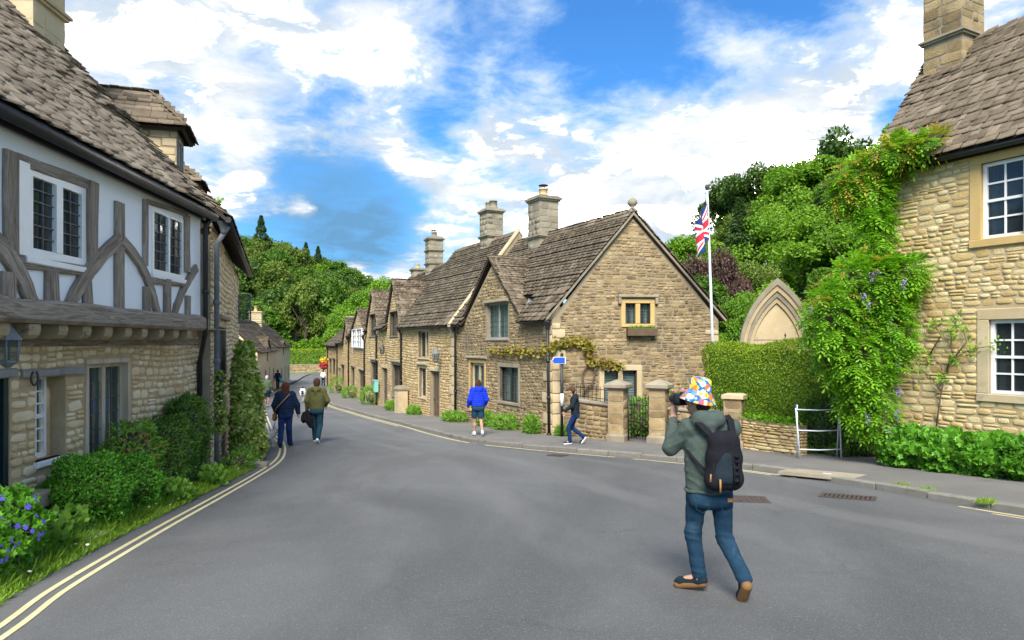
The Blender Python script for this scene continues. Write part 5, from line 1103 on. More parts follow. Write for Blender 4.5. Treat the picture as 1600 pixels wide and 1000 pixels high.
# ---- wisteria on the corner of the house
def wisteria():
    t = thing('wisteria', 'big bright green wisteria with lilac flowers climbing the house corner', 'climber', (7.6, 14.0, G(14)))
    E = []
    for (px, py, Y_, rx, rz) in ((1345, 450, 13.7, 52, 50), (1305, 495, 13.6, 44, 50), (1385, 440, 13.6, 48, 38), (1352, 560, 13.5, 42, 56), (1366, 620, 13.5, 26, 58), (1342, 625, 13.7, 20, 38), (1415, 425, 13.4, 30, 22), (1302, 560, 13.9, 20, 30), (1392, 515, 13.5, 30, 52), (1368, 370, 14.0, 22, 44), (1362, 310, 14.2, 24, 42), (1345, 280, 14.3, 38, 28), (1385, 250, 14.1, 38, 24), (1420, 232, 13.7, 40, 17), (1455, 222, 13.5, 26, 12), (1325, 300, 14.4, 24, 16)):
        c = P(px, py, Y_); E.append((c, (rx / F * Y_, .36 if rz > 30 else .22, rz / F * Y_)))
    def pinnate(n, E_, Lr, dep=.2):
        Q, N = shell_pts(n, E_, dep); n = len(Q); D = unit(N * .7 + rdir(n) * .7 + np.array([0, -.15, -.25])); Sd = unit(np.cross(D, np.array([0, 0, 1.]) + rdir(n) * .3)); Up = unit(np.cross(Sd, D)); L = Lr * RNG.uniform(.6, 1.2, n); C, T, NN, LL = [], [], [], []
        for k in range(5):
            f = (k + 1) / 5; pos = Q + D * (L * f)[:, None] - np.array([0, 0, 1.]) * (L * .35 * f * f)[:, None]
            for sgn in ((-1, 1) if k < 4 else (0,)):
                C.append(pos); T.append(unit(Sd * sgn + D * (.55 if sgn else 1.) - np.array([0, 0, .35]))); NN.append(Up); LL.append(L * .38)
        return np.concatenate(C), np.concatenate(T), np.concatenate(NN), np.concatenate(LL)
    lf = Leaf(); C, T, N, L = pinnate(4600, E, .25, .55); lf.add(C, T, N, L, L * .4, OVAL, .1); lf.build('foliage', MT['l_wist'], t)
    lf = Leaf(); C, T, N, L = pinnate(330, [E[i] for i in (11, 12, 13, 14, 15)], .26, -.12); lf.add(C, T, N, L, L * .36, OVAL, .1); C, T, N, L = pinnate(80, [E[i] for i in (1, 0, 7, 2)], .26, -.15); lf.add(C, T, N, L, L * .36, OVAL, .1); lf.build('young_foliage', MT['l_wist_y'], t)
    lf = Leaf(); Q, N = shell_pts(26, E[:6], 0); Q = Q[Q[:, 1] < 13.75]
    for q_ in Q[:18]:
        m_ = 42; zz = RNG.random(m_); c = q_ + np.column_stack([RNG.normal(size=m_) * .03 * (1.2 - zz), RNG.normal(size=m_) * .03 * (1.2 - zz) - .2, -zz * .2]); lf.add(c, rdir(m_), rdir(m_), .03, .03, PETAL)
    tag(lf.build('flower_clusters', MT['l_lilac'], t), kind='stuff')
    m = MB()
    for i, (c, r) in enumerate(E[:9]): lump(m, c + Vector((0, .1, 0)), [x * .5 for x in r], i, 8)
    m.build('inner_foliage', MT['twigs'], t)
    m = MB(); m.tube([(7.65, 14.25, G(14) - .05), P(1375, 640, 14.2), P(1360, 540, 14.2), P(1372, 420, 14.25), P(1376, 330, 14.35), P(1378, 280, 14.3), P(1450, 228, 13.6)], [.06, .055, .05, .045, .04, .03, .015], 8)
    for (a, b, c) in ((P(1365, 300, 14.3), P(1310, 300, 14.3), P(1265, 325, 14.3)), (P(1370, 265, 14.2), P(1320, 262, 14.2), P(1285, 290, 14.1)), (P(1340, 430, 13.7), P(1300, 385, 13.6), P(1285, 350, 13.5))): m.tube([a, b, c], [.014, .009, .004], 5)
    m.build('stem', MT['stem'], t)
wisteria()
def climbing_rose():
    t = thing('climbing_rose', 'sparse climbing rose trained on the wall left of the lower sash window', 'climber', (FRH.p(1.15, G(13.5), .15)))
    m = MB(); f = FRH.off(.09); q3 = lambda px, py: f.p(f.s_at(px), f.z_at(px, py)); tips = []
    for pts in ([(1462, 676), (1468, 630), (1475, 590), (1490, 560), (1520, 545), (1555, 540)], [(1475, 592), (1470, 570), (1452, 555), (1430, 545)], [(1480, 580), (1487, 545), (1486, 520), (1495, 500)], [(1470, 610), (1455, 590), (1440, 578)], [(1490, 560), (1510, 535), (1505, 515)], [(1430, 545), (1410, 530), (1405, 510)], [(1452, 555), (1470, 525), (1460, 505)]):
        P3 = [q3(*p) for p in pts]; m.tube(P3, [.016 - .011 * i / len(P3) for i in range(len(P3))], 6); tips += P3[2:]
    m.build('stem', MT['stem'], t); lf = Leaf(); T_ = np.array([tuple(p) for p in tips]); k = RNG.integers(0, len(T_), 420); C = T_[k] + RNG.normal(size=(420, 3)) * [.09, .04, .08]; lf.add(C, rdir(420) + [0, -.3, 0], rdir(420) + [-.5, -1, .5], RNG.uniform(.04, .08, 420), .035, OVAL); lf.build('foliage', MT['l_wist'], t)
    lf = Leaf(); k = RNG.integers(0, len(T_), 40); lf.add(T_[k] + RNG.normal(size=(40, 3)) * .08, rdir(40), rdir(40) + [-.5, -1, .5], .06, .03, OVAL); lf.build('young_foliage', MT['l_wist_y'], t)
climbing_rose()
def vine():
    t = thing('wall_vine', 'gnarled vine trained along the cottage wall below the gable windows', 'climber', FG.p(1.0, G(20.5), .15)); m = MB(); ff, fg = FF.off(.12), FG.off(.12); a = lambda f, px, py: f.p(f.s_at(px), f.z_at(px, py)); pts = []
    runs = [[a(ff, x, y) for x, y in ((765, 548), (790, 550), (815, 548), (840, 552), (858, 545))] + [a(fg, x, y) for x, y in ((868, 540), (890, 533), (912, 536), (926, 545))], [a(fg, x, y) for x, y in ((908, 640), (912, 610), (910, 585), (920, 565), (945, 568), (970, 572))], [a(fg, x, y) for x, y in ((912, 612), (925, 600), (930, 580), (922, 560), (920, 540))]]
    for r in runs: m.tube(r, [.035] + [.025] * (len(r) - 2) + [.01], 6); pts += [np.linspace(tuple(p), tuple(q_), 14) for p, q_ in zip(r[:-1], r[1:])][0 if r is runs[0] else 3:]
    m.build('stem', MT['stem'], t); T_ = np.concatenate(pts); n = 1000; k = RNG.integers(0, len(T_), n); lf = Leaf(); lf.add(T_[k] + RNG.normal(size=(n, 3)) * [.07, .05, .07], rdir(n), rdir(n) + [0, -1, .3], RNG.uniform(.07, .13, n), .08, STAR); lf.build('foliage', MT['l_vine'], t)
vine()
# weeds along the foot of the cottages
for (f, px, py, w_, h_, lb) in ((FF, 842, 668, .35, .5, 'tall weed tuft by the corner of the gabled cottage'), (FF, 800, 665, .8, .42, 'wide weed clump under the leaded window of the gabled cottage'), (FF, 770, 662, .45, .42, 'weed clump right of the woman in the blue jacket'), (FF, 722, 655, .9, .32, 'weed clump left of the woman in the blue jacket'), (F2, 656, 650, .5, .3, 'weeds between the plank door and the stone post'), (F3, 621, 642, .6, .4, 'weeds under the lower window beside the stone post'), (F3, 586, 628, 1.3, 1.0, 'bushy plant under the mint green wall box'), (F4, 556, 622, 1.6, .7, 'bushy plant in front of the bay window cottage'), (F5, 535, 612, 1.8, 1.2, 'climbing shrub on the small far cottage'), (FG, 880, 672, .3, .2, 'small weeds at the foot of the blue sign post')):
    s_ = f.s_at(px); c = f.p(s_, 0, .28); z = G(c.y) + .1
    bush('wall_weeds', lb, 'plant', [((c.x + f.u.x * k * w_ * .5, c.y + f.u.y * k * w_ * .5, z + h_ * .32), (w_ * .42, w_ * .35, h_ * random.uniform(.5, .75))) for k in (-.7, 0, .7)], 'l_weed', 1700, .17, .032, OVAL, upb=.8, zmin=z - .05, core=.3, depth=.85, spread=.9)
for i, (px, py, lb) in enumerate(((1408, 768, 'grass tuft on the kerb nearest the drain'), (1450, 775, 'grass tuft on the kerb second from the drain'), (1545, 795, 'grass tuft on the kerb near the right edge'))):
    p = gp(px, py); n = 160; lf = Leaf(); lf.add(np.array(tuple(p)) + RNG.normal(size=(n, 3)) * [.07, .05, 0] + [0, .05, .06], unit(RNG.normal(size=(n, 3)) * [.6, .6, .2] + [0, 0, .8]), rdir(n), RNG.uniform(.04, .11, n), .014); tag(lf.build('kerb_grass', MT['l_grass'], None, p), lb, 'grass tuft')
# plant in the left gutter
p = P(341, 345, 12.9); t = thing('gutter_seedling', 'seedling growing from the gutter above the downpipes', 'plant', p); m = MB(); m.tube([p, p + Vector((.02, 0, .2)), p + Vector((.0, 0, .42))], [.008, .006, .003], 5); m.build('stem', MT['stem'], t)
n = 70; lf = Leaf(); C = np.array(tuple(p)) + np.column_stack([RNG.normal(size=n) * .07, RNG.normal(size=n) * .06, RNG.uniform(.05, .42, n)]); lf.add(C, rdir(n), rdir(n) + [0, -1, 0], .09, .04, OVAL); lf.build('foliage', MT['l_weed'], t)

# ================================================================== trees
def crown_mesh(name, kind, n, L, seed):
    rg = np.random.default_rng(seed); lf = Leaf(); C, N = [], []
    if kind == 'conifer':
        z = rg.random(n) ** .8; rad = (1 - z) * .34 * (.55 + .45 * np.abs(np.sin(z * 26))) * (.45 + .55 * np.sqrt(rg.random(n))) + .01; a = rg.random(n) * 6.283
        C = np.column_stack([np.cos(a) * rad, np.sin(a) * rad, .08 + z * .92]); T = np.column_stack([np.cos(a), np.sin(a), -.35 + .2 * rg.random(n)]); lf.add(C, T + rg.normal(size=(n, 3)) * .25, np.tile([0, 0, 1.], (n, 1)) + rg.normal(size=(n, 3)) * .3, L * (.5 + .8 * rg.random(n)) * (1.1 - .6 * z), L * .35)
    else:
        nb = {'round': 60, 'tall': 54, 'spread': 62, 'airy': 34}[kind]; R = {'round': (.44, .44, .40), 'tall': (.27, .27, .47), 'spread': (.55, .55, .34), 'airy': (.36, .36, .46)}[kind]; cz = {'round': .6, 'tall': .53, 'spread': .66, 'airy': .54}[kind]
        d = unit(rg.normal(size=(nb, 3))); d[:, 2] = np.where(d[:, 2] < -.5, -d[:, 2], d[:, 2]); cc = d * np.array(R) * rg.uniform(.4, .98, nb)[:, None] + [0, 0, cz]; cr = rg.uniform(.055, .155, nb) * (1.0 if kind != 'airy' else .75)
        k = rg.integers(0, nb, n); dd = unit(rg.normal(size=(n, 3)) + d[k] * .35); r_ = cr[k] * (1 - .45 * rg.random(n) ** 1.6); C = cc[k] + dd * r_[:, None] * [1, 1, .8]; T = unit(dd * .5 + rg.normal(size=(n, 3)) * .6 + [0, 0, -.25])
        lf.add(C, T, unit(dd + rg.normal(size=(n, 3)) * .5 + [0, 0, .3]), L * rg.uniform(.6, 1.3, n), L * rg.uniform(.5, .8, n), OVAL if n > 12000 else DIAM)
    return lf.mesh('crown', [MT['t_mid']])
def trunk_mesh(kind, seed):
    r = random.Random(seed); m = MB()
    if kind == 'conifer': m.tube([(0, 0, -.03), (0, 0, .5), (0, 0, .97)], [.018, .012, .003], 6)
    else:
        m.tube([(0, 0, -.04), (.01, 0, .2), (.0, .01, .45), (.02, 0, .75)], [.028, .022, .016, .005], 7)
        for k in range(7):
            a = k * 2.4 + r.uniform(-.4, .4); z = r.uniform(.22, .5); l = r.uniform(.2, .34); m.tube([(0, 0, z), (math.cos(a) * l * .5, math.sin(a) * l * .5, z + .13), (math.cos(a) * l, math.sin(a) * l, z + .3)], [.013, .008, .003], 5)
    me = bpy.data.meshes.new('trunk'); me.from_pydata([tuple(v) for v in m.v], [], m.f); me.materials.append(MT['bark']); return me
VAR = {}
for kind, cnt in (('round', 3), ('tall', 2), ('spread', 2), ('airy', 1), ('conifer', 2)): VAR[kind] = [(crown_mesh(kind, kind, 9500 if kind != 'airy' else 5200, .046 if kind != 'airy' else .04, 11 * k + len(kind)), trunk_mesh(kind, k)) for k in range(cnt)]
VAR['near'] = [(crown_mesh('near', 'round', 30000, .026, 77 + k), trunk_mesh('round', 9)) for k in range(2)]; VAR['nearsp'] = [(crown_mesh('near', 'spread', 28000, .025, 91), trunk_mesh('spread', 9))]
def tree(name, label, kind, pos, h, mat, wscale=1., rz=None, group=None, var=None):
    t = thing(name, label, 'tree', pos, group); cm, tm = VAR[kind][random.randrange(len(VAR[kind])) if var is None else var]
    t.rotation_euler[2] = random.uniform(0, 6.28) if rz is None else rz; t.scale = (h * wscale, h * wscale, h)
    c = bpy.data.objects.new('crown', cm); COL.objects.link(c); c.parent = t; c.material_slots[0].link = 'OBJECT'; c.material_slots[0].material = MT[mat]
    k = bpy.data.objects.new('trunk', tm); COL.objects.link(k); k.parent = t; return t
def at_hill(px, Y_, f): x = (px - CX) / F * Y_; return (x, Y_, float(f(np.array(x), np.array(Y_))) - .2)
rl = random.Random(3); GL = 'trees of the wood on the left hill'
for Y_ in (133, 143, 154, 166, 180, 195, 212, 232, 255):
    px = 335 + rl.uniform(0, 12)
    while px < 640:
        if not (Y_ < 150 and 435 < px < 525) and not (Y_ < 160 and 455 < px < 505):
            k = rl.choice(['round', 'tall', 'spread', 'tall']); mt = rl.choice(['t_mid', 't_mid', 't_dark', 't_dark', 't_olive', 't_dark', 't_bright'] if Y_ > 150 else ['t_bright', 't_bright', 't_mid', 't_olive'])
            tn_ = {'t_mid': 'mid green', 't_bright': 'bright green', 't_dark': 'dark green', 't_olive': 'olive green'}[mt]
            tree('broadleaf_tree', tn_ + (' rounded' if k == 'round' else ' spreading' if k == 'spread' else ' slender') + ' tree in the left hill wood, ' + ('at its foot' if Y_ < 150 else 'on the lower slope' if Y_ < 175 else 'on the upper slope' if Y_ < 220 else 'along its crest') + (', left side' if px < 430 else ', middle' if px < 520 else ', right side'), k, at_hill(px + rl.uniform(-5, 5), Y_ + rl.uniform(-4, 4), zl), rl.uniform(9.5, 14.5), mt, rl.uniform(.95, 1.25), group=GL)
        px += rl.uniform(6.2, 8.5) * 1066 / Y_
for (px, Y_, h, lb) in ((408, 225, 22, 'tall dark conifer rising above the skyline of the left hill'), (478, 215, 15, 'small dark conifer on the skyline, left one of the pair'), (497, 212, 15, 'small dark conifer on the skyline, right one of the pair'), (535, 200, 14, 'narrow dark conifer low on the right shoulder of the left hill')): tree('conifer', lb, 'conifer', at_hill(px, Y_, zl), h, 't_conifer', .8)
tree('birch_tree', 'slender airy tree with thin trunk, left one on the meadow', 'airy', at_hill(462, 136, zl), 16, 't_olive', .75); tree('birch_tree', 'slender airy tree with thin trunk, right one on the meadow', 'airy', at_hill(478, 134, zl), 18, 't_olive', .75)
tree('broadleaf_tree', 'broad bright green bush on the meadow above the far hedge', 'round', at_hill(500, 131, zl), 6.5, 't_bright', 1.4); tree('broadleaf_tree', 'low bright green bush on the meadow left of the airy trees', 'round', at_hill(447, 132, zl), 6, 't_bright', 1.4)
tree('broadleaf_tree', 'tall mid green tree standing just left of the far stone row', 'tall', at_hill(507, 140, zl), 17, 't_mid', 1.0)
for (px, Y_, z, h, lb) in ((572, 84, -2, 9.5, 'bright green tree directly behind the far stone row'), (598, 92, -2, 11.5, 'bright green tree behind the row beside the two dormers'), (548, 90, -2.5, 8.5, 'bright green tree low behind the end of the row')): tree('broadleaf_tree', lb, 'near', ((px - CX) / F * Y_, Y_, z), h, 't_bright', .95)
GR = 'trees of the wood on the right hill'; rl = random.Random(8)
for Y_ in (36, 43, 51, 60, 70, 82, 95):
    px = 1000 + rl.uniform(0, 20) + (60 if Y_ < 45 else 0)
    while px < 1520:
        k = rl.choice(['round', 'round', 'tall', 'spread']); mt = rl.choice(['t_mid', 't_mid', 't_bright', 't_dark', 't_olive', 't_bright']); tn_ = {'t_mid': 'mid green', 't_bright': 'bright green', 't_dark': 'dark green', 't_olive': 'olive green'}[mt]
        h = rl.uniform(6, 8.5) if Y_ < 60 else rl.uniform(7, 9.5)
        tree('broadleaf_tree', tn_ + (' rounded' if k == 'round' else ' spreading' if k == 'spread' else ' slender') + ' tree in the right hill wood, ' + ('at its foot' if Y_ < 47 else 'on the lower slope' if Y_ < 65 else 'along its crest') + (', behind the gable' if px < 1090 else ', behind the flag' if px < 1160 else ', above the arch' if px < 1260 else ', behind the wisteria'), 'near' if k == 'round' and Y_ < 75 else 'nearsp' if k == 'spread' and Y_ < 60 else k, at_hill(px + rl.uniform(-8, 8), Y_ + rl.uniform(-2, 2), zr), h, mt, rl.uniform(.95, 1.2), group=GR)
        px += rl.uniform(4.2, 5.6) * 1066 / Y_
tree('broadleaf_tree', 'big dark green tree standing above the skyline right of the flag', 'nearsp', at_hill(1178, 72, zr), 12, 't_dark', .95); tree('broadleaf_tree', 'thin crowned tree on the skyline touching the wisteria', 'airy', at_hill(1312, 60, zr), 11, 't_dark', .8)
tree('conifer', 'pointed dark evergreen in the middle of the wood on the right', 'conifer', at_hill(1156, 50, zr), 10, 't_conifer', .75)
tree('copper_beech', 'low copper leaved tree behind the flagpole', 'nearsp', (*P(1112, 500, 37).xy, G(37) - .6), 8.6, 't_copper', .55, var=0)
tree('garden_tree', 'bright green young tree beside the stone arch', 'near', (*P(1150, 500, 31).xy, G(31) - .3), 5.6, 't_bright', .55)

# ================================================================== garden front: wall, piers, gate, arch
W0, Wa, Wb, Wc, Wd = (gp(893, 683, .1), gp(966, 689, .1), gp(1030, 692, .1), gp(1147, 700, .1), gp(1246, 711, .1))
def garden_wall(label, A, B, zt0, zt1, key, mat, hr, ar, coping=True, rail=None):
    pc = Pieces(); A2, B2 = A.xy, B.xy; L = (B2 - A2).length; fr = Fr(A2, B2 - A2, 1); t = thing('garden_wall', label, 'wall', (A + B) / 2); g = min(A.z, B.z) - .3; th = .32
    zt = lambda s: zt0 + (zt1 - zt0) * s / L; m = MB()
    m.prism([fr.p(0, g), fr.p(L, g), fr.p(L, zt1), fr.p(0, zt0)], -fr.N(th)); wl = m.build('wall', MT['mortar_grey'], t)
    fill_stones(pc, wl, fr, [(0, g, zt0), (L, g, zt1)], [], mat, hr, ar, (.015, .05), key, .012, split=.1)
    f2 = Fr(B2, B2 - A2, 1); fe = Fr(fr.p(L, 0).xy, -fr.n, 1); fill_stones(pc, wl, fe, [(0, g, zt1), (th, g, zt1)], [], mat, hr, (.8, 1.6), (.01, .03), key, .012)
    if coping:
        n = max(2, int(L / .7))
        for i in range(n): q = MB(); a = fr.p(L * i / n + .006, zt(L * i / n), .06); b = fr.p(L * (i + 1) / n - .006, zt(L * (i + 1) / n), .06); q.cbox(a, b - a, -fr.N(th + .12), ZV(.09 + random.uniform(-.01, .015)), .025, 0, .008); q.build('coping_stone', MT['ashlar_grey'] if coping is True else MT[coping], t)
    if rail:
        r = thing('iron_railing', rail, 'railing', fr.p(L / 2, zt(L / 2))); n = max(3, int(L / .13))
        for z in (.08, .34): q = MB(); q.tube([fr.p(.02, zt0 + .09 + z, -.16), fr.p(L - .02, zt1 + .09 + z, -.16)], .012, 6); q.build('rail', MT['iron'], r)
        for i in range(n): q = MB(); s_ = .06 + (L - .12) * i / (n - 1); b = fr.p(s_, zt(s_) + .05, -.16); q.tube([b, b + ZV(.44), b + ZV(.48)], [.009, .009, .002], 6); q.build('bar', MT['iron'], r)
    pc.finish(300, 8); return fr
def pier(label, c, ht, rz, w_=.43, cap=True):
    pc = Pieces(); t = thing('gate_pier', label, 'pier', c); m = MB(); m.box(c + ZV(ht / 2 - .15), (w_, w_, ht + .3), rz); sh = m.build('shaft', MT['mortar_grey'], t)
    ux = Vector((math.cos(rz), math.sin(rz))); uy = Vector((-ux.y, ux.x)); c2 = c.xy
    for d, o in ((ux, -ux * w_ / 2 - uy * w_ / 2), (uy, ux * w_ / 2 - uy * w_ / 2), (-uy, -ux * w_ / 2 + uy * w_ / 2)): fill_stones(pc, sh, Fr(c2 + o, d, 1), [(0, c.z - .1, c.z + ht), (w_, c.z - .1, c.z + ht)], [], 'stone_m', (.16, .36), (1.2, 2.4), (.006, .018), 'slab', .012, split=0)
    q = MB(); q.lathe(c, [(w_ / 2 + .05, -.1), (w_ / 2 + .05, .16), (w_ / 2 + .01, .22)], 4, 0, True, rz); q.build('plinth', MT['ashlar_grey'], t)
    if cap: q = MB(); h = ht; q.lathe(c + ZV(h), [(w_ / 2 + .02, 0), (w_ / 2 + .1, .05), (w_ / 2 + .1, .13), (w_ / 2 + .05, .16), (.05, .26), (.02, .26)], 4, 0, True, rz); q.build('cap', MT['ashlar_grey'], t)
    else: q = MB(); q.lathe(c + ZV(ht), [(w_ / 2 + .05, 0), (w_ / 2 + .05, .09), (w_ / 2 - .02, .12)], 4, 0, True, rz); q.build('cap', MT['ashlar'], t)
    pc.finish(300, 9)
rzw = math.atan2(Wb.y - Wa.y, Wb.x - Wa.x)
garden_wall('low garden wall with iron railing between cottage corner and gate', W0, Wa - (Wa - W0).normalized() * .25, H - 1.72, H - 1.78, 'rubble', 'stone_m', (.1, .17), (1.2, 2.4), True, 'short black iron railing on the wall left of the gate')
pier('stone gate pier with pyramid cap, left of the iron gate', Wa, 1.42, rzw); pier('stone gate pier with pyramid cap, right of the iron gate', Wb, 1.42, rzw)
dw = (Wc - Wb).normalized(); garden_wall('low garden wall partly hidden behind the photographer', Wb + dw * .28, Wc - dw * .22, H - 1.78, H - 1.82, 'rubble', 'stone_m', (.1, .17), (1.2, 2.4), True, 'black iron railing on the wall right of the gate')
pier('flat capped stone pier at the left end of the hedge wall', Wc, 1.22, rzw, .42, False)
garden_wall('dry stone retaining wall of thin flat stones below the hedge', Wc + (Wd - Wc).normalized() * .24, Wd, H - 1.82, H - 1.86, 'slab', 'stone_r', (.045, .09), (3, 7), None)
n = 500; lf = Leaf(); tt = RNG.random(n); C = np.array(tuple(Wc)) * (1 - tt)[:, None] + np.array(tuple(Wd)) * tt[:, None]; C[:, 2] = H - 1.82; lf.add(C + RNG.normal(size=(n, 3)) * [.08, .1, .04] + [.05, .1, .04], rdir(n) + [0, -.4, -.1], rdir(n) + [0, 0, 1], .07, .06, OVAL); tag(lf.build('wall_creeper', MT['l_wist'], None, Wc), 'green creeper spilling over the top of the dry stone wall', 'creeper')
# iron gate
def gate():
    u = (Wb - Wa).normalized(); A = Wa + u * .27; B = Wb - u * .27; L = (B - A).length; t = thing('iron_gate', 'black wrought iron garden gate between the two capped piers', 'gate', A); fr = Fr(A.xy, u.xy, 1); z = A.z + .05; ht = 1.2
    m = MB()
    for s_ in (.02, L - .02): m.tube([fr.p(s_, z), fr.p(s_, z + ht)], .018, 6)
    for zz in (.06, .5, .95): m.tube([fr.p(.02, z + zz), fr.p(L - .02, z + zz)], .014, 6)
    m.build('frame', MT['iron'], t); nb = 6
    for i in range(nb): s_ = .02 + (L - .04) * (i + 1) / (nb + 1); q = MB(); h = ht * (1 - .16 * math.sin(math.pi * (i + 1) / (nb + 1))) + .12; b = fr.p(s_, z); q.tube([b + ZV(.03), b + ZV(h - .06), b + ZV(h)], [.010, .010, .002], 6); q.build('bar', MT['iron'], t)
    for i in range(3):
        c = fr.p(L * (i + .5) / 3, z + 1.05); q = MB(); q.tube([c + fr.U(math.cos(a) * (.02 + .009 * a)) + ZV(math.sin(a) * (.02 + .009 * a)) for a in np.linspace(0, 8, 22)], .007, 5); q.build('scroll', MT['iron'], t)
gate()
bush('garden_plant', 'leafy green plant seen through the iron gate', 'plant', [((3.75, 20.0, G(20) + .55), (.5, .35, .6)), ((4.3, 19.6, G(20) + .45), (.35, .3, .5))], 'l_weed', 1300, .16, .05, OVAL, upb=.6)
bush('pink_flowers', 'tall pink flowering plant behind the right gate pier', 'plant', [((4.75, 19.75, G(20) + .95), (.4, .3, .45)), ((4.45, 19.9, G(20) + 1.25), (.25, .2, .3)), ((5.0, 19.6, G(20) + 1.35), (.22, .2, .35))], 'l_weed', 260, .1, .03, OVAL, inner='l_weed', flowers=[('l_pink', 90, .09, 'flowers')])
for o in list(bpy.data.objects):
    if o.parent and o.parent.name == 'pink_flowers' and o.name.startswith('inner'): bpy.data.objects.remove(o)
# pointed stone arch
def arch():
    Y_ = 20.6; cx = (1214 - CX) / F * Y_; zs = H - .35; t = thing('stone_arch', 'pointed moulded stone arch with blind panel rising above the hedge', 'arch', (cx, Y_, G(Y_)))
    def prof(hw, ht, n=14):
        c = (ht * ht - hw * hw) / (2 * hw); R = hw + c; a1 = math.atan2(ht, c); L = [(-(R * math.cos(a) - c), R * math.sin(a)) for a in np.linspace(0, a1, n)]; return L + [(-x, z) for x, z in L[-2::-1]]
    ro = random.uniform(-.1, .1); rot = -.25; ux = Vector((math.cos(rot), math.sin(rot), 0)); uy = Vector((-ux.y, ux.x, 0)); O = Vector((cx, Y_, zs))
    bands = [(1.10, 2.28, .0, .55), (1.0, 2.08, -.05, .45), (.9, 1.9, -.02, .35), (.8, 1.72, -.055, .3)]
    for i, (hw, ht, y0, dp) in enumerate(bands):
        inner = (bands[i + 1][0], bands[i + 1][1]) if i < 3 else (.7, 1.55)
        Po, Pi = prof(hw, ht), prof(inner[0] , inner[1]); m = MB(); y0 = -.18 + .07 * i
        V = [O + ux * x + uy * y0 + ZV(z) for x, z in Po] + [O + ux * x + uy * (y0 + .03) + ZV(z) for x, z in Pi]; k = len(Po); V += [p + uy * .4 for p in V]
        fs = []
        for j in range(k - 1): fs += [(j, j + 1, k + j + 1, k + j), (k + j, k + j + 1, 3 * k + j + 1, 3 * k + j), (j, 2 * k + j, 2 * k + j + 1, j + 1), (2 * k + j, 3 * k + j, 3 * k + j + 1, 2 * k + j + 1)]
        m.add(V, fs)
        for sx in (-1, 1): m.obox(O + ux * (sx * (hw + inner[0]) / 2 - (hw - inner[0]) / 2) + uy * y0 - ZV(2.2), ux * (hw - inner[0]), uy * .4, ZV(2.2))
        m.build('arch_band', MT['ashlar_grey'] if i in (0, 2) else MT['ashlar'], t)
    m = MB(); Pi = prof(.74, 1.62); m.prism([O + ux * x + uy * .12 + ZV(z) for x, z in Pi] + [O + ux * .74 + uy * .12 - ZV(2.2), O - ux * .74 + uy * .12 - ZV(2.2)], uy * .1); m.build('panel', MT['ashlar'], t)
    m = MB(); m.obox(O - ux * .66 + uy * .11 + ZV(.42), ux * 1.32, uy * .02, ZV(.018)); m.build('panel_joint', MT['ashlar_grey'], t)
    s = MB(); c = O + uy * -.25 + ux * .2 + ZV(-.05)
    s.tube([c - ZV(.5), c + ZV(.62)], .012, 6); s.lathe(c + ZV(.55), [(.004, 0), (.03, .05), (.004, .14)], 6)
    for sx in (-1, 1):
        for (z0, r0) in ((.0, .17), (.22, .12), (.4, .07)): s.tube([c + ux * sx * (r0 * .55 + math.cos(a) * r0 * (.25 + a * .04)) + ZV(z0 + math.sin(a) * r0 * (.25 + a * .05)) for a in np.linspace(-1, 8, 26)], .008, 5); s.tube([c + ZV(z0), c + ux * sx * r0 * .5 + ZV(z0 + .05)], .008, 5)
    ic = s.build('iron_finial', MT['iron'], None, c); tag(ic, 'scrolled black iron finial in front of the stone arch', 'finial')
arch()

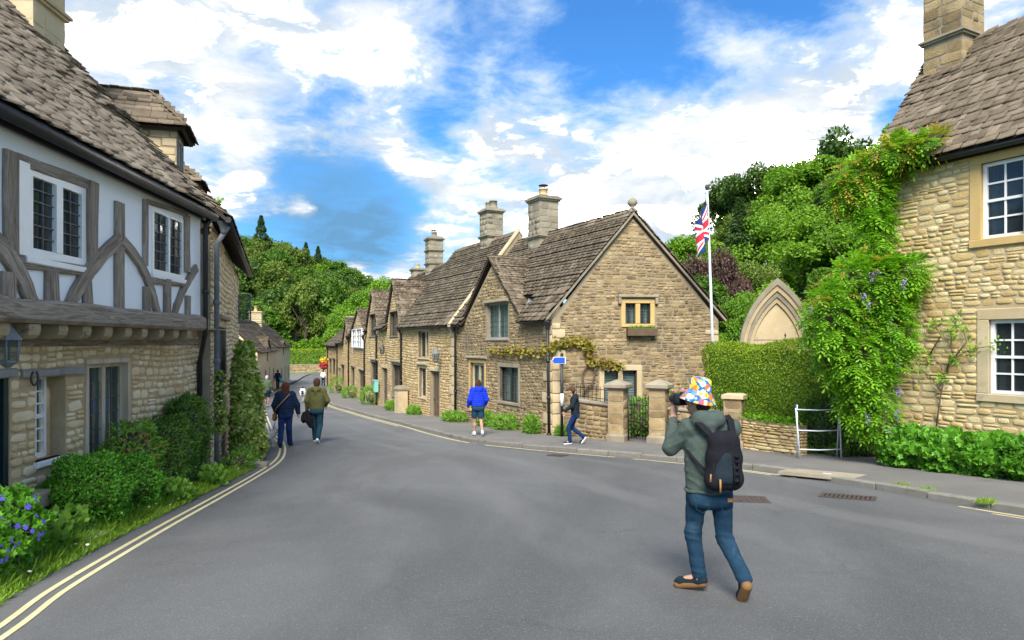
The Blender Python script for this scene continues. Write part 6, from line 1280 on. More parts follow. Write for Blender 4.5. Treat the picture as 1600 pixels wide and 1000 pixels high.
# ================================================================== street furniture
def flagpole():
    Y_ = 19.4; b = P(1119, 560, Y_); b.z = G(Y_); t = thing('flagpole', 'white flagpole with limp union flag behind the hedge', 'flagpole', b); top = P(1105, 296, Y_); m = MB(); m.tube([b, b.lerp(top, .5), top], [.045, .04, .028], 10); m.build('pole', MT['white_metal'], t)
    q = MB(); q.lathe(top, [(.03, -.02), (.05, .02), (.065, .07), (.05, .12), (.01, .14)], 12); q.build('finial', MT['castiron'], t)
    # flag hanging in folds, hoist along the pole
    hz, fly = 1.0, 1.9; nu, nv = 60, 36; a0 = b.lerp(top, .955); dn = (b - top).normalized(); V = []; UV = []
    for i in range(nu + 1):
        u = i / nu
        for j in range(nv + 1):
            v = j / nv; fold = math.sin(u * 13.0) * .075 * (.35 + u * .8) * (.55 + .45 * v); off = .02 - .40 * u ** .75 + fold * 1.3; dep = -.05 + .09 * math.cos(u * 13.0 + .6) * (.4 + u * .6)
            drop = v * hz + u * .72 + .05 * u * math.sin(v * 4); p = a0 + dn * drop + Vector((off * (1 - .25 * v), dep, 0)); V.append(tuple(p - b)); UV.append((u, 1 - v))
    Q = [(i * (nv + 1) + j, (i + 1) * (nv + 1) + j, (i + 1) * (nv + 1) + j + 1, i * (nv + 1) + j + 1) for i in range(nu) for j in range(nv)]
    m_, t_, bs = principled('union_flag'); uvn = t_.n.new('ShaderNodeUVMap'); sp = t_.n.new('ShaderNodeSeparateXYZ'); t_.l.new(uvn.outputs[0], sp.inputs[0]); x = t_.math('SUBTRACT', t_.math('MULTIPLY', sp.outputs[0], 2), 1); y = t_.math('SUBTRACT', sp.outputs[1], .5)
    ax, ay = t_.math('ABSOLUTE', x), t_.math('ABSOLUTE', y); le = lambda s_, v: t_.math('LESS_THAN', s_, v)
    d1 = t_.math('ABSOLUTE', t_.math('SUBTRACT', y, t_.math('MULTIPLY', x, .5))); d2 = t_.math('ABSOLUTE', t_.math('ADD', y, t_.math('MULTIPLY', x, .5))); dm = t_.math('MINIMUM', d1, d2)
    col = t_.mix(le(dm, .115), (.012, .03, .16), (.75, .74, .74)); col = t_.mix(le(dm, .042), col, (.55, .02, .045))
    wh = t_.math('MAXIMUM', le(t_.math('MULTIPLY', ax, 1.), .175), le(ay, .175)); col = t_.mix(wh, col, (.75, .74, .74)); rd = t_.math('MAXIMUM', le(ax, .105), le(ay, .105)); col = t_.mix(rd, col, (.55, .02, .045)); t_.l.new(col, bs.inputs['Base Color']); bs.inputs['Roughness'].default_value = .8
    me = np_mesh('flag', V, [np.array(Q)], m_, smooth=True); ul = me.uv_layers.new(name='UVMap'); vi = np.zeros(len(me.loops), np.int32); me.loops.foreach_get('vertex_index', vi); ul.data.foreach_set('uv', np.array(UV, np.float32)[vi].ravel()); add_obj('flag', me, t)
    q = MB(); q.tube([a0 + Vector((-.04, -.04, .05)), b + Vector((-.03, -.04, 1.0))], .006, 5); q.build('halyard', MT['white_metal'], t)
flagpole()
def signpost():
    b = Vector(((878 - CX) / F * 20.05, 20.05, G(20.05) + .1)); t = thing('sign_post', 'black post with small blue finger sign by the gabled cottage', 'sign', b); top = P(878, 554, b.y); m = MB(); m.tube([b, Vector((b.x, b.y, top.z))], .045, 10); m.lathe(Vector((b.x, b.y, top.z)), [(.05, 0), (.05, .02), (.01, .05)], 10); m.build('post', MT['iron'], t)
    z = P(0, 563, b.y).z; q = MB(); y = b.y - .06; hw = .1; pts = [(-.24, -hw), (-.3, 0), (-.24, hw), (.09, hw), (.09, -hw)]; q.prism([Vector((b.x + x, y, z + zz)) for x, zz in pts], Vector((.02, -.02, 0))); sg = q.build('blue_finger_plate', MT['white_sign'], t)
    q = MB(); q.prism([Vector((b.x + x * .93 - .003, y - .021, z + zz * .86)) for x, zz in pts], Vector((.0, -.006, 0))); q.build('plate_face', MT['blue_sign'], sg)
    q = MB(); z2 = P(0, 634, b.y).z; q.lathe(Vector((b.x, b.y, z2)), [(.049, 0), (.049, .36)], 10); q.build('notice_label', MT['white_sign'], t)
signpost()
def lantern(name, label, c, s=1., hang=None, bracket=None, mat='leadsheet'):
    t = thing(name, label, 'lantern', c); m = MB(); r = .1 * s; h = .2 * s; n = 6
    for k in range(n): a = 2 * math.pi * k / n; d = Vector((math.cos(a), math.sin(a), 0)); m.tube([c + d * r * .8, c + d * r + ZV(h)], .007 * s, 5)
    m.lathe(c, [(.02 * s, -.05 * s), (r * .6, -.02 * s), (r * .86, 0), (r * .8, .015 * s)], n, sm=False); m.lathe(c + ZV(h), [(r * 1.2, 0), (r * 1.1, .02 * s), (r * .35, .12 * s), (.015 * s, .17 * s)], n, sm=False); m.build('frame', MT[mat], t)
    g = MB(); g.lathe(c, [(r * .74, .01), (r * .93, h - .005)], n, sm=False); g.build('glass', MT['pane'], t)
    if hang: q = MB(); q.tube([c + ZV(h + .15 * s), Vector(hang)], .006, 5); q.build('chain', MT['iron'], t)
    if bracket: q = MB(); bk = Vector(bracket); q.tube([bk, bk.lerp(c + ZV(h + .3 * s), .6) + ZV(.06), c + ZV(h + .3 * s), c + ZV(h + .14 * s)], .01, 5); q.build('bracket', MT['iron'], t)
f = FU.off(-.02); c = f.p(f.s_at(12), f.z_at(12, 566)); lantern('hanging_lantern', 'grey lantern hanging under the timber jetty by the door', c, 1.12, c + ZV(.62))
f = F2.off(.32); c = f.p(f.s_at(681), f.z_at(681, 564)); lantern('wall_lantern', 'grey lantern on iron bracket beside the plank door', c, 1.5, None, F2.p(F2.s_at(684), c.z + .5), 'leadsheet')
f = F3.off(.3); c = f.p(f.s_at(597), f.z_at(597, 552)); lantern('wall_lantern', 'small dark wall lamp on the ochre cottage with two dormers', c, 1.3, None, F3.p(F3.s_at(599), c.z + .4), 'iron')
# horseshoe
c = FL.p(FL.s_at(47), FL.z_at(47, 591), .05); m = MB(); m.tube([c + FL.U(math.sin(a) * .062) + ZV(math.cos(a) * .08) for a in np.linspace(.5, 5.8, 20)], .013, 6); tag(m.build('horseshoe', MT['castiron'], None, c), 'rusty horseshoe hung on the lintel of the left window', 'horseshoe')
# blue plate on the grey downpipe
c = FB.p(.1, FB.z_at(337, 631), .16); m = MB(); m.obox(c - FB.U(.07) - ZV(.13), FB.U(.17), ZV(.26), FB.N(.012)); t = m.build('blue_plate', MT['blue_sign'], None, c); tag(t, 'small blue notice plate fixed to the grey downpipe', 'sign')
q = MB(); q.obox(c - FB.U(.045) - ZV(.02) + FB.N(.013), FB.U(.12), ZV(.10), FB.N(.003)); q.build('white_panel', MT['white_sign'], t)
# stone post, wall box
c = F2.p(F2.s_at(638), 0, .35); c.z = G(c.y) + .08; zt = P(0, 603, c.y).z - c.z; m = MB(); rz = math.atan2(F2.u.y, F2.u.x); m.lathe(c, [(.24, -.1), (.24, zt - .25), (.22, zt - .2)], 4, 0, True, rz); t = m.build('stone_post', MT['ashlar'], None, c); tag(t, 'squat stone post against the wall left of the plank door', 'post'); q = MB(); q.lathe(c, [(.27, zt - .2), (.28, zt - .12), (.2, zt), (.05, zt + .03)], 4, 0, True, rz); q.build('cap', MT['ashlar_grey'], t)
c = F3.p(F3.s_at(593.5), F3.z_at(593, 612), .12); m = MB(); m.cbox(c - F3.U(.2), F3.U(.4), F3.N(.22), ZV(.62), .03); t = m.build('wall_box', MT['mint'], None, c); tag(t, 'mint green box fixed to the cottage wall', 'box'); q = MB(); q.cbox(c - F3.U(.22) + ZV(.62), F3.U(.44), F3.N(.26), ZV(.05), .015); q.build('lid', MT['mint'], t); q = MB(); q.obox(c - F3.U(.12) + ZV(.45) + F3.N(.22), F3.U(.24), F3.N(.006), ZV(.04)); q.build('slot', MT['iron'], t)
# flower trough below the gable window
r = FG.rect(978, 1024, 513, 525); t = thing('window_trough', 'dark wooden flower trough below the small gable window', 'planter', FG.p(r[0], r[2])); m = MB(); m.cbox(FG.p(r[0], r[2], .03), FG.U(r[1] - r[0]), FG.N(.2), ZV(r[3] - r[2]), .01); m.build('trough', MT['door'], t)
n = 260; lf = Leaf(); lf.add(np.array([tuple(FG.p(random.uniform(r[0] + .05, r[1] - .05), r[3] + random.uniform(-.02, .06), random.uniform(.05, .2))) for _ in range(n)]), rdir(n) + [0, 0, .6], rdir(n), .06, .02, OVAL); lf.build('foliage', MT['l_weed'], t)
for s_ in (r[0] + .1, r[1] - .1): q = MB(); q.tube([FG.p(s_, r[2] - .12, .0), FG.p(s_, r[2], .16)], .012, 5); q.build('bracket', MT['iron'], t)
# hanging basket far down the row
c = F6.p(F6.s_at(516), P(0, 574, 66).z, 1.0); c = P(506, 573, 64); t = thing('hanging_basket', 'red and yellow flower basket hanging at the end of the row', 'basket', c); q = MB(); q.lathe(c, [(.05, -.3), (.3, -.15), (.38, .05)], 10); q.build('basket', MT['stem'], t); n = 260; lf = Leaf(); d = rdir(n) * [.34, .34, .3]; lf.add(np.array(tuple(c)) + d + [0, 0, .12], rdir(n), d, .16, .16, PETAL, mi=0); tag(lf.build('red_flowers', MT['l_red'], t), kind='stuff'); lf = Leaf(); d = rdir(140) * [.32, .32, .3]; lf.add(np.array(tuple(c)) + d + [0, 0, .55], rdir(140), d, .16, .16, PETAL); tag(lf.build('yellow_flowers', MT['l_yellow'], t), kind='stuff'); q = MB(); q.tube([c + ZV(.3), c + ZV(1.1), c + Vector((.9, .3, 1.2))], .02, 5); q.build('bracket', MT['iron'], t)
# white metal frame on the pavement
def metal_frame():
    a = gp(1250, 717, .1); b = gp(1308, 706, .1); b = Vector((a.x + .88, a.y + .02, a.z)); t = thing('metal_frame', 'white tubular metal stand with three rungs on the pavement', 'stand', a); ht = 1.08; sl = Vector((-.09, 0, 0))
    for p, o in ((a, Vector((-.09, .0, 0))), (b, Vector((-.04, 0, 0)))): q = MB(); q.tube([p, p + o + ZV(ht)], .016, 8); q.build('leg', MT['white_metal'], t)
    for p, o in ((a + Vector((.02, .2, 0)), Vector((-.07, -.18, 0))), (b + Vector((0, .2, 0)), Vector((-.03, -.18, 0)))): q = MB(); q.tube([p, p + o + ZV(ht + .06)], .014, 8); q.build('leg', MT['white_metal'], t)
    for z in (.2, .6, ht - .04): q = MB(); f_ = z / ht; q.tube([a + Vector((-.09, 0, 0)) * f_ + ZV(z), (a + b) / 2 + Vector((-.065, 0, 0)) * f_ + ZV(z - .015), b + Vector((-.04, 0, 0)) * f_ + ZV(z)], .013, 8); q.build('rung', MT['white_metal'], t)
    for z in (.25, .65): q = MB(); f_ = z / ht; q.tube([a + Vector((-.09, 0, 0)) * f_ + ZV(z), a + Vector((.02, .2, 0)) + Vector((-.07, -.18, 0)) * f_ + ZV(z + .08)], .008, 6); q.build('brace', MT['white_metal'], t)
    q = MB(); q.tube([a + Vector((-.09, 0, ht)), a + Vector((-.095, 0, ht + .03))], .02, 8); q.build('cap', MT['blue_sign'], t)
metal_frame()
# iron covers in the road, slab in the pavement
def grate(label, px, py, wx, wy, rz, n, name='drain_grate', up=.004):
    p = gp(px, py); t = thing(name, label, 'drain cover', p + ZV(up)); ux = Vector((math.cos(rz), math.sin(rz), G(p.y + math.sin(rz)) - G(p.y))); uy = Vector((-math.sin(rz), math.cos(rz), (G(p.y + 1) - G(p.y)) * math.cos(rz))); o = p + ZV(up)
    m = MB(); m.obox(o - ux * wx / 2 - uy * wy / 2 - ZV(.02), ux * wx, uy * wy, ZV(.021)); m.build('recess', MT['interior'], t); m = MB()
    for k in (-1, 1): m.obox(o + uy * (k * (wy / 2) - .015) - ux * wx / 2, ux * wx, uy * .03, ZV(.012)); m.obox(o + ux * (k * (wx / 2) - .015) - uy * wy / 2, uy * wy, ux * .03, ZV(.0115))
    m.build('frame', MT['castiron'], t)
    for i in range(n): q = MB(); q.obox(o + ux * (-wx / 2 + wx * (i + .5) / n - wx / n * .3) - uy * wy / 2, ux * wx / n * .58, uy * wy, ZV(.009)); q.build('bar', MT['castiron'], t)
grate('long slotted iron drain grate by the kerb', 1324, 777, .72, .36, -.55, 12); grate('small iron cover in the road near the kerb left of the photographer', 871, 712, .4, .3, -.6, 6)
p = gp(1166, 780); t = thing('manhole_cover', 'reddish checkered manhole cover right of the photographer', 'manhole cover', p + ZV(.004)); sl = G(p.y + 1) - G(p.y); ux = Vector((.98, -.2, -.2 * sl)); uy = Vector((.2, .98, .98 * sl)); m = MB(); m.obox(p - ux * .3 - uy * .3 - ZV(.02), ux * .6, uy * .6, ZV(.026)); m.build('plate', MT['castiron'], t)
for i in range(8):
    for j in range(8): q = MB(); q.obox(p - ux * .27 - uy * .27 + ux * (.068 * i) + uy * (.068 * j) + ZV(.006), ux * .05, uy * .05, ZV(.006)); q.build('stud', MT['castiron'], t)
p = gp(1280, 741, .1); d = Vector((3.45, -3.5)).normalized(); ux = Vector((d.x, d.y, (G(p.y + d.y) - G(p.y)))); uy = Vector((-d.y, d.x, (G(p.y + d.x) - G(p.y)))); m = MB(); m.obox(p - ux * .7 - uy * .08 - ZV(.06), ux * 1.3, uy * .62, ZV(.061)); t = m.build('paving_slab', MT['ashlar_grey'], None, p); tag(t, 'pale concrete slab set in the pavement by the kerb', 'slab')
q = MB(); q.obox(p + ux * .0 + uy * .15 + ZV(.0025), ux * .14, uy * .05, ZV(.003)); q.build('white_mark', MT['white_sign'], t)
# parapet wall at the bend
pc = Pieces(); A = Vector((-43, 119.5)); B = Vector((-29, 120)); t = thing('parapet_wall', 'low stone parapet wall below the far hedge', 'wall', (-35, 119.7, -3.6)); fr = Fr(A, B - A, 1); m = MB(); m.obox(fr.p(0, -4.2), fr.U(12), -fr.N(.4), ZV(1.9)); wl = m.build('wall', MT['mortar_grey'], t); fill_stones(pc, wl, fr, [(0, -4.2, -2.3), (12, -4.2, -2.3)], [], 'stone_m', (.2, .35), (1.4, 2.6)); q = MB(); q.cbox(fr.p(0, -2.3, .06), fr.U(12), -fr.N(.52), ZV(.12), .02); q.build('coping', MT['ashlar_grey'], t); pc.finish(300, 9)

# ================================================================== people (smooth distance-field bodies, one skin each)
def surface_nets(D, o, h):
    S = D < 0; nx, ny, nz = D.shape; c = np.zeros((nx - 1, ny - 1, nz - 1), np.int8); offs = [(i, j, k) for i in (0, 1) for j in (0, 1) for k in (0, 1)]
    sl = lambda A, i, j, k: A[i:nx - 1 + i, j:ny - 1 + j, k:nz - 1 + k]
    for f in offs: c += sl(S, *f)
    act = (c > 0) & (c < 8); I = np.argwhere(act); idx = -np.ones(act.shape, np.int64); idx[act] = np.arange(len(I)); acc = np.zeros((len(I), 3)); cnt = np.zeros(len(I))
    for a in offs:
        for ax in range(3):
            if a[ax]: continue
            b = list(a); b[ax] = 1; da = D[I[:, 0] + a[0], I[:, 1] + a[1], I[:, 2] + a[2]]; db = D[I[:, 0] + b[0], I[:, 1] + b[1], I[:, 2] + b[2]]; m = (da < 0) != (db < 0); t = np.where(m, da / np.where(m, da - db, 1), 0)
            p = np.tile(np.array(a, float), (len(I), 1)); p[:, ax] += t; acc += p * m[:, None]; cnt += m
    V = (I + acc / np.maximum(cnt, 1)[:, None]) * h + o; Q = []
    for ax in range(3):
        s0 = [slice(1, -1)] * 3; s0[ax] = slice(0, -1); s1 = [slice(1, -1)] * 3; s1[ax] = slice(1, None); A, B = S[tuple(s0)], S[tuple(s1)]; u, v = (ax + 1) % 3, (ax + 2) % 3
        for flip in (0, 1):
            E = np.argwhere((A & ~B) if not flip else (~A & B)); E = E + np.array([0 if k == ax else 1 for k in range(3)])
            if not len(E): continue
            q = []
            for (du, dv) in ((-1, -1), (0, -1), (0, 0), (-1, 0)): e = E.copy(); e[:, u] += du; e[:, v] += dv; q.append(idx[e[:, 0], e[:, 1], e[:, 2]])
            q = np.stack(q, 1); Q.append(q if not flip else q[:, ::-1])
    return V, np.concatenate(Q)
def sdf_mesh(name, prims, mat, vox=.012, k=.03, disp=None, sub=(), clip=None):
    """prims: (a, b, ra, rb[, squash(x,y,z)[, k]])"""
    lo = np.min([np.minimum(p[0], p[1]) - max(p[2], p[3]) * 1.3 for p in prims], 0) - .04; hi = np.max([np.maximum(p[0], p[1]) + max(p[2], p[3]) * 1.3 for p in prims], 0) + .04
    n = np.ceil((hi - lo) / vox).astype(int) + 1; X = np.stack(np.meshgrid(*[lo[i] + vox * np.arange(n[i]) for i in range(3)], indexing='ij'), -1).astype(np.float32); D = np.full(X.shape[:3], 9., np.float32)
    def dist(p, Xs):
        a, b = np.array(p[0], np.float32), np.array(p[1], np.float32); sq = np.array(p[4] if len(p) > 4 and p[4] is not None else (1, 1, 1), np.float32); c = (a + b) / 2; q = (Xs - c) / sq; a2, b2 = (a - c) / sq, (b - c) / sq; ab = b2 - a2; t = np.clip(((q - a2) @ ab) / (ab @ ab + 1e-9), 0, 1); return (np.linalg.norm(q - a2 - t[..., None] * ab, axis=-1) - (p[2] + (p[3] - p[2]) * t)) * sq.min()
    for p in prims:
        r = max(p[2], p[3]) * 1.3 + .1; l = np.clip(((np.minimum(p[0], p[1]) - r - lo) / vox).astype(int), 0, n); h = np.clip(((np.maximum(p[0], p[1]) + r - lo) / vox).astype(int) + 1, 0, n); s = tuple(slice(l[i], h[i]) for i in range(3))
        d = dist(p, X[s]); kk = p[5] if len(p) > 5 else k; e = np.clip(.5 + .5 * (D[s] - d) / kk, 0, 1); D[s] = D[s] * (1 - e) + d * e - kk * e * (1 - e)
    for p in sub: D = np.maximum(D, -dist(p, X))
    if disp: D = D + disp(X)
    if clip: D = np.maximum(D, np.where(np.abs(X[..., 0] - clip[1]) < clip[2], clip[0] - X[..., 2], -1.))
    V, Q = surface_nets(D, lo, vox); return V, Q
def put(name, V, Q, mat, parent, fx):
    W = fx(V) - np.array(tuple(BASE[parent.name])); return add_obj(name, np_mesh(name, W, [Q], MT[mat], smooth=True), parent)
def cloth(name, stops, bump=.5, bscale=22, scale=9, **k): MT[name] = M(name, stops, .9, scale, bump=bump, bscale=bscale, spec=.15, **k)
cloth('c_skin', [(.42, .23, .155), (.5, .29, .2)], .1, 40); MT['c_skin'].node_tree.nodes['Principled BSDF'].inputs['Roughness'].default_value = .55
cloth('c_navy', [(.008, .018, .045), (.014, .028, .062)]); cloth('c_jean', [(.009, .03, .058), (.019, .055, .095)], .6, 90, 9, stain=(5, (.045, .095, .15), .52, .78)); cloth('c_jean_blue', [(.006, .02, .075), (.012, .036, .12)], .4, 60); cloth('c_jean_dark', [(.01, .035, .055), (.02, .06, .085)], .4, 60)
cloth('c_olive', [(.085, .085, .028), (.12, .115, .042)]); cloth('c_hoodie', [(.05, .07, .06), (.075, .1, .086)], .5, 130, 30); cloth('c_blue', [(.008, .03, .5), (.015, .05, .62)], .3); cloth('c_shorts', [(.012, .04, .08), (.02, .055, .1)]); cloth('c_black', [(.008, .008, .011), (.016, .016, .02)], .4, 60); cloth('c_dark', [(.01, .018, .024), (.018, .028, .035)])
cloth('c_greytop', [(.2, .22, .2), (.27, .29, .26)]); cloth('c_green', [(.06, .085, .05), (.09, .12, .07)]); cloth('c_white', [(.7, .7, .7), (.78, .78, .78)]); cloth('c_pale', [(.42, .52, .6), (.5, .6, .68)]); cloth('c_hair_br', [(.05, .025, .014), (.09, .045, .025)], .8, 60); cloth('c_hair_red', [(.06, .02, .014), (.10, .035, .022)], .8, 60); cloth('c_hair_gr', [(.35, .34, .32), (.5, .49, .46)], .8, 60); cloth('c_hair_dk', [(.02, .014, .01), (.04, .03, .02)], .8, 60)
cloth('c_tan', [(.3, .15, .05), (.38, .2, .08)]); cloth('c_gum', [(.16, .085, .035), (.22, .12, .05)], .3); cloth('c_orange', [(.5, .2, .03), (.6, .27, .05)], .3); cloth('c_brown', [(.06, .035, .022), (.1, .06, .038)]); cloth('c_cyan', [(.05, .3, .4)]); cloth('c_dogfur', [(.66, .62, .55), (.8, .77, .71)], .9, 70, 20)
V3 = lambda *a: np.array(a, float)
def hand(wr, d, side, up, s=1.):
    """palm and five fingers; d finger direction, side thumb direction"""
    d = unit(V3(*d)); up = unit(V3(*up)); sd = unit(V3(*side)); L = []; pc = wr + d * .05 * s
    L.append((wr, wr + d * .075 * s, .026 * s, .034 * s, None, .02))
    for i, (o, l) in enumerate(((.028, .062), (.010, .07), (-.009, .065), (-.027, .05))):
        a = wr + d * .085 * s + sd * o * s; b = a + d * l * .5 * s - up * .008 * s; c = b + d * l * .4 * s - up * .03 * s; L += [(a, b, .0095 * s, .009 * s, None, .008), (b, c, .009 * s, .0075 * s, None, .006)]
    a = wr + d * .03 * s + sd * .03 * s; L += [(a, a + sd * .03 * s + d * .03 * s, .012 * s, .0105 * s, None, .01), (a + sd * .03 * s + d * .03 * s, a + sd * .035 * s + d * .062 * s - up * .01 * s, .0105 * s, .008 * s, None, .006)]
    return L
def person(label, base, yaw, ht, J, O, vox=.014, group=None):
    """J joints (local, facing +y, metres for a 1.75 m figure), O outfit"""
    s = ht / 1.75; t = thing('person', label, 'person', base, group); ca, sa = math.cos(yaw), math.sin(yaw); fx = lambda V: np.column_stack([(V[:, 0] * ca - V[:, 1] * sa) * s + base[0], (V[:, 0] * sa + V[:, 1] * ca) * s + base[1], V[:, 2] * s + base[2]])
    D = dict(pel=(0, 0, .95), ch=(0, .01, 1.30), hipL=(-.09, 0, .92), hipR=(.09, 0, .92), knL=(-.09, .08, .50), knR=(.09, .0, .50), anL=(-.08, .14, .09), anR=(.09, -.18, .12), toL=(-.09, .28, .045), toR=(.10, -.07, .03), shL=(-.17, 0, 1.42), shR=(.17, 0, 1.42), elL=(-.25, -.05, 1.15), elR=(.25, .03, 1.15), wrL=(-.25, .05, .92), wrR=(.26, .14, .93), nk=(0, .01, 1.47), hd=(0, .035, 1.62), hdir=(0, 1, 0), fat=1., hL=(0, .1, -1), hR=(0, .1, -1)); D.update(J); g = {k: (V3(*v) if isinstance(v, (tuple, list)) else v) for k, v in D.items()}; ft = g['fat']; hd, hf = g['hd'], unit(g['hdir']); hs = unit(np.cross(hf, V3(0, 0, 1)))
    body = [(g['pel'], g['ch'], .115 * ft, .125 * ft, (1.2, .8, 1)), (g['shL'], g['shR'], .065, .065), (g['nk'] - V3(0, 0, .08), hd - V3(0, 0, .06), .058, .052), (hd + V3(0, 0, .02) - hf * .01, hd + V3(0, 0, .045) - hf * .015, .088, .088, (.9, 1.05, 1.1)), (hd - V3(0, 0, .07) + hf * .03, hd + hf * .03, .052, .065), (hd - V3(0, 0, .0) + hf * .095, hd - V3(0, 0, .03) + hf * .108, .008, .014, None, .015), (hd + hs * .085, hd + hs * .088 - V3(0, 0, .04), .014, .010, None, .01), (hd - hs * .085, hd - hs * .088 - V3(0, 0, .04), .014, .010, None, .01)]
    lr = .78 if O.get('legs', 1.) > .6 else 1.
    for q in 'LR': body += [(g['hip' + q], g['kn' + q], .08 * ft * lr, .052 * ft * lr), (g['kn' + q], g['an' + q], .047 * ft * lr, .032), (g['an' + q], g['to' + q], .036, .03), (g['sh' + q], g['el' + q], .048, .038), (g['el' + q], g['wr' + q], .038, .026)] + hand(g['wr' + q], g['h' + q], (0, 1, 0) if abs(g['h' + q][2]) > .5 else (0, 0, 1), (1 if q == 'L' else -1, 0, 0))
    body.append(((g['kn' + 'L'] * .6 + g['anL'] * .4) + V3(0, -.015, 0), (g['knL'] * .5 + g['anL'] * .5) + V3(0, -.01, 0), .042 * ft * lr, .04 * ft * lr)); body.append(((g['knR'] * .6 + g['anR'] * .4) + V3(0, -.015, 0), (g['knR'] * .5 + g['anR'] * .5) + V3(0, -.01, 0), .042 * ft * lr, .04 * ft * lr))
    sock = [(hd + hf * .105 + hs * .032 + V3(0, 0, .012), hd + hf * .105 + hs * .03 + V3(0, 0, .012), .014, .014), (hd + hf * .105 - hs * .032 + V3(0, 0, .012), hd + hf * .105 - hs * .03 + V3(0, 0, .012), .014, .014), (hd + hf * .1 - V3(0, 0, .062) - hs * .02, hd + hf * .1 - V3(0, 0, .062) + hs * .02, .005, .005)]
    V, Q = sdf_mesh('b', body, 0, min(vox, .012), .028, None, sock); put('body', V, Q, O.get('skin', 'c_skin'), t, fx)
    # trousers
    th = O.get('tw', 1.) * ft; ln = O.get('legs', 1.); legs = [(g['pel'] + V3(0, 0, .06), g['pel'] - V3(0, .01, .05), .125 * th, .13 * th, (1.2, .85, 1)), (g['hipL'] - V3(0, .05, .06), g['hipR'] - V3(0, .05, .06), .085 * th, .085 * th)]
    for q in 'LR':
        kn, an = g['kn' + q], g['an' + q]
        if ln > .6: legs += [(g['hip' + q], kn, .098 * th, .068 * th), (kn, kn + (an - kn) * ((ln - .5) * 2) + V3(0, 0, .02), .07 * th, .061 * th)]
        else: legs.append((g['hip' + q], kn, .1 * th, .092 * th))
    wr = lambda a: (lambda X: a * (np.sin(X[..., 2] * 38 + 6 * X[..., 0]) * np.sin(X[..., 0] * 21 + X[..., 2] * 9) + .6 * np.sin(X[..., 2] * 73 + X[..., 1] * 30 + X[..., 0] * 18)))
    fz = lambda X: -.004 * np.maximum(0, np.sin(X[..., 2] * 120 + 22 * X[..., 0] + 3 * np.sin(X[..., 1] * 30))) * (np.exp(-((X[..., 2] - g['knL'][2]) / .07) ** 2) + np.exp(-((X[..., 2] - .17) / .07) ** 2) + .4 * np.exp(-((X[..., 2] - .76) / .05) ** 2)); w0 = wr(.0022)
    V, Q = sdf_mesh('t', legs, 0, vox, .025, lambda X: w0(X) + fz(X), (), (.57, 0, .6) if ln <= .6 else None); put('shorts' if ln <= .6 else 'trousers', V, Q, O['leg_mat'], t, fx)
    # top
    tk = O.get('tk', 1.) * ft; hem = O.get('hem', .88); top = [(V3(g['pel'][0], g['pel'][1], hem + .03), g['ch'] * .5 + g['pel'] * .5 + V3(0, 0, .05), .14 * tk, .142 * tk, (1.22, .85, 1)), (g['ch'] * .5 + g['pel'] * .5, g['ch'], .138 * tk, .145 * tk, (1.25, .86, 1)), (g['shL'], g['shR'], .078 * tk, .078 * tk), (g['nk'] - V3(0, 0, .09), g['nk'] - V3(0, 0, .0), .09, .068)]
    for q in 'LR':
        e = g['wr' + q] if O.get('sleeve', 1.) >= 1 else g['el' + q]; top += [(g['sh' + q], g['el' + q], .072 * tk, .06 * tk)] + ([(g['el' + q], g['wr' + q] * O.get('cuff', .94) + g['el' + q] * (1 - O.get('cuff', .94)), .06 * tk, .046 * tk)] if O.get('sleeve', 1.) >= 1 else [])
    if O.get('hood'): top += [(g['nk'] + V3(-.065, -.075, .0), g['nk'] + V3(.065, -.075, .0), .076, .076), (g['nk'] + V3(0, -.10, -.05), g['nk'] + V3(0, -.11, -.09), .07, .05), (g['nk'] + V3(-.085, .0, .0), g['nk'] + V3(-.06, -.07, .02), .035, .045), (g['nk'] + V3(.085, .0, .0), g['nk'] + V3(.06, -.07, .02), .035, .045)]
    pf = O.get('puff'); ds = (lambda X: -.0045 * np.abs(np.sin(X[..., 2] * math.pi / .055)) * 2.2) if pf else (lambda X: .0035 * np.abs(np.sin(X[..., 2] * 22 + X[..., 0] * 20 + 2.5 * np.sin(X[..., 0] * 11 + X[..., 2] * 6))) - .0045 * np.maximum(0, np.sin(X[..., 2] * 60 + X[..., 0] * 55 + 3 * np.sin(X[..., 2] * 13))) * np.exp(-((X[..., 2] - hem - .09) / .09) ** 2) - .004 * np.maximum(0, np.sin(X[..., 2] * 75 - X[..., 0] * 40)) * (np.abs(X[..., 0]) > .19))
    V, Q = sdf_mesh('j', top, 0, vox * (.8 if pf else 1), .03, ds, (), (hem, g['pel'][0], .235 * tk)); put('jacket' if pf else 'top', V, Q, O['top_mat'], t, fx)
    if O.get('under'): V, Q = sdf_mesh('u', [(V3(g['pel'][0], g['pel'][1], hem - .02), V3(g['pel'][0], g['pel'][1], hem + .01), .128 * tk, .126 * tk, (1.22, .85, 1))], 0, vox, .02, wr(.004), (), (hem - O.get('uh', .035), g['pel'][0], .5)); put('shirt_hem', V, Q, O['under'], t, fx)
    # shoes
    for q in 'LR':
        an, to = g['an' + q], g['to' + q]; d = unit(to - an); hl = an + V3(0, 0, -.03) - unit((to - an) * V3(1, 1, .6)) * .03
        V, Q = sdf_mesh('s', [(hl, to, .043, .036, None), (an + V3(0, 0, .025), an + V3(0, 0, -.02), .042, .048), (to, to + d * .03, .037, .03)], 0, min(vox, .01), .02); sh = put('shoe', V, Q, O['shoe'], t, fx)
        so = O.get('sole')
        if so: dn = V3(0, 0, -.022) if abs(d[2]) < .55 else unit(V3(0, -1, -.3)) * .03; V, Q = sdf_mesh('s', [(hl + dn, to + dn + d * .02, .042, .04, None)], 0, min(vox, .01), .02); put('sole', V, Q, so, sh, fx)
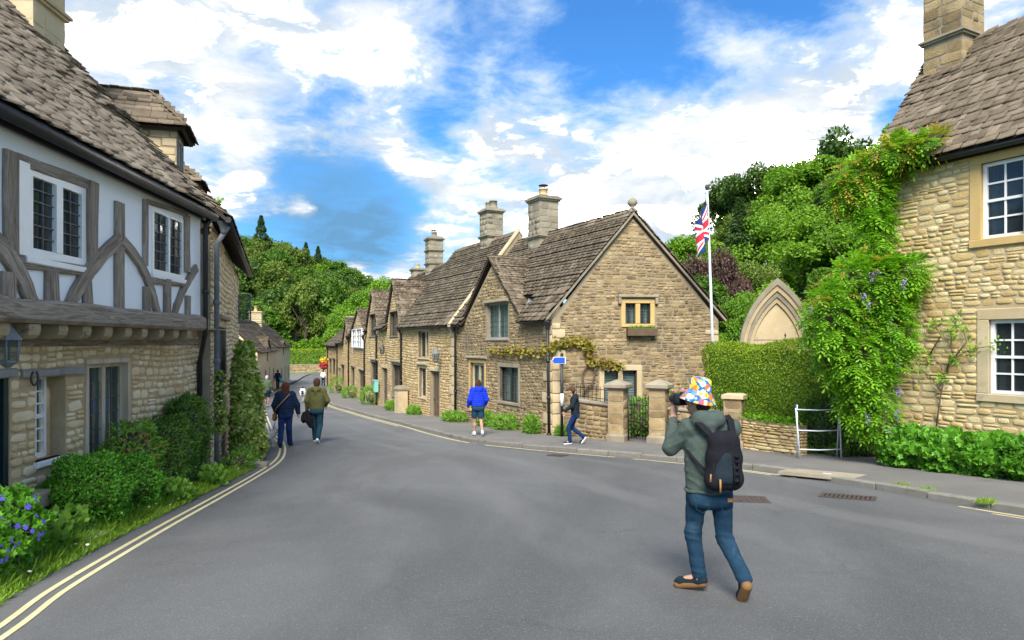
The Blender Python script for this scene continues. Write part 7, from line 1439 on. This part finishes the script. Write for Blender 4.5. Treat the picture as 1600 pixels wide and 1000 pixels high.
    # hair
    if O.get('hair'):
        hp = [(hd + V3(0, 0, .06) - hf * .02, hd + V3(0, 0, .05) - hf * .03, .093, .093, (.95, 1.05, 1.)), (hd - hf * .045 + V3(0, 0, .0), hd - hf * .05 - V3(0, 0, .04), .085, .07)]
        if O.get('hat'): hp = [(hd - hf * .055 - V3(0, 0, .0), hd - hf * .05 - V3(0, 0, .045), .07, .062)]
        if O.get('long'): hp += [(hd - hf * .05, hd - hf * .07 - V3(0, 0, .2), .09, .08, (1.2, .8, 1)), (hd - hf * .07 - V3(0, 0, .2), hd - hf * .09 - V3(0, 0, O['long']), .08, .05, (1.3, .7, 1))]
        sb = [(hd + hf * .13 - V3(0, 0, .06), hd + hf * .13 + V3(0, 0, .02), .09, .085)]; V, Q = sdf_mesh('h', hp, 0, min(vox, .012), .02, lambda X: .004 * np.sin(X[..., 0] * 90) * np.sin(X[..., 1] * 80 + X[..., 2] * 20), sb); put('hair', V, Q, O['hair'], t, fx)
    return t, g, fx
def local_thing(name, label, cat, parts, fx, mat, vox=.012, k=.02, disp=None):
    V, Q = sdf_mesh('x', parts, 0, vox, k, disp); W = fx(V); b = Vector(W.mean(0)); b.z = W[:, 2].min(); me = np_mesh(name, W - np.array(tuple(b)), [Q], MT[mat], smooth=True); o = add_obj(name, me, None, b); tag(o, label, cat); return o

# ---- the photographer
mb_ = gp(1110, 928); mb_.z = G(5.45)
JP = dict(pel=(-.02, 0, .86), ch=(-.02, .02, 1.2), hipL=(-.105, 0, .84), hipR=(.085, 0, .84), knL=(-.115, .1, .46), knR=(.12, .02, .45), anL=(-.07, .08, .11), anR=(.2, -.23, .18), toL=(-.20, .17, .045), toR=(.2, -.15, .045), shL=(-.165, .03, 1.345), shR=(.165, .0, 1.345), elL=(-.30, .1, 1.17), elR=(.2, .25, 1.17), wrL=(-.235, .27, 1.405), wrR=(-.04, .34, 1.42), nk=(-.03, .03, 1.42), hd=(-.085, .075, 1.575), hdir=(-.6, .8, -.02), hL=(.1, .25, .9), hR=(-.4, .1, .8))
Tm, gm, fxm = person('man in grey green hoodie and jeans photographing the street, seen from behind', mb_, .0, 1.75 * .985, JP, dict(leg_mat='c_jean', top_mat='c_hoodie', hood=1, tk=1.03, hem=.83, under='c_pale', shoe='c_dark', sole='c_gum', hair='c_hair_br', tw=.94, cuff=.84, hat=1), .0085)
hd = gm['hd']; hf = unit(gm['hdir'])
# bucket hat
m_, t_, bs = principled('flower_print_cotton'); tcn = t_.n.new('ShaderNodeNewGeometry'); vo = t_.n.new('ShaderNodeTexVoronoi'); vo.inputs['Scale'].default_value = 24; t_.l.new(tcn.outputs['Position'], vo.inputs['Vector']); sp = t_.n.new('ShaderNodeSeparateColor'); t_.l.new(vo.outputs['Color'], sp.inputs[0])
pal = t_.ramp(sp.outputs[0], [(0, (.75, .5, .02)), (.22, (.7, .18, .02)), (.36, (.6, .75, .85)), (.52, (.08, .28, .7)), (.68, (.8, .66, .1)), (.82, (.85, .85, .8)), (.92, (.7, .1, .15))], 'CONSTANT'); dd = vo.outputs['Distance']
wav_ = t_.math('MULTIPLY', t_.math('SINE', t_.math('MULTIPLY', t_.noise(tcn.outputs['Position'], 90, 1), 30)), .07); dd2 = t_.math('ADD', dd, wav_); col = t_.mix(t_.math('LESS_THAN', dd2, .6), (.012, .12, .33), pal); ce = t_.ramp(sp.outputs[1], [(0, (.6, .12, .02)), (.5, (.8, .6, .05)), (.8, (.1, .05, .3))], 'CONSTANT'); col = t_.mix(t_.math('LESS_THAN', dd, .17), col, ce); t_.l.new(col, bs.inputs['Base Color']); bs.inputs['Roughness'].default_value = .85; MT['c_hat'] = m_
m = MB(); tilt = Matrix.Rotation(.2, 4, Vector((hf[1], -hf[0], 0))) ; pr = [(.0, .175), (.07, .172), (.092, .158), (.098, .13), (.106, .055), (.112, .045), (.165, -.03), (.163, -.037), (.108, .035), (.09, .12)]; n_ = 28; V = []; s_ = .985
for (r, z) in pr:
    for j in range(n_): a = 2 * math.pi * j / n_; w2 = .9 * (1 + .04 * math.sin(3 * a + 1) * (r > .12)); p = tilt @ Vector((r * math.cos(a) * w2, r * math.sin(a) * w2, z * .92 - .015 + .008 * math.sin(2 * a) * (r > .12))); V.append(p)
Vh = np.array([tuple(v) for v in V]) + hd + V3(0, 0, .035) - hf * .012; Vh = fxm(Vh); b = Vector(Vh.mean(0)); Qh = np.array([(i * n_ + j, i * n_ + (j + 1) % n_, (i + 1) * n_ + (j + 1) % n_, (i + 1) * n_ + j) for i in range(len(pr) - 1) for j in range(n_)])[:, ::-1]
ht_ = add_obj('bucket_hat', np_mesh('bucket_hat', Vh - np.array(tuple(b)), [Qh], MT['c_hat'], smooth=True), None, b); tag(ht_, 'colourful flower print bucket hat on the photographer', 'hat')
# camera in his hands
cc = hd + hf * .135 + V3(-.02, 0, -.0); cs = unit(np.cross(hf, V3(0, 0, 1)))
cam_o = local_thing('photo_camera', 'black camera held up to the face of the man in the bucket hat', 'camera', [(cc - cs * .05 - V3(0, 0, .02), cc + cs * .05 - V3(0, 0, .02), .034, .034, (1, 1, 1.2)), (cc + V3(0, 0, .025), cc + V3(0, 0, .035), .028, .022), (cc - cs * .055 + hf * .02 - V3(0, 0, .03), cc - cs * .055 + hf * .02 + V3(0, 0, .02), .022, .022)], fxm, 'c_black', .006, .012)
V, Q = sdf_mesh('l', [(cc + hf * .03, cc + hf * .095, .034, .036)], 0, .006, .01); put('lens', V, Q, 'iron', cam_o, fxm)
# backpack
bk = V3(.04, -.225, 1.125); BX = [(bk + V3(-.062, 0, -.145), bk + V3(.062, 0, -.145), .084, .084, (1, .8, 1)), (bk + V3(-.055, 0, .02), bk + V3(.055, 0, .02), .088, .088, (1, .8, 1)), (bk + V3(-.035, 0, .14), bk + V3(.035, 0, .14), .08, .08, (1, .8, 1)), (bk + V3(-.062, 0, -.145), bk + V3(-.035, 0, .14), .084, .08, (1, .8, 1)), (bk + V3(.062, 0, -.145), bk + V3(.035, 0, .14), .084, .08, (1, .8, 1))]
bp = local_thing('backpack', 'black backpack worn by the man in the bucket hat', 'backpack', BX, fxm, 'c_black', .009, .03)
V, Q = sdf_mesh('p', [(bk + V3(-.035, -.055, -.12), bk + V3(.045, -.055, -.12), .062, .062, (1, .6, 1)), (bk + V3(-.03, -.05, -.03), bk + V3(.035, -.05, -.03), .058, .058, (1, .6, 1)), (bk + V3(.0, -.05, .03), bk + V3(.01, -.05, .03), .05, .05, (1, .6, 1))], 0, .009, .03); put('front_pocket', V, Q, 'c_dark', bp, fxm)
def tubes(parent, name, runs, r, mat):
    m = MB()
    for pts in runs: m.tube([Vector(q_) for q_ in fxm(np.array(pts))], r, 6)
    m.build(name, MT[mat], parent)
arc = lambda r1, r2, y, z0: [bk + V3(math.cos(a) * r1, y, z0 + math.sin(a) * r2) for a in np.linspace(math.pi, 0, 16)]
tubes(bp, 'zip', [[bk + V3(-.098, -.055, -.17)] + arc(.098, .13, -.055, .0) + [bk + V3(.103, -.055, -.17)]], .007, 'iron')
tubes(bp, 'webbing', [[bk + V3(.05, -.098, -.17), bk + V3(.05, -.1, -.05), bk + V3(.045, -.075, .06)], [bk + V3(.09, -.08, -.17), bk + V3(.09, -.082, -.05), bk + V3(.08, -.06, .06)]] + [[bk + V3(.05, -.1, z), bk + V3(.07, -.103, z - .008), bk + V3(.09, -.083, z)] for z in (-.14, -.09, -.04, .01, .05)], .009, 'c_black')
tubes(bp, 'zip_pull', [[bk + V3(-.06, -.105, -.13), bk + V3(-.06, -.11, -.23)], [bk + V3(-.115, -.05, -.1), bk + V3(-.12, -.055, -.16)]], .008, 'c_tan')
def strap(name, pts, w_):
    m = MB(); P_ = [V3(*p) for p in pts]; V = []
    for i, p in enumerate(P_):
        d = unit(P_[min(i + 1, len(P_) - 1)] - P_[max(i - 1, 0)]); sd = unit(np.cross(d, V3(0, -1, .15))); nn = unit(np.cross(sd, d)); V += [p - sd * w_, p + sd * w_, p + sd * w_ + nn * .012, p - sd * w_ + nn * .012]
    W = fxm(np.array(V)); k = len(P_); m.add([tuple(q_) for q_ in W], [(i * 4 + j, i * 4 + (j + 1) % 4, i * 4 + 4 + (j + 1) % 4, i * 4 + 4 + j) for i in range(k - 1) for j in range(4)]); m.build(name, MT['c_black'], bp)
strap('shoulder_strap', [(-.02, -.175, 1.27), (-.06, -.16, 1.33), (-.125, -.10, 1.40), (-.15, .0, 1.435), (-.14, .1, 1.40)], .022); strap('shoulder_strap', [(.08, -.175, 1.27), (.13, -.15, 1.33), (.135, -.09, 1.41), (.13, .0, 1.44), (.13, .1, 1.40)], .026); strap('lower_strap', [(-.02, -.18, .98), (-.11, -.165, 1.05), (-.175, -.08, 1.13), (-.2, .02, 1.19)], .011)
tubes(Tm, 'shoe_trim', [[gm['anL'] + V3(-.03, -.03, .0), gm['anL'] + V3(.035, -.035, -.02), gm['anL'] + V3(.05, .0, -.03)]], .016, 'c_orange'); tubes(Tm, 'pocket_seam', [[(.05, -.125, .80), (.05, -.137, .72), (.1, -.13, .69), (.15, -.10, .72), (.155, -.085, .80)], [(-.15, -.115, .80), (-.15, -.125, .72), (-.1, -.135, .69), (-.05, -.137, .72), (-.05, -.125, .8)]], .003, 'c_jean_dark')
tubes(Tm, 'hem_rib', [[(-.02 + math.cos(a) * .178, math.sin(a) * .127, .845 + .004 * math.sin(5 * a)) for a in np.linspace(0, 2 * math.pi, 40)]], .016, 'c_hoodie'); tubes(Tm, 'cuff', [[gm['wrL'] * .84 + gm['elL'] * .16 + V3(math.cos(a) * .045, math.sin(a) * .04, -.012 * math.sin(a)) for a in np.linspace(0, 2 * math.pi, 16)]], .013, 'c_hoodie')
q = MB(); pp = fxm(np.array([(.12, -.125, .79)]))[0]; q.box(pp, (.04, .012, .03)); q.build('leather_patch', MT['c_tan'], Tm)

# ---- the couple
def walk(f=1, **k):
    a = dict(knL=(-.09, .10 * f, .50), anL=(-.085, .16 * f if f > 0 else .26 * f, .09 if f > 0 else .14), toL=(-.10, .16 * f + .13 if f > 0 else .26 * f + .1, .045 if f > 0 else .04), knR=(.09, -.0 * f, .50), anR=(.085, -.24 * f if f > 0 else -.16 * f, .15 if f > 0 else .09), toR=(.10, (-.24 * f + .11) if f > 0 else (-.16 * f + .13), .04 if f > 0 else .045)); a.update(k); return a
b = gp(446, 699); T1, g1, fx1 = person('woman in navy quilted jacket and blue jeans walking away with a brown shoulder bag', b, .12, 1.70, walk(-1, fat=1.17, elL=(-.28, -.03, 1.15), elR=(.3, .02, 1.15), wrL=(-.27, .1, .95), wrR=(.32, .08, .92)), dict(leg_mat='c_jean_blue', top_mat='c_navy', puff=1, hood=0, tk=1.06, hem=.90, shoe='c_black', hair='c_hair_red', long=.28, tw=.95), .013)
bag = local_thing('shoulder_bag', 'brown leather bag hanging at the left hip of the woman', 'bag', [(V3(-.30, -.02, .80), V3(-.27, .06, .80), .07, .07, (.6, 1, 1.2)), (V3(-.30, -.02, .88), V3(-.27, .06, .88), .055, .055, (.6, 1, 1))], fx1, 'c_tan', .012)
m = MB(); m.tube([Vector(q_) for q_ in fx1(np.array([(-.29, -.05, .9), (-.2, -.19, 1.08), (-.02, -.205, 1.27), (.13, -.13, 1.44), (.14, .05, 1.46)]))], .014, 6); m.build('strap', MT['c_tan'], bag)
b = gp(495, 692); T2, g2, fx2 = person('man in olive green hoodie and dark jeans walking away beside the woman', b, .05, 1.80, walk(1, fat=1.05, elL=(-.26, -.02, 1.15), wrL=(-.27, .06, .90), elR=(.29, .0, 1.16), wrR=(.21, .12, 1.02)), dict(leg_mat='c_jean_dark', top_mat='c_olive', hood=1, tk=1.08, hem=.92, shoe='c_dark', sole='c_white', hair='c_hair_br'), .013)
bg2 = local_thing('carried_coat', 'black coat carried in the left hand of the man in olive', 'coat', [(V3(-.28, .08, .86), V3(-.20, .02, .62), .07, .12, (.8, 1, 1)), (V3(-.36, .06, .78), V3(-.36, .02, .62), .06, .08), (V3(-.2, .0, .6), V3(-.14, -.04, .46), .1, .06)], fx2, 'c_black', .012, .05, lambda X: .006 * np.sin(X[..., 0] * 60 + X[..., 2] * 25))
# ---- woman in the bright blue jacket on the pavement
b = gp(747, 681, .1); person('woman in bright blue quilted jacket and shorts walking on the right pavement', b, .25, 1.66, walk(1, fat=1.12, elL=(-.27, -.03, 1.13), elR=(.27, .0, 1.13), wrL=(-.28, .1, .92), wrR=(.25, .16, .95)), dict(leg_mat='c_shorts', legs=.56, top_mat='c_blue', puff=1, hood=1, tk=1.06, hem=.94, under='c_greytop', shoe='c_pale', sole='c_white', hair='c_hair_br', long=.14), .013)
# ---- child in the dark jacket
b = gp(899, 694, .1); Tk, gk, fxk = person('child in dark hooded jacket and jeans walking left past the garden wall', b, 1.45, 1.5, dict(knL=(-.08, .2, .52), anL=(-.07, .16, .09), toL=(-.07, .30, .045), knR=(.08, .12, .50), anR=(.08, -.24, .2), toR=(.08, -.17, .07), hd=(0, .13, 1.6), hdir=(0, .85, -.5), nk=(0, .06, 1.46), ch=(0, .03, 1.3), elL=(-.24, .1, 1.17), wrL=(-.24, .32, 1.02), elR=(.24, -.06, 1.16), wrR=(.25, .06, .95)), dict(leg_mat='c_jean_blue', top_mat='c_dark', hood=1, hem=.88, tk=1.1, shoe='c_navy', sole='c_white', hair='c_hair_dk', tw=.95), .012)
local_thing('cap', 'brown knitted cap on the child by the sign post', 'cap', [(gk['hd'] + V3(0, -.02, .07), gk['hd'] + V3(0, -.04, .05), .1, .1), (gk['hd'] + V3(0, .08, .06), gk['hd'] + V3(0, .15, .035), .05, .03, (1.5, 1, .5))], fxk, 'c_brown', .012)
# ---- people further down the street
b = gp(417, 636); person('man with grey hair in green top and dark shorts far down the left side', b, .1, 1.76, walk(1, fat=1.05), dict(leg_mat='c_navy', legs=.56, top_mat='c_green', hem=.9, tk=1.03, sleeve=1, shoe='c_brown', sole='c_white', hair='c_hair_gr'), .018)
b = gp(402, 636.5, .05); person('person in dark jacket and blue trousers at the left edge of the far street', b, .1, 1.72, walk(-1), dict(leg_mat='c_jean_blue', top_mat='c_dark', hem=.9, shoe='c_black', hair='c_hair_dk'), .02)
b = gp(473, 628.5); Tc, gc, fxc = person('small child in white jacket with a dark backpack in the middle of the road', b, .1, .98, walk(1, fat=1.25, hd=(0, .03, 1.60)), dict(leg_mat='c_greytop', top_mat='c_white', hood=1, tk=1.25, hem=.8, shoe='c_greytop', hair='c_hair_dk'), .022)
local_thing('child_backpack', 'small dark backpack on the child in white', 'backpack', [(V3(-.05, -.25, 1.0), V3(.05, -.25, 1.0), .1, .1), (V3(-.05, -.25, 1.22), V3(.05, -.25, 1.22), .09, .09)], fxc, 'c_dark', .02)
b = gp(505, 603.5); person('person in white top and navy trousers standing at the far end of the row', b, .1, 1.7, walk(-1), dict(leg_mat='c_navy', top_mat='c_white', hem=.9, shoe='c_black', hair='c_hair_br'), .022)
b = gp(434, 608, .1); Tb, gb, fxb = person('person in blue top beside the pale cottage', b, .2, 1.7, walk(1), dict(leg_mat='c_dark', top_mat='c_jean_blue', hem=.9, shoe='c_black', hair='c_hair_br'), .022)
local_thing('cyan_bag', 'turquoise bag carried by the person at the pale cottage', 'bag', [(V3(.3, .1, .75), V3(.36, .2, .75), .16, .16, (1, 1, 1.2))], fxb, 'c_cyan', .025)
# ---- white dog on a lead
def dog():
    b = gp(415, 699); yaw = -.9; ca, sa = math.cos(yaw), math.sin(yaw); fx = lambda V: np.column_stack([V[:, 0] * ca - V[:, 1] * sa + b.x, V[:, 0] * sa + V[:, 1] * ca + b.y, V[:, 2] + b.z]); t = thing('dog', 'small fluffy white dog on a lead at the left road edge', 'dog', b)
    pr = [(V3(0, -.17, .30), V3(0, .05, .30), .105, .11), (V3(0, .05, .29), V3(0, .17, .31), .115, .10), (V3(0, .17, .33), V3(0, .25, .42), .085, .075), (V3(0, .26, .44), V3(0, .28, .44), .078, .072), (V3(0, .31, .42), V3(0, .38, .405), .045, .032), (V3(-.055, .25, .5), V3(-.08, .25, .41), .025, .03), (V3(.055, .25, .5), V3(.08, .25, .41), .025, .03), (V3(0, -.24, .36), V3(0, -.3, .46), .028, .035), (V3(0, -.3, .46), V3(0, -.25, .52), .033, .025)]
    for sx, st in ((-1, .03), (1, -.03)): pr += [(V3(sx * .065, -.16, .28), V3(sx * .07, -.10 + st, .19), .065, .042), (V3(sx * .07, -.10 + st, .19), V3(sx * .07, -.19 + st, .12), .04, .03), (V3(sx * .07, -.19 + st, .12), V3(sx * .07, -.18 + st, .02), .028, .026), (V3(sx * .07, -.18 + st, .02), V3(sx * .07, -.15 + st, .018), .026, .022), (V3(sx * .065, .14, .27), V3(sx * .065, .12 - st, .16), .05, .034), (V3(sx * .065, .12 - st, .16), V3(sx * .065, .14 - st, .02), .031, .026), (V3(sx * .065, .14 - st, .02), V3(sx * .065, .17 - st, .018), .027, .022)]
    V, Q = sdf_mesh('d', pr, 0, .011, .03, lambda X: .006 * np.sin(X[..., 0] * 75 + X[..., 2] * 30) * np.sin(X[..., 1] * 70 + X[..., 2] * 50)); put('body', V, Q, 'c_dogfur', t, fx)
    V, Q = sdf_mesh('n', [(V3(0, .41, .415), V3(0, .412, .415), .014, .014)], 0, .006, .01); put('nose', V, Q, 'c_black', t, fx)
    for sx in (-1, 1): V, Q = sdf_mesh('n', [(V3(sx * .035, .33, .46), V3(sx * .035, .332, .46), .011, .011)], 0, .005, .01); put('eye', V, Q, 'c_black', t, fx)
    h = fx1(np.array([g1['wrL'] + V3(0, 0, -.08)]))[0]; c = fx(np.array([(0, .16, .41)]))[0]; m = MB(); h, c = Vector(h), Vector(c); m.tube([h, h.lerp(c, .35) - ZV(.12), h.lerp(c, .7) - ZV(.1), c], .007, 5); tag(m.build('dog_lead', MT['c_black'], None, c), 'dark lead from the hand of the woman to the white dog', 'lead')
dog()
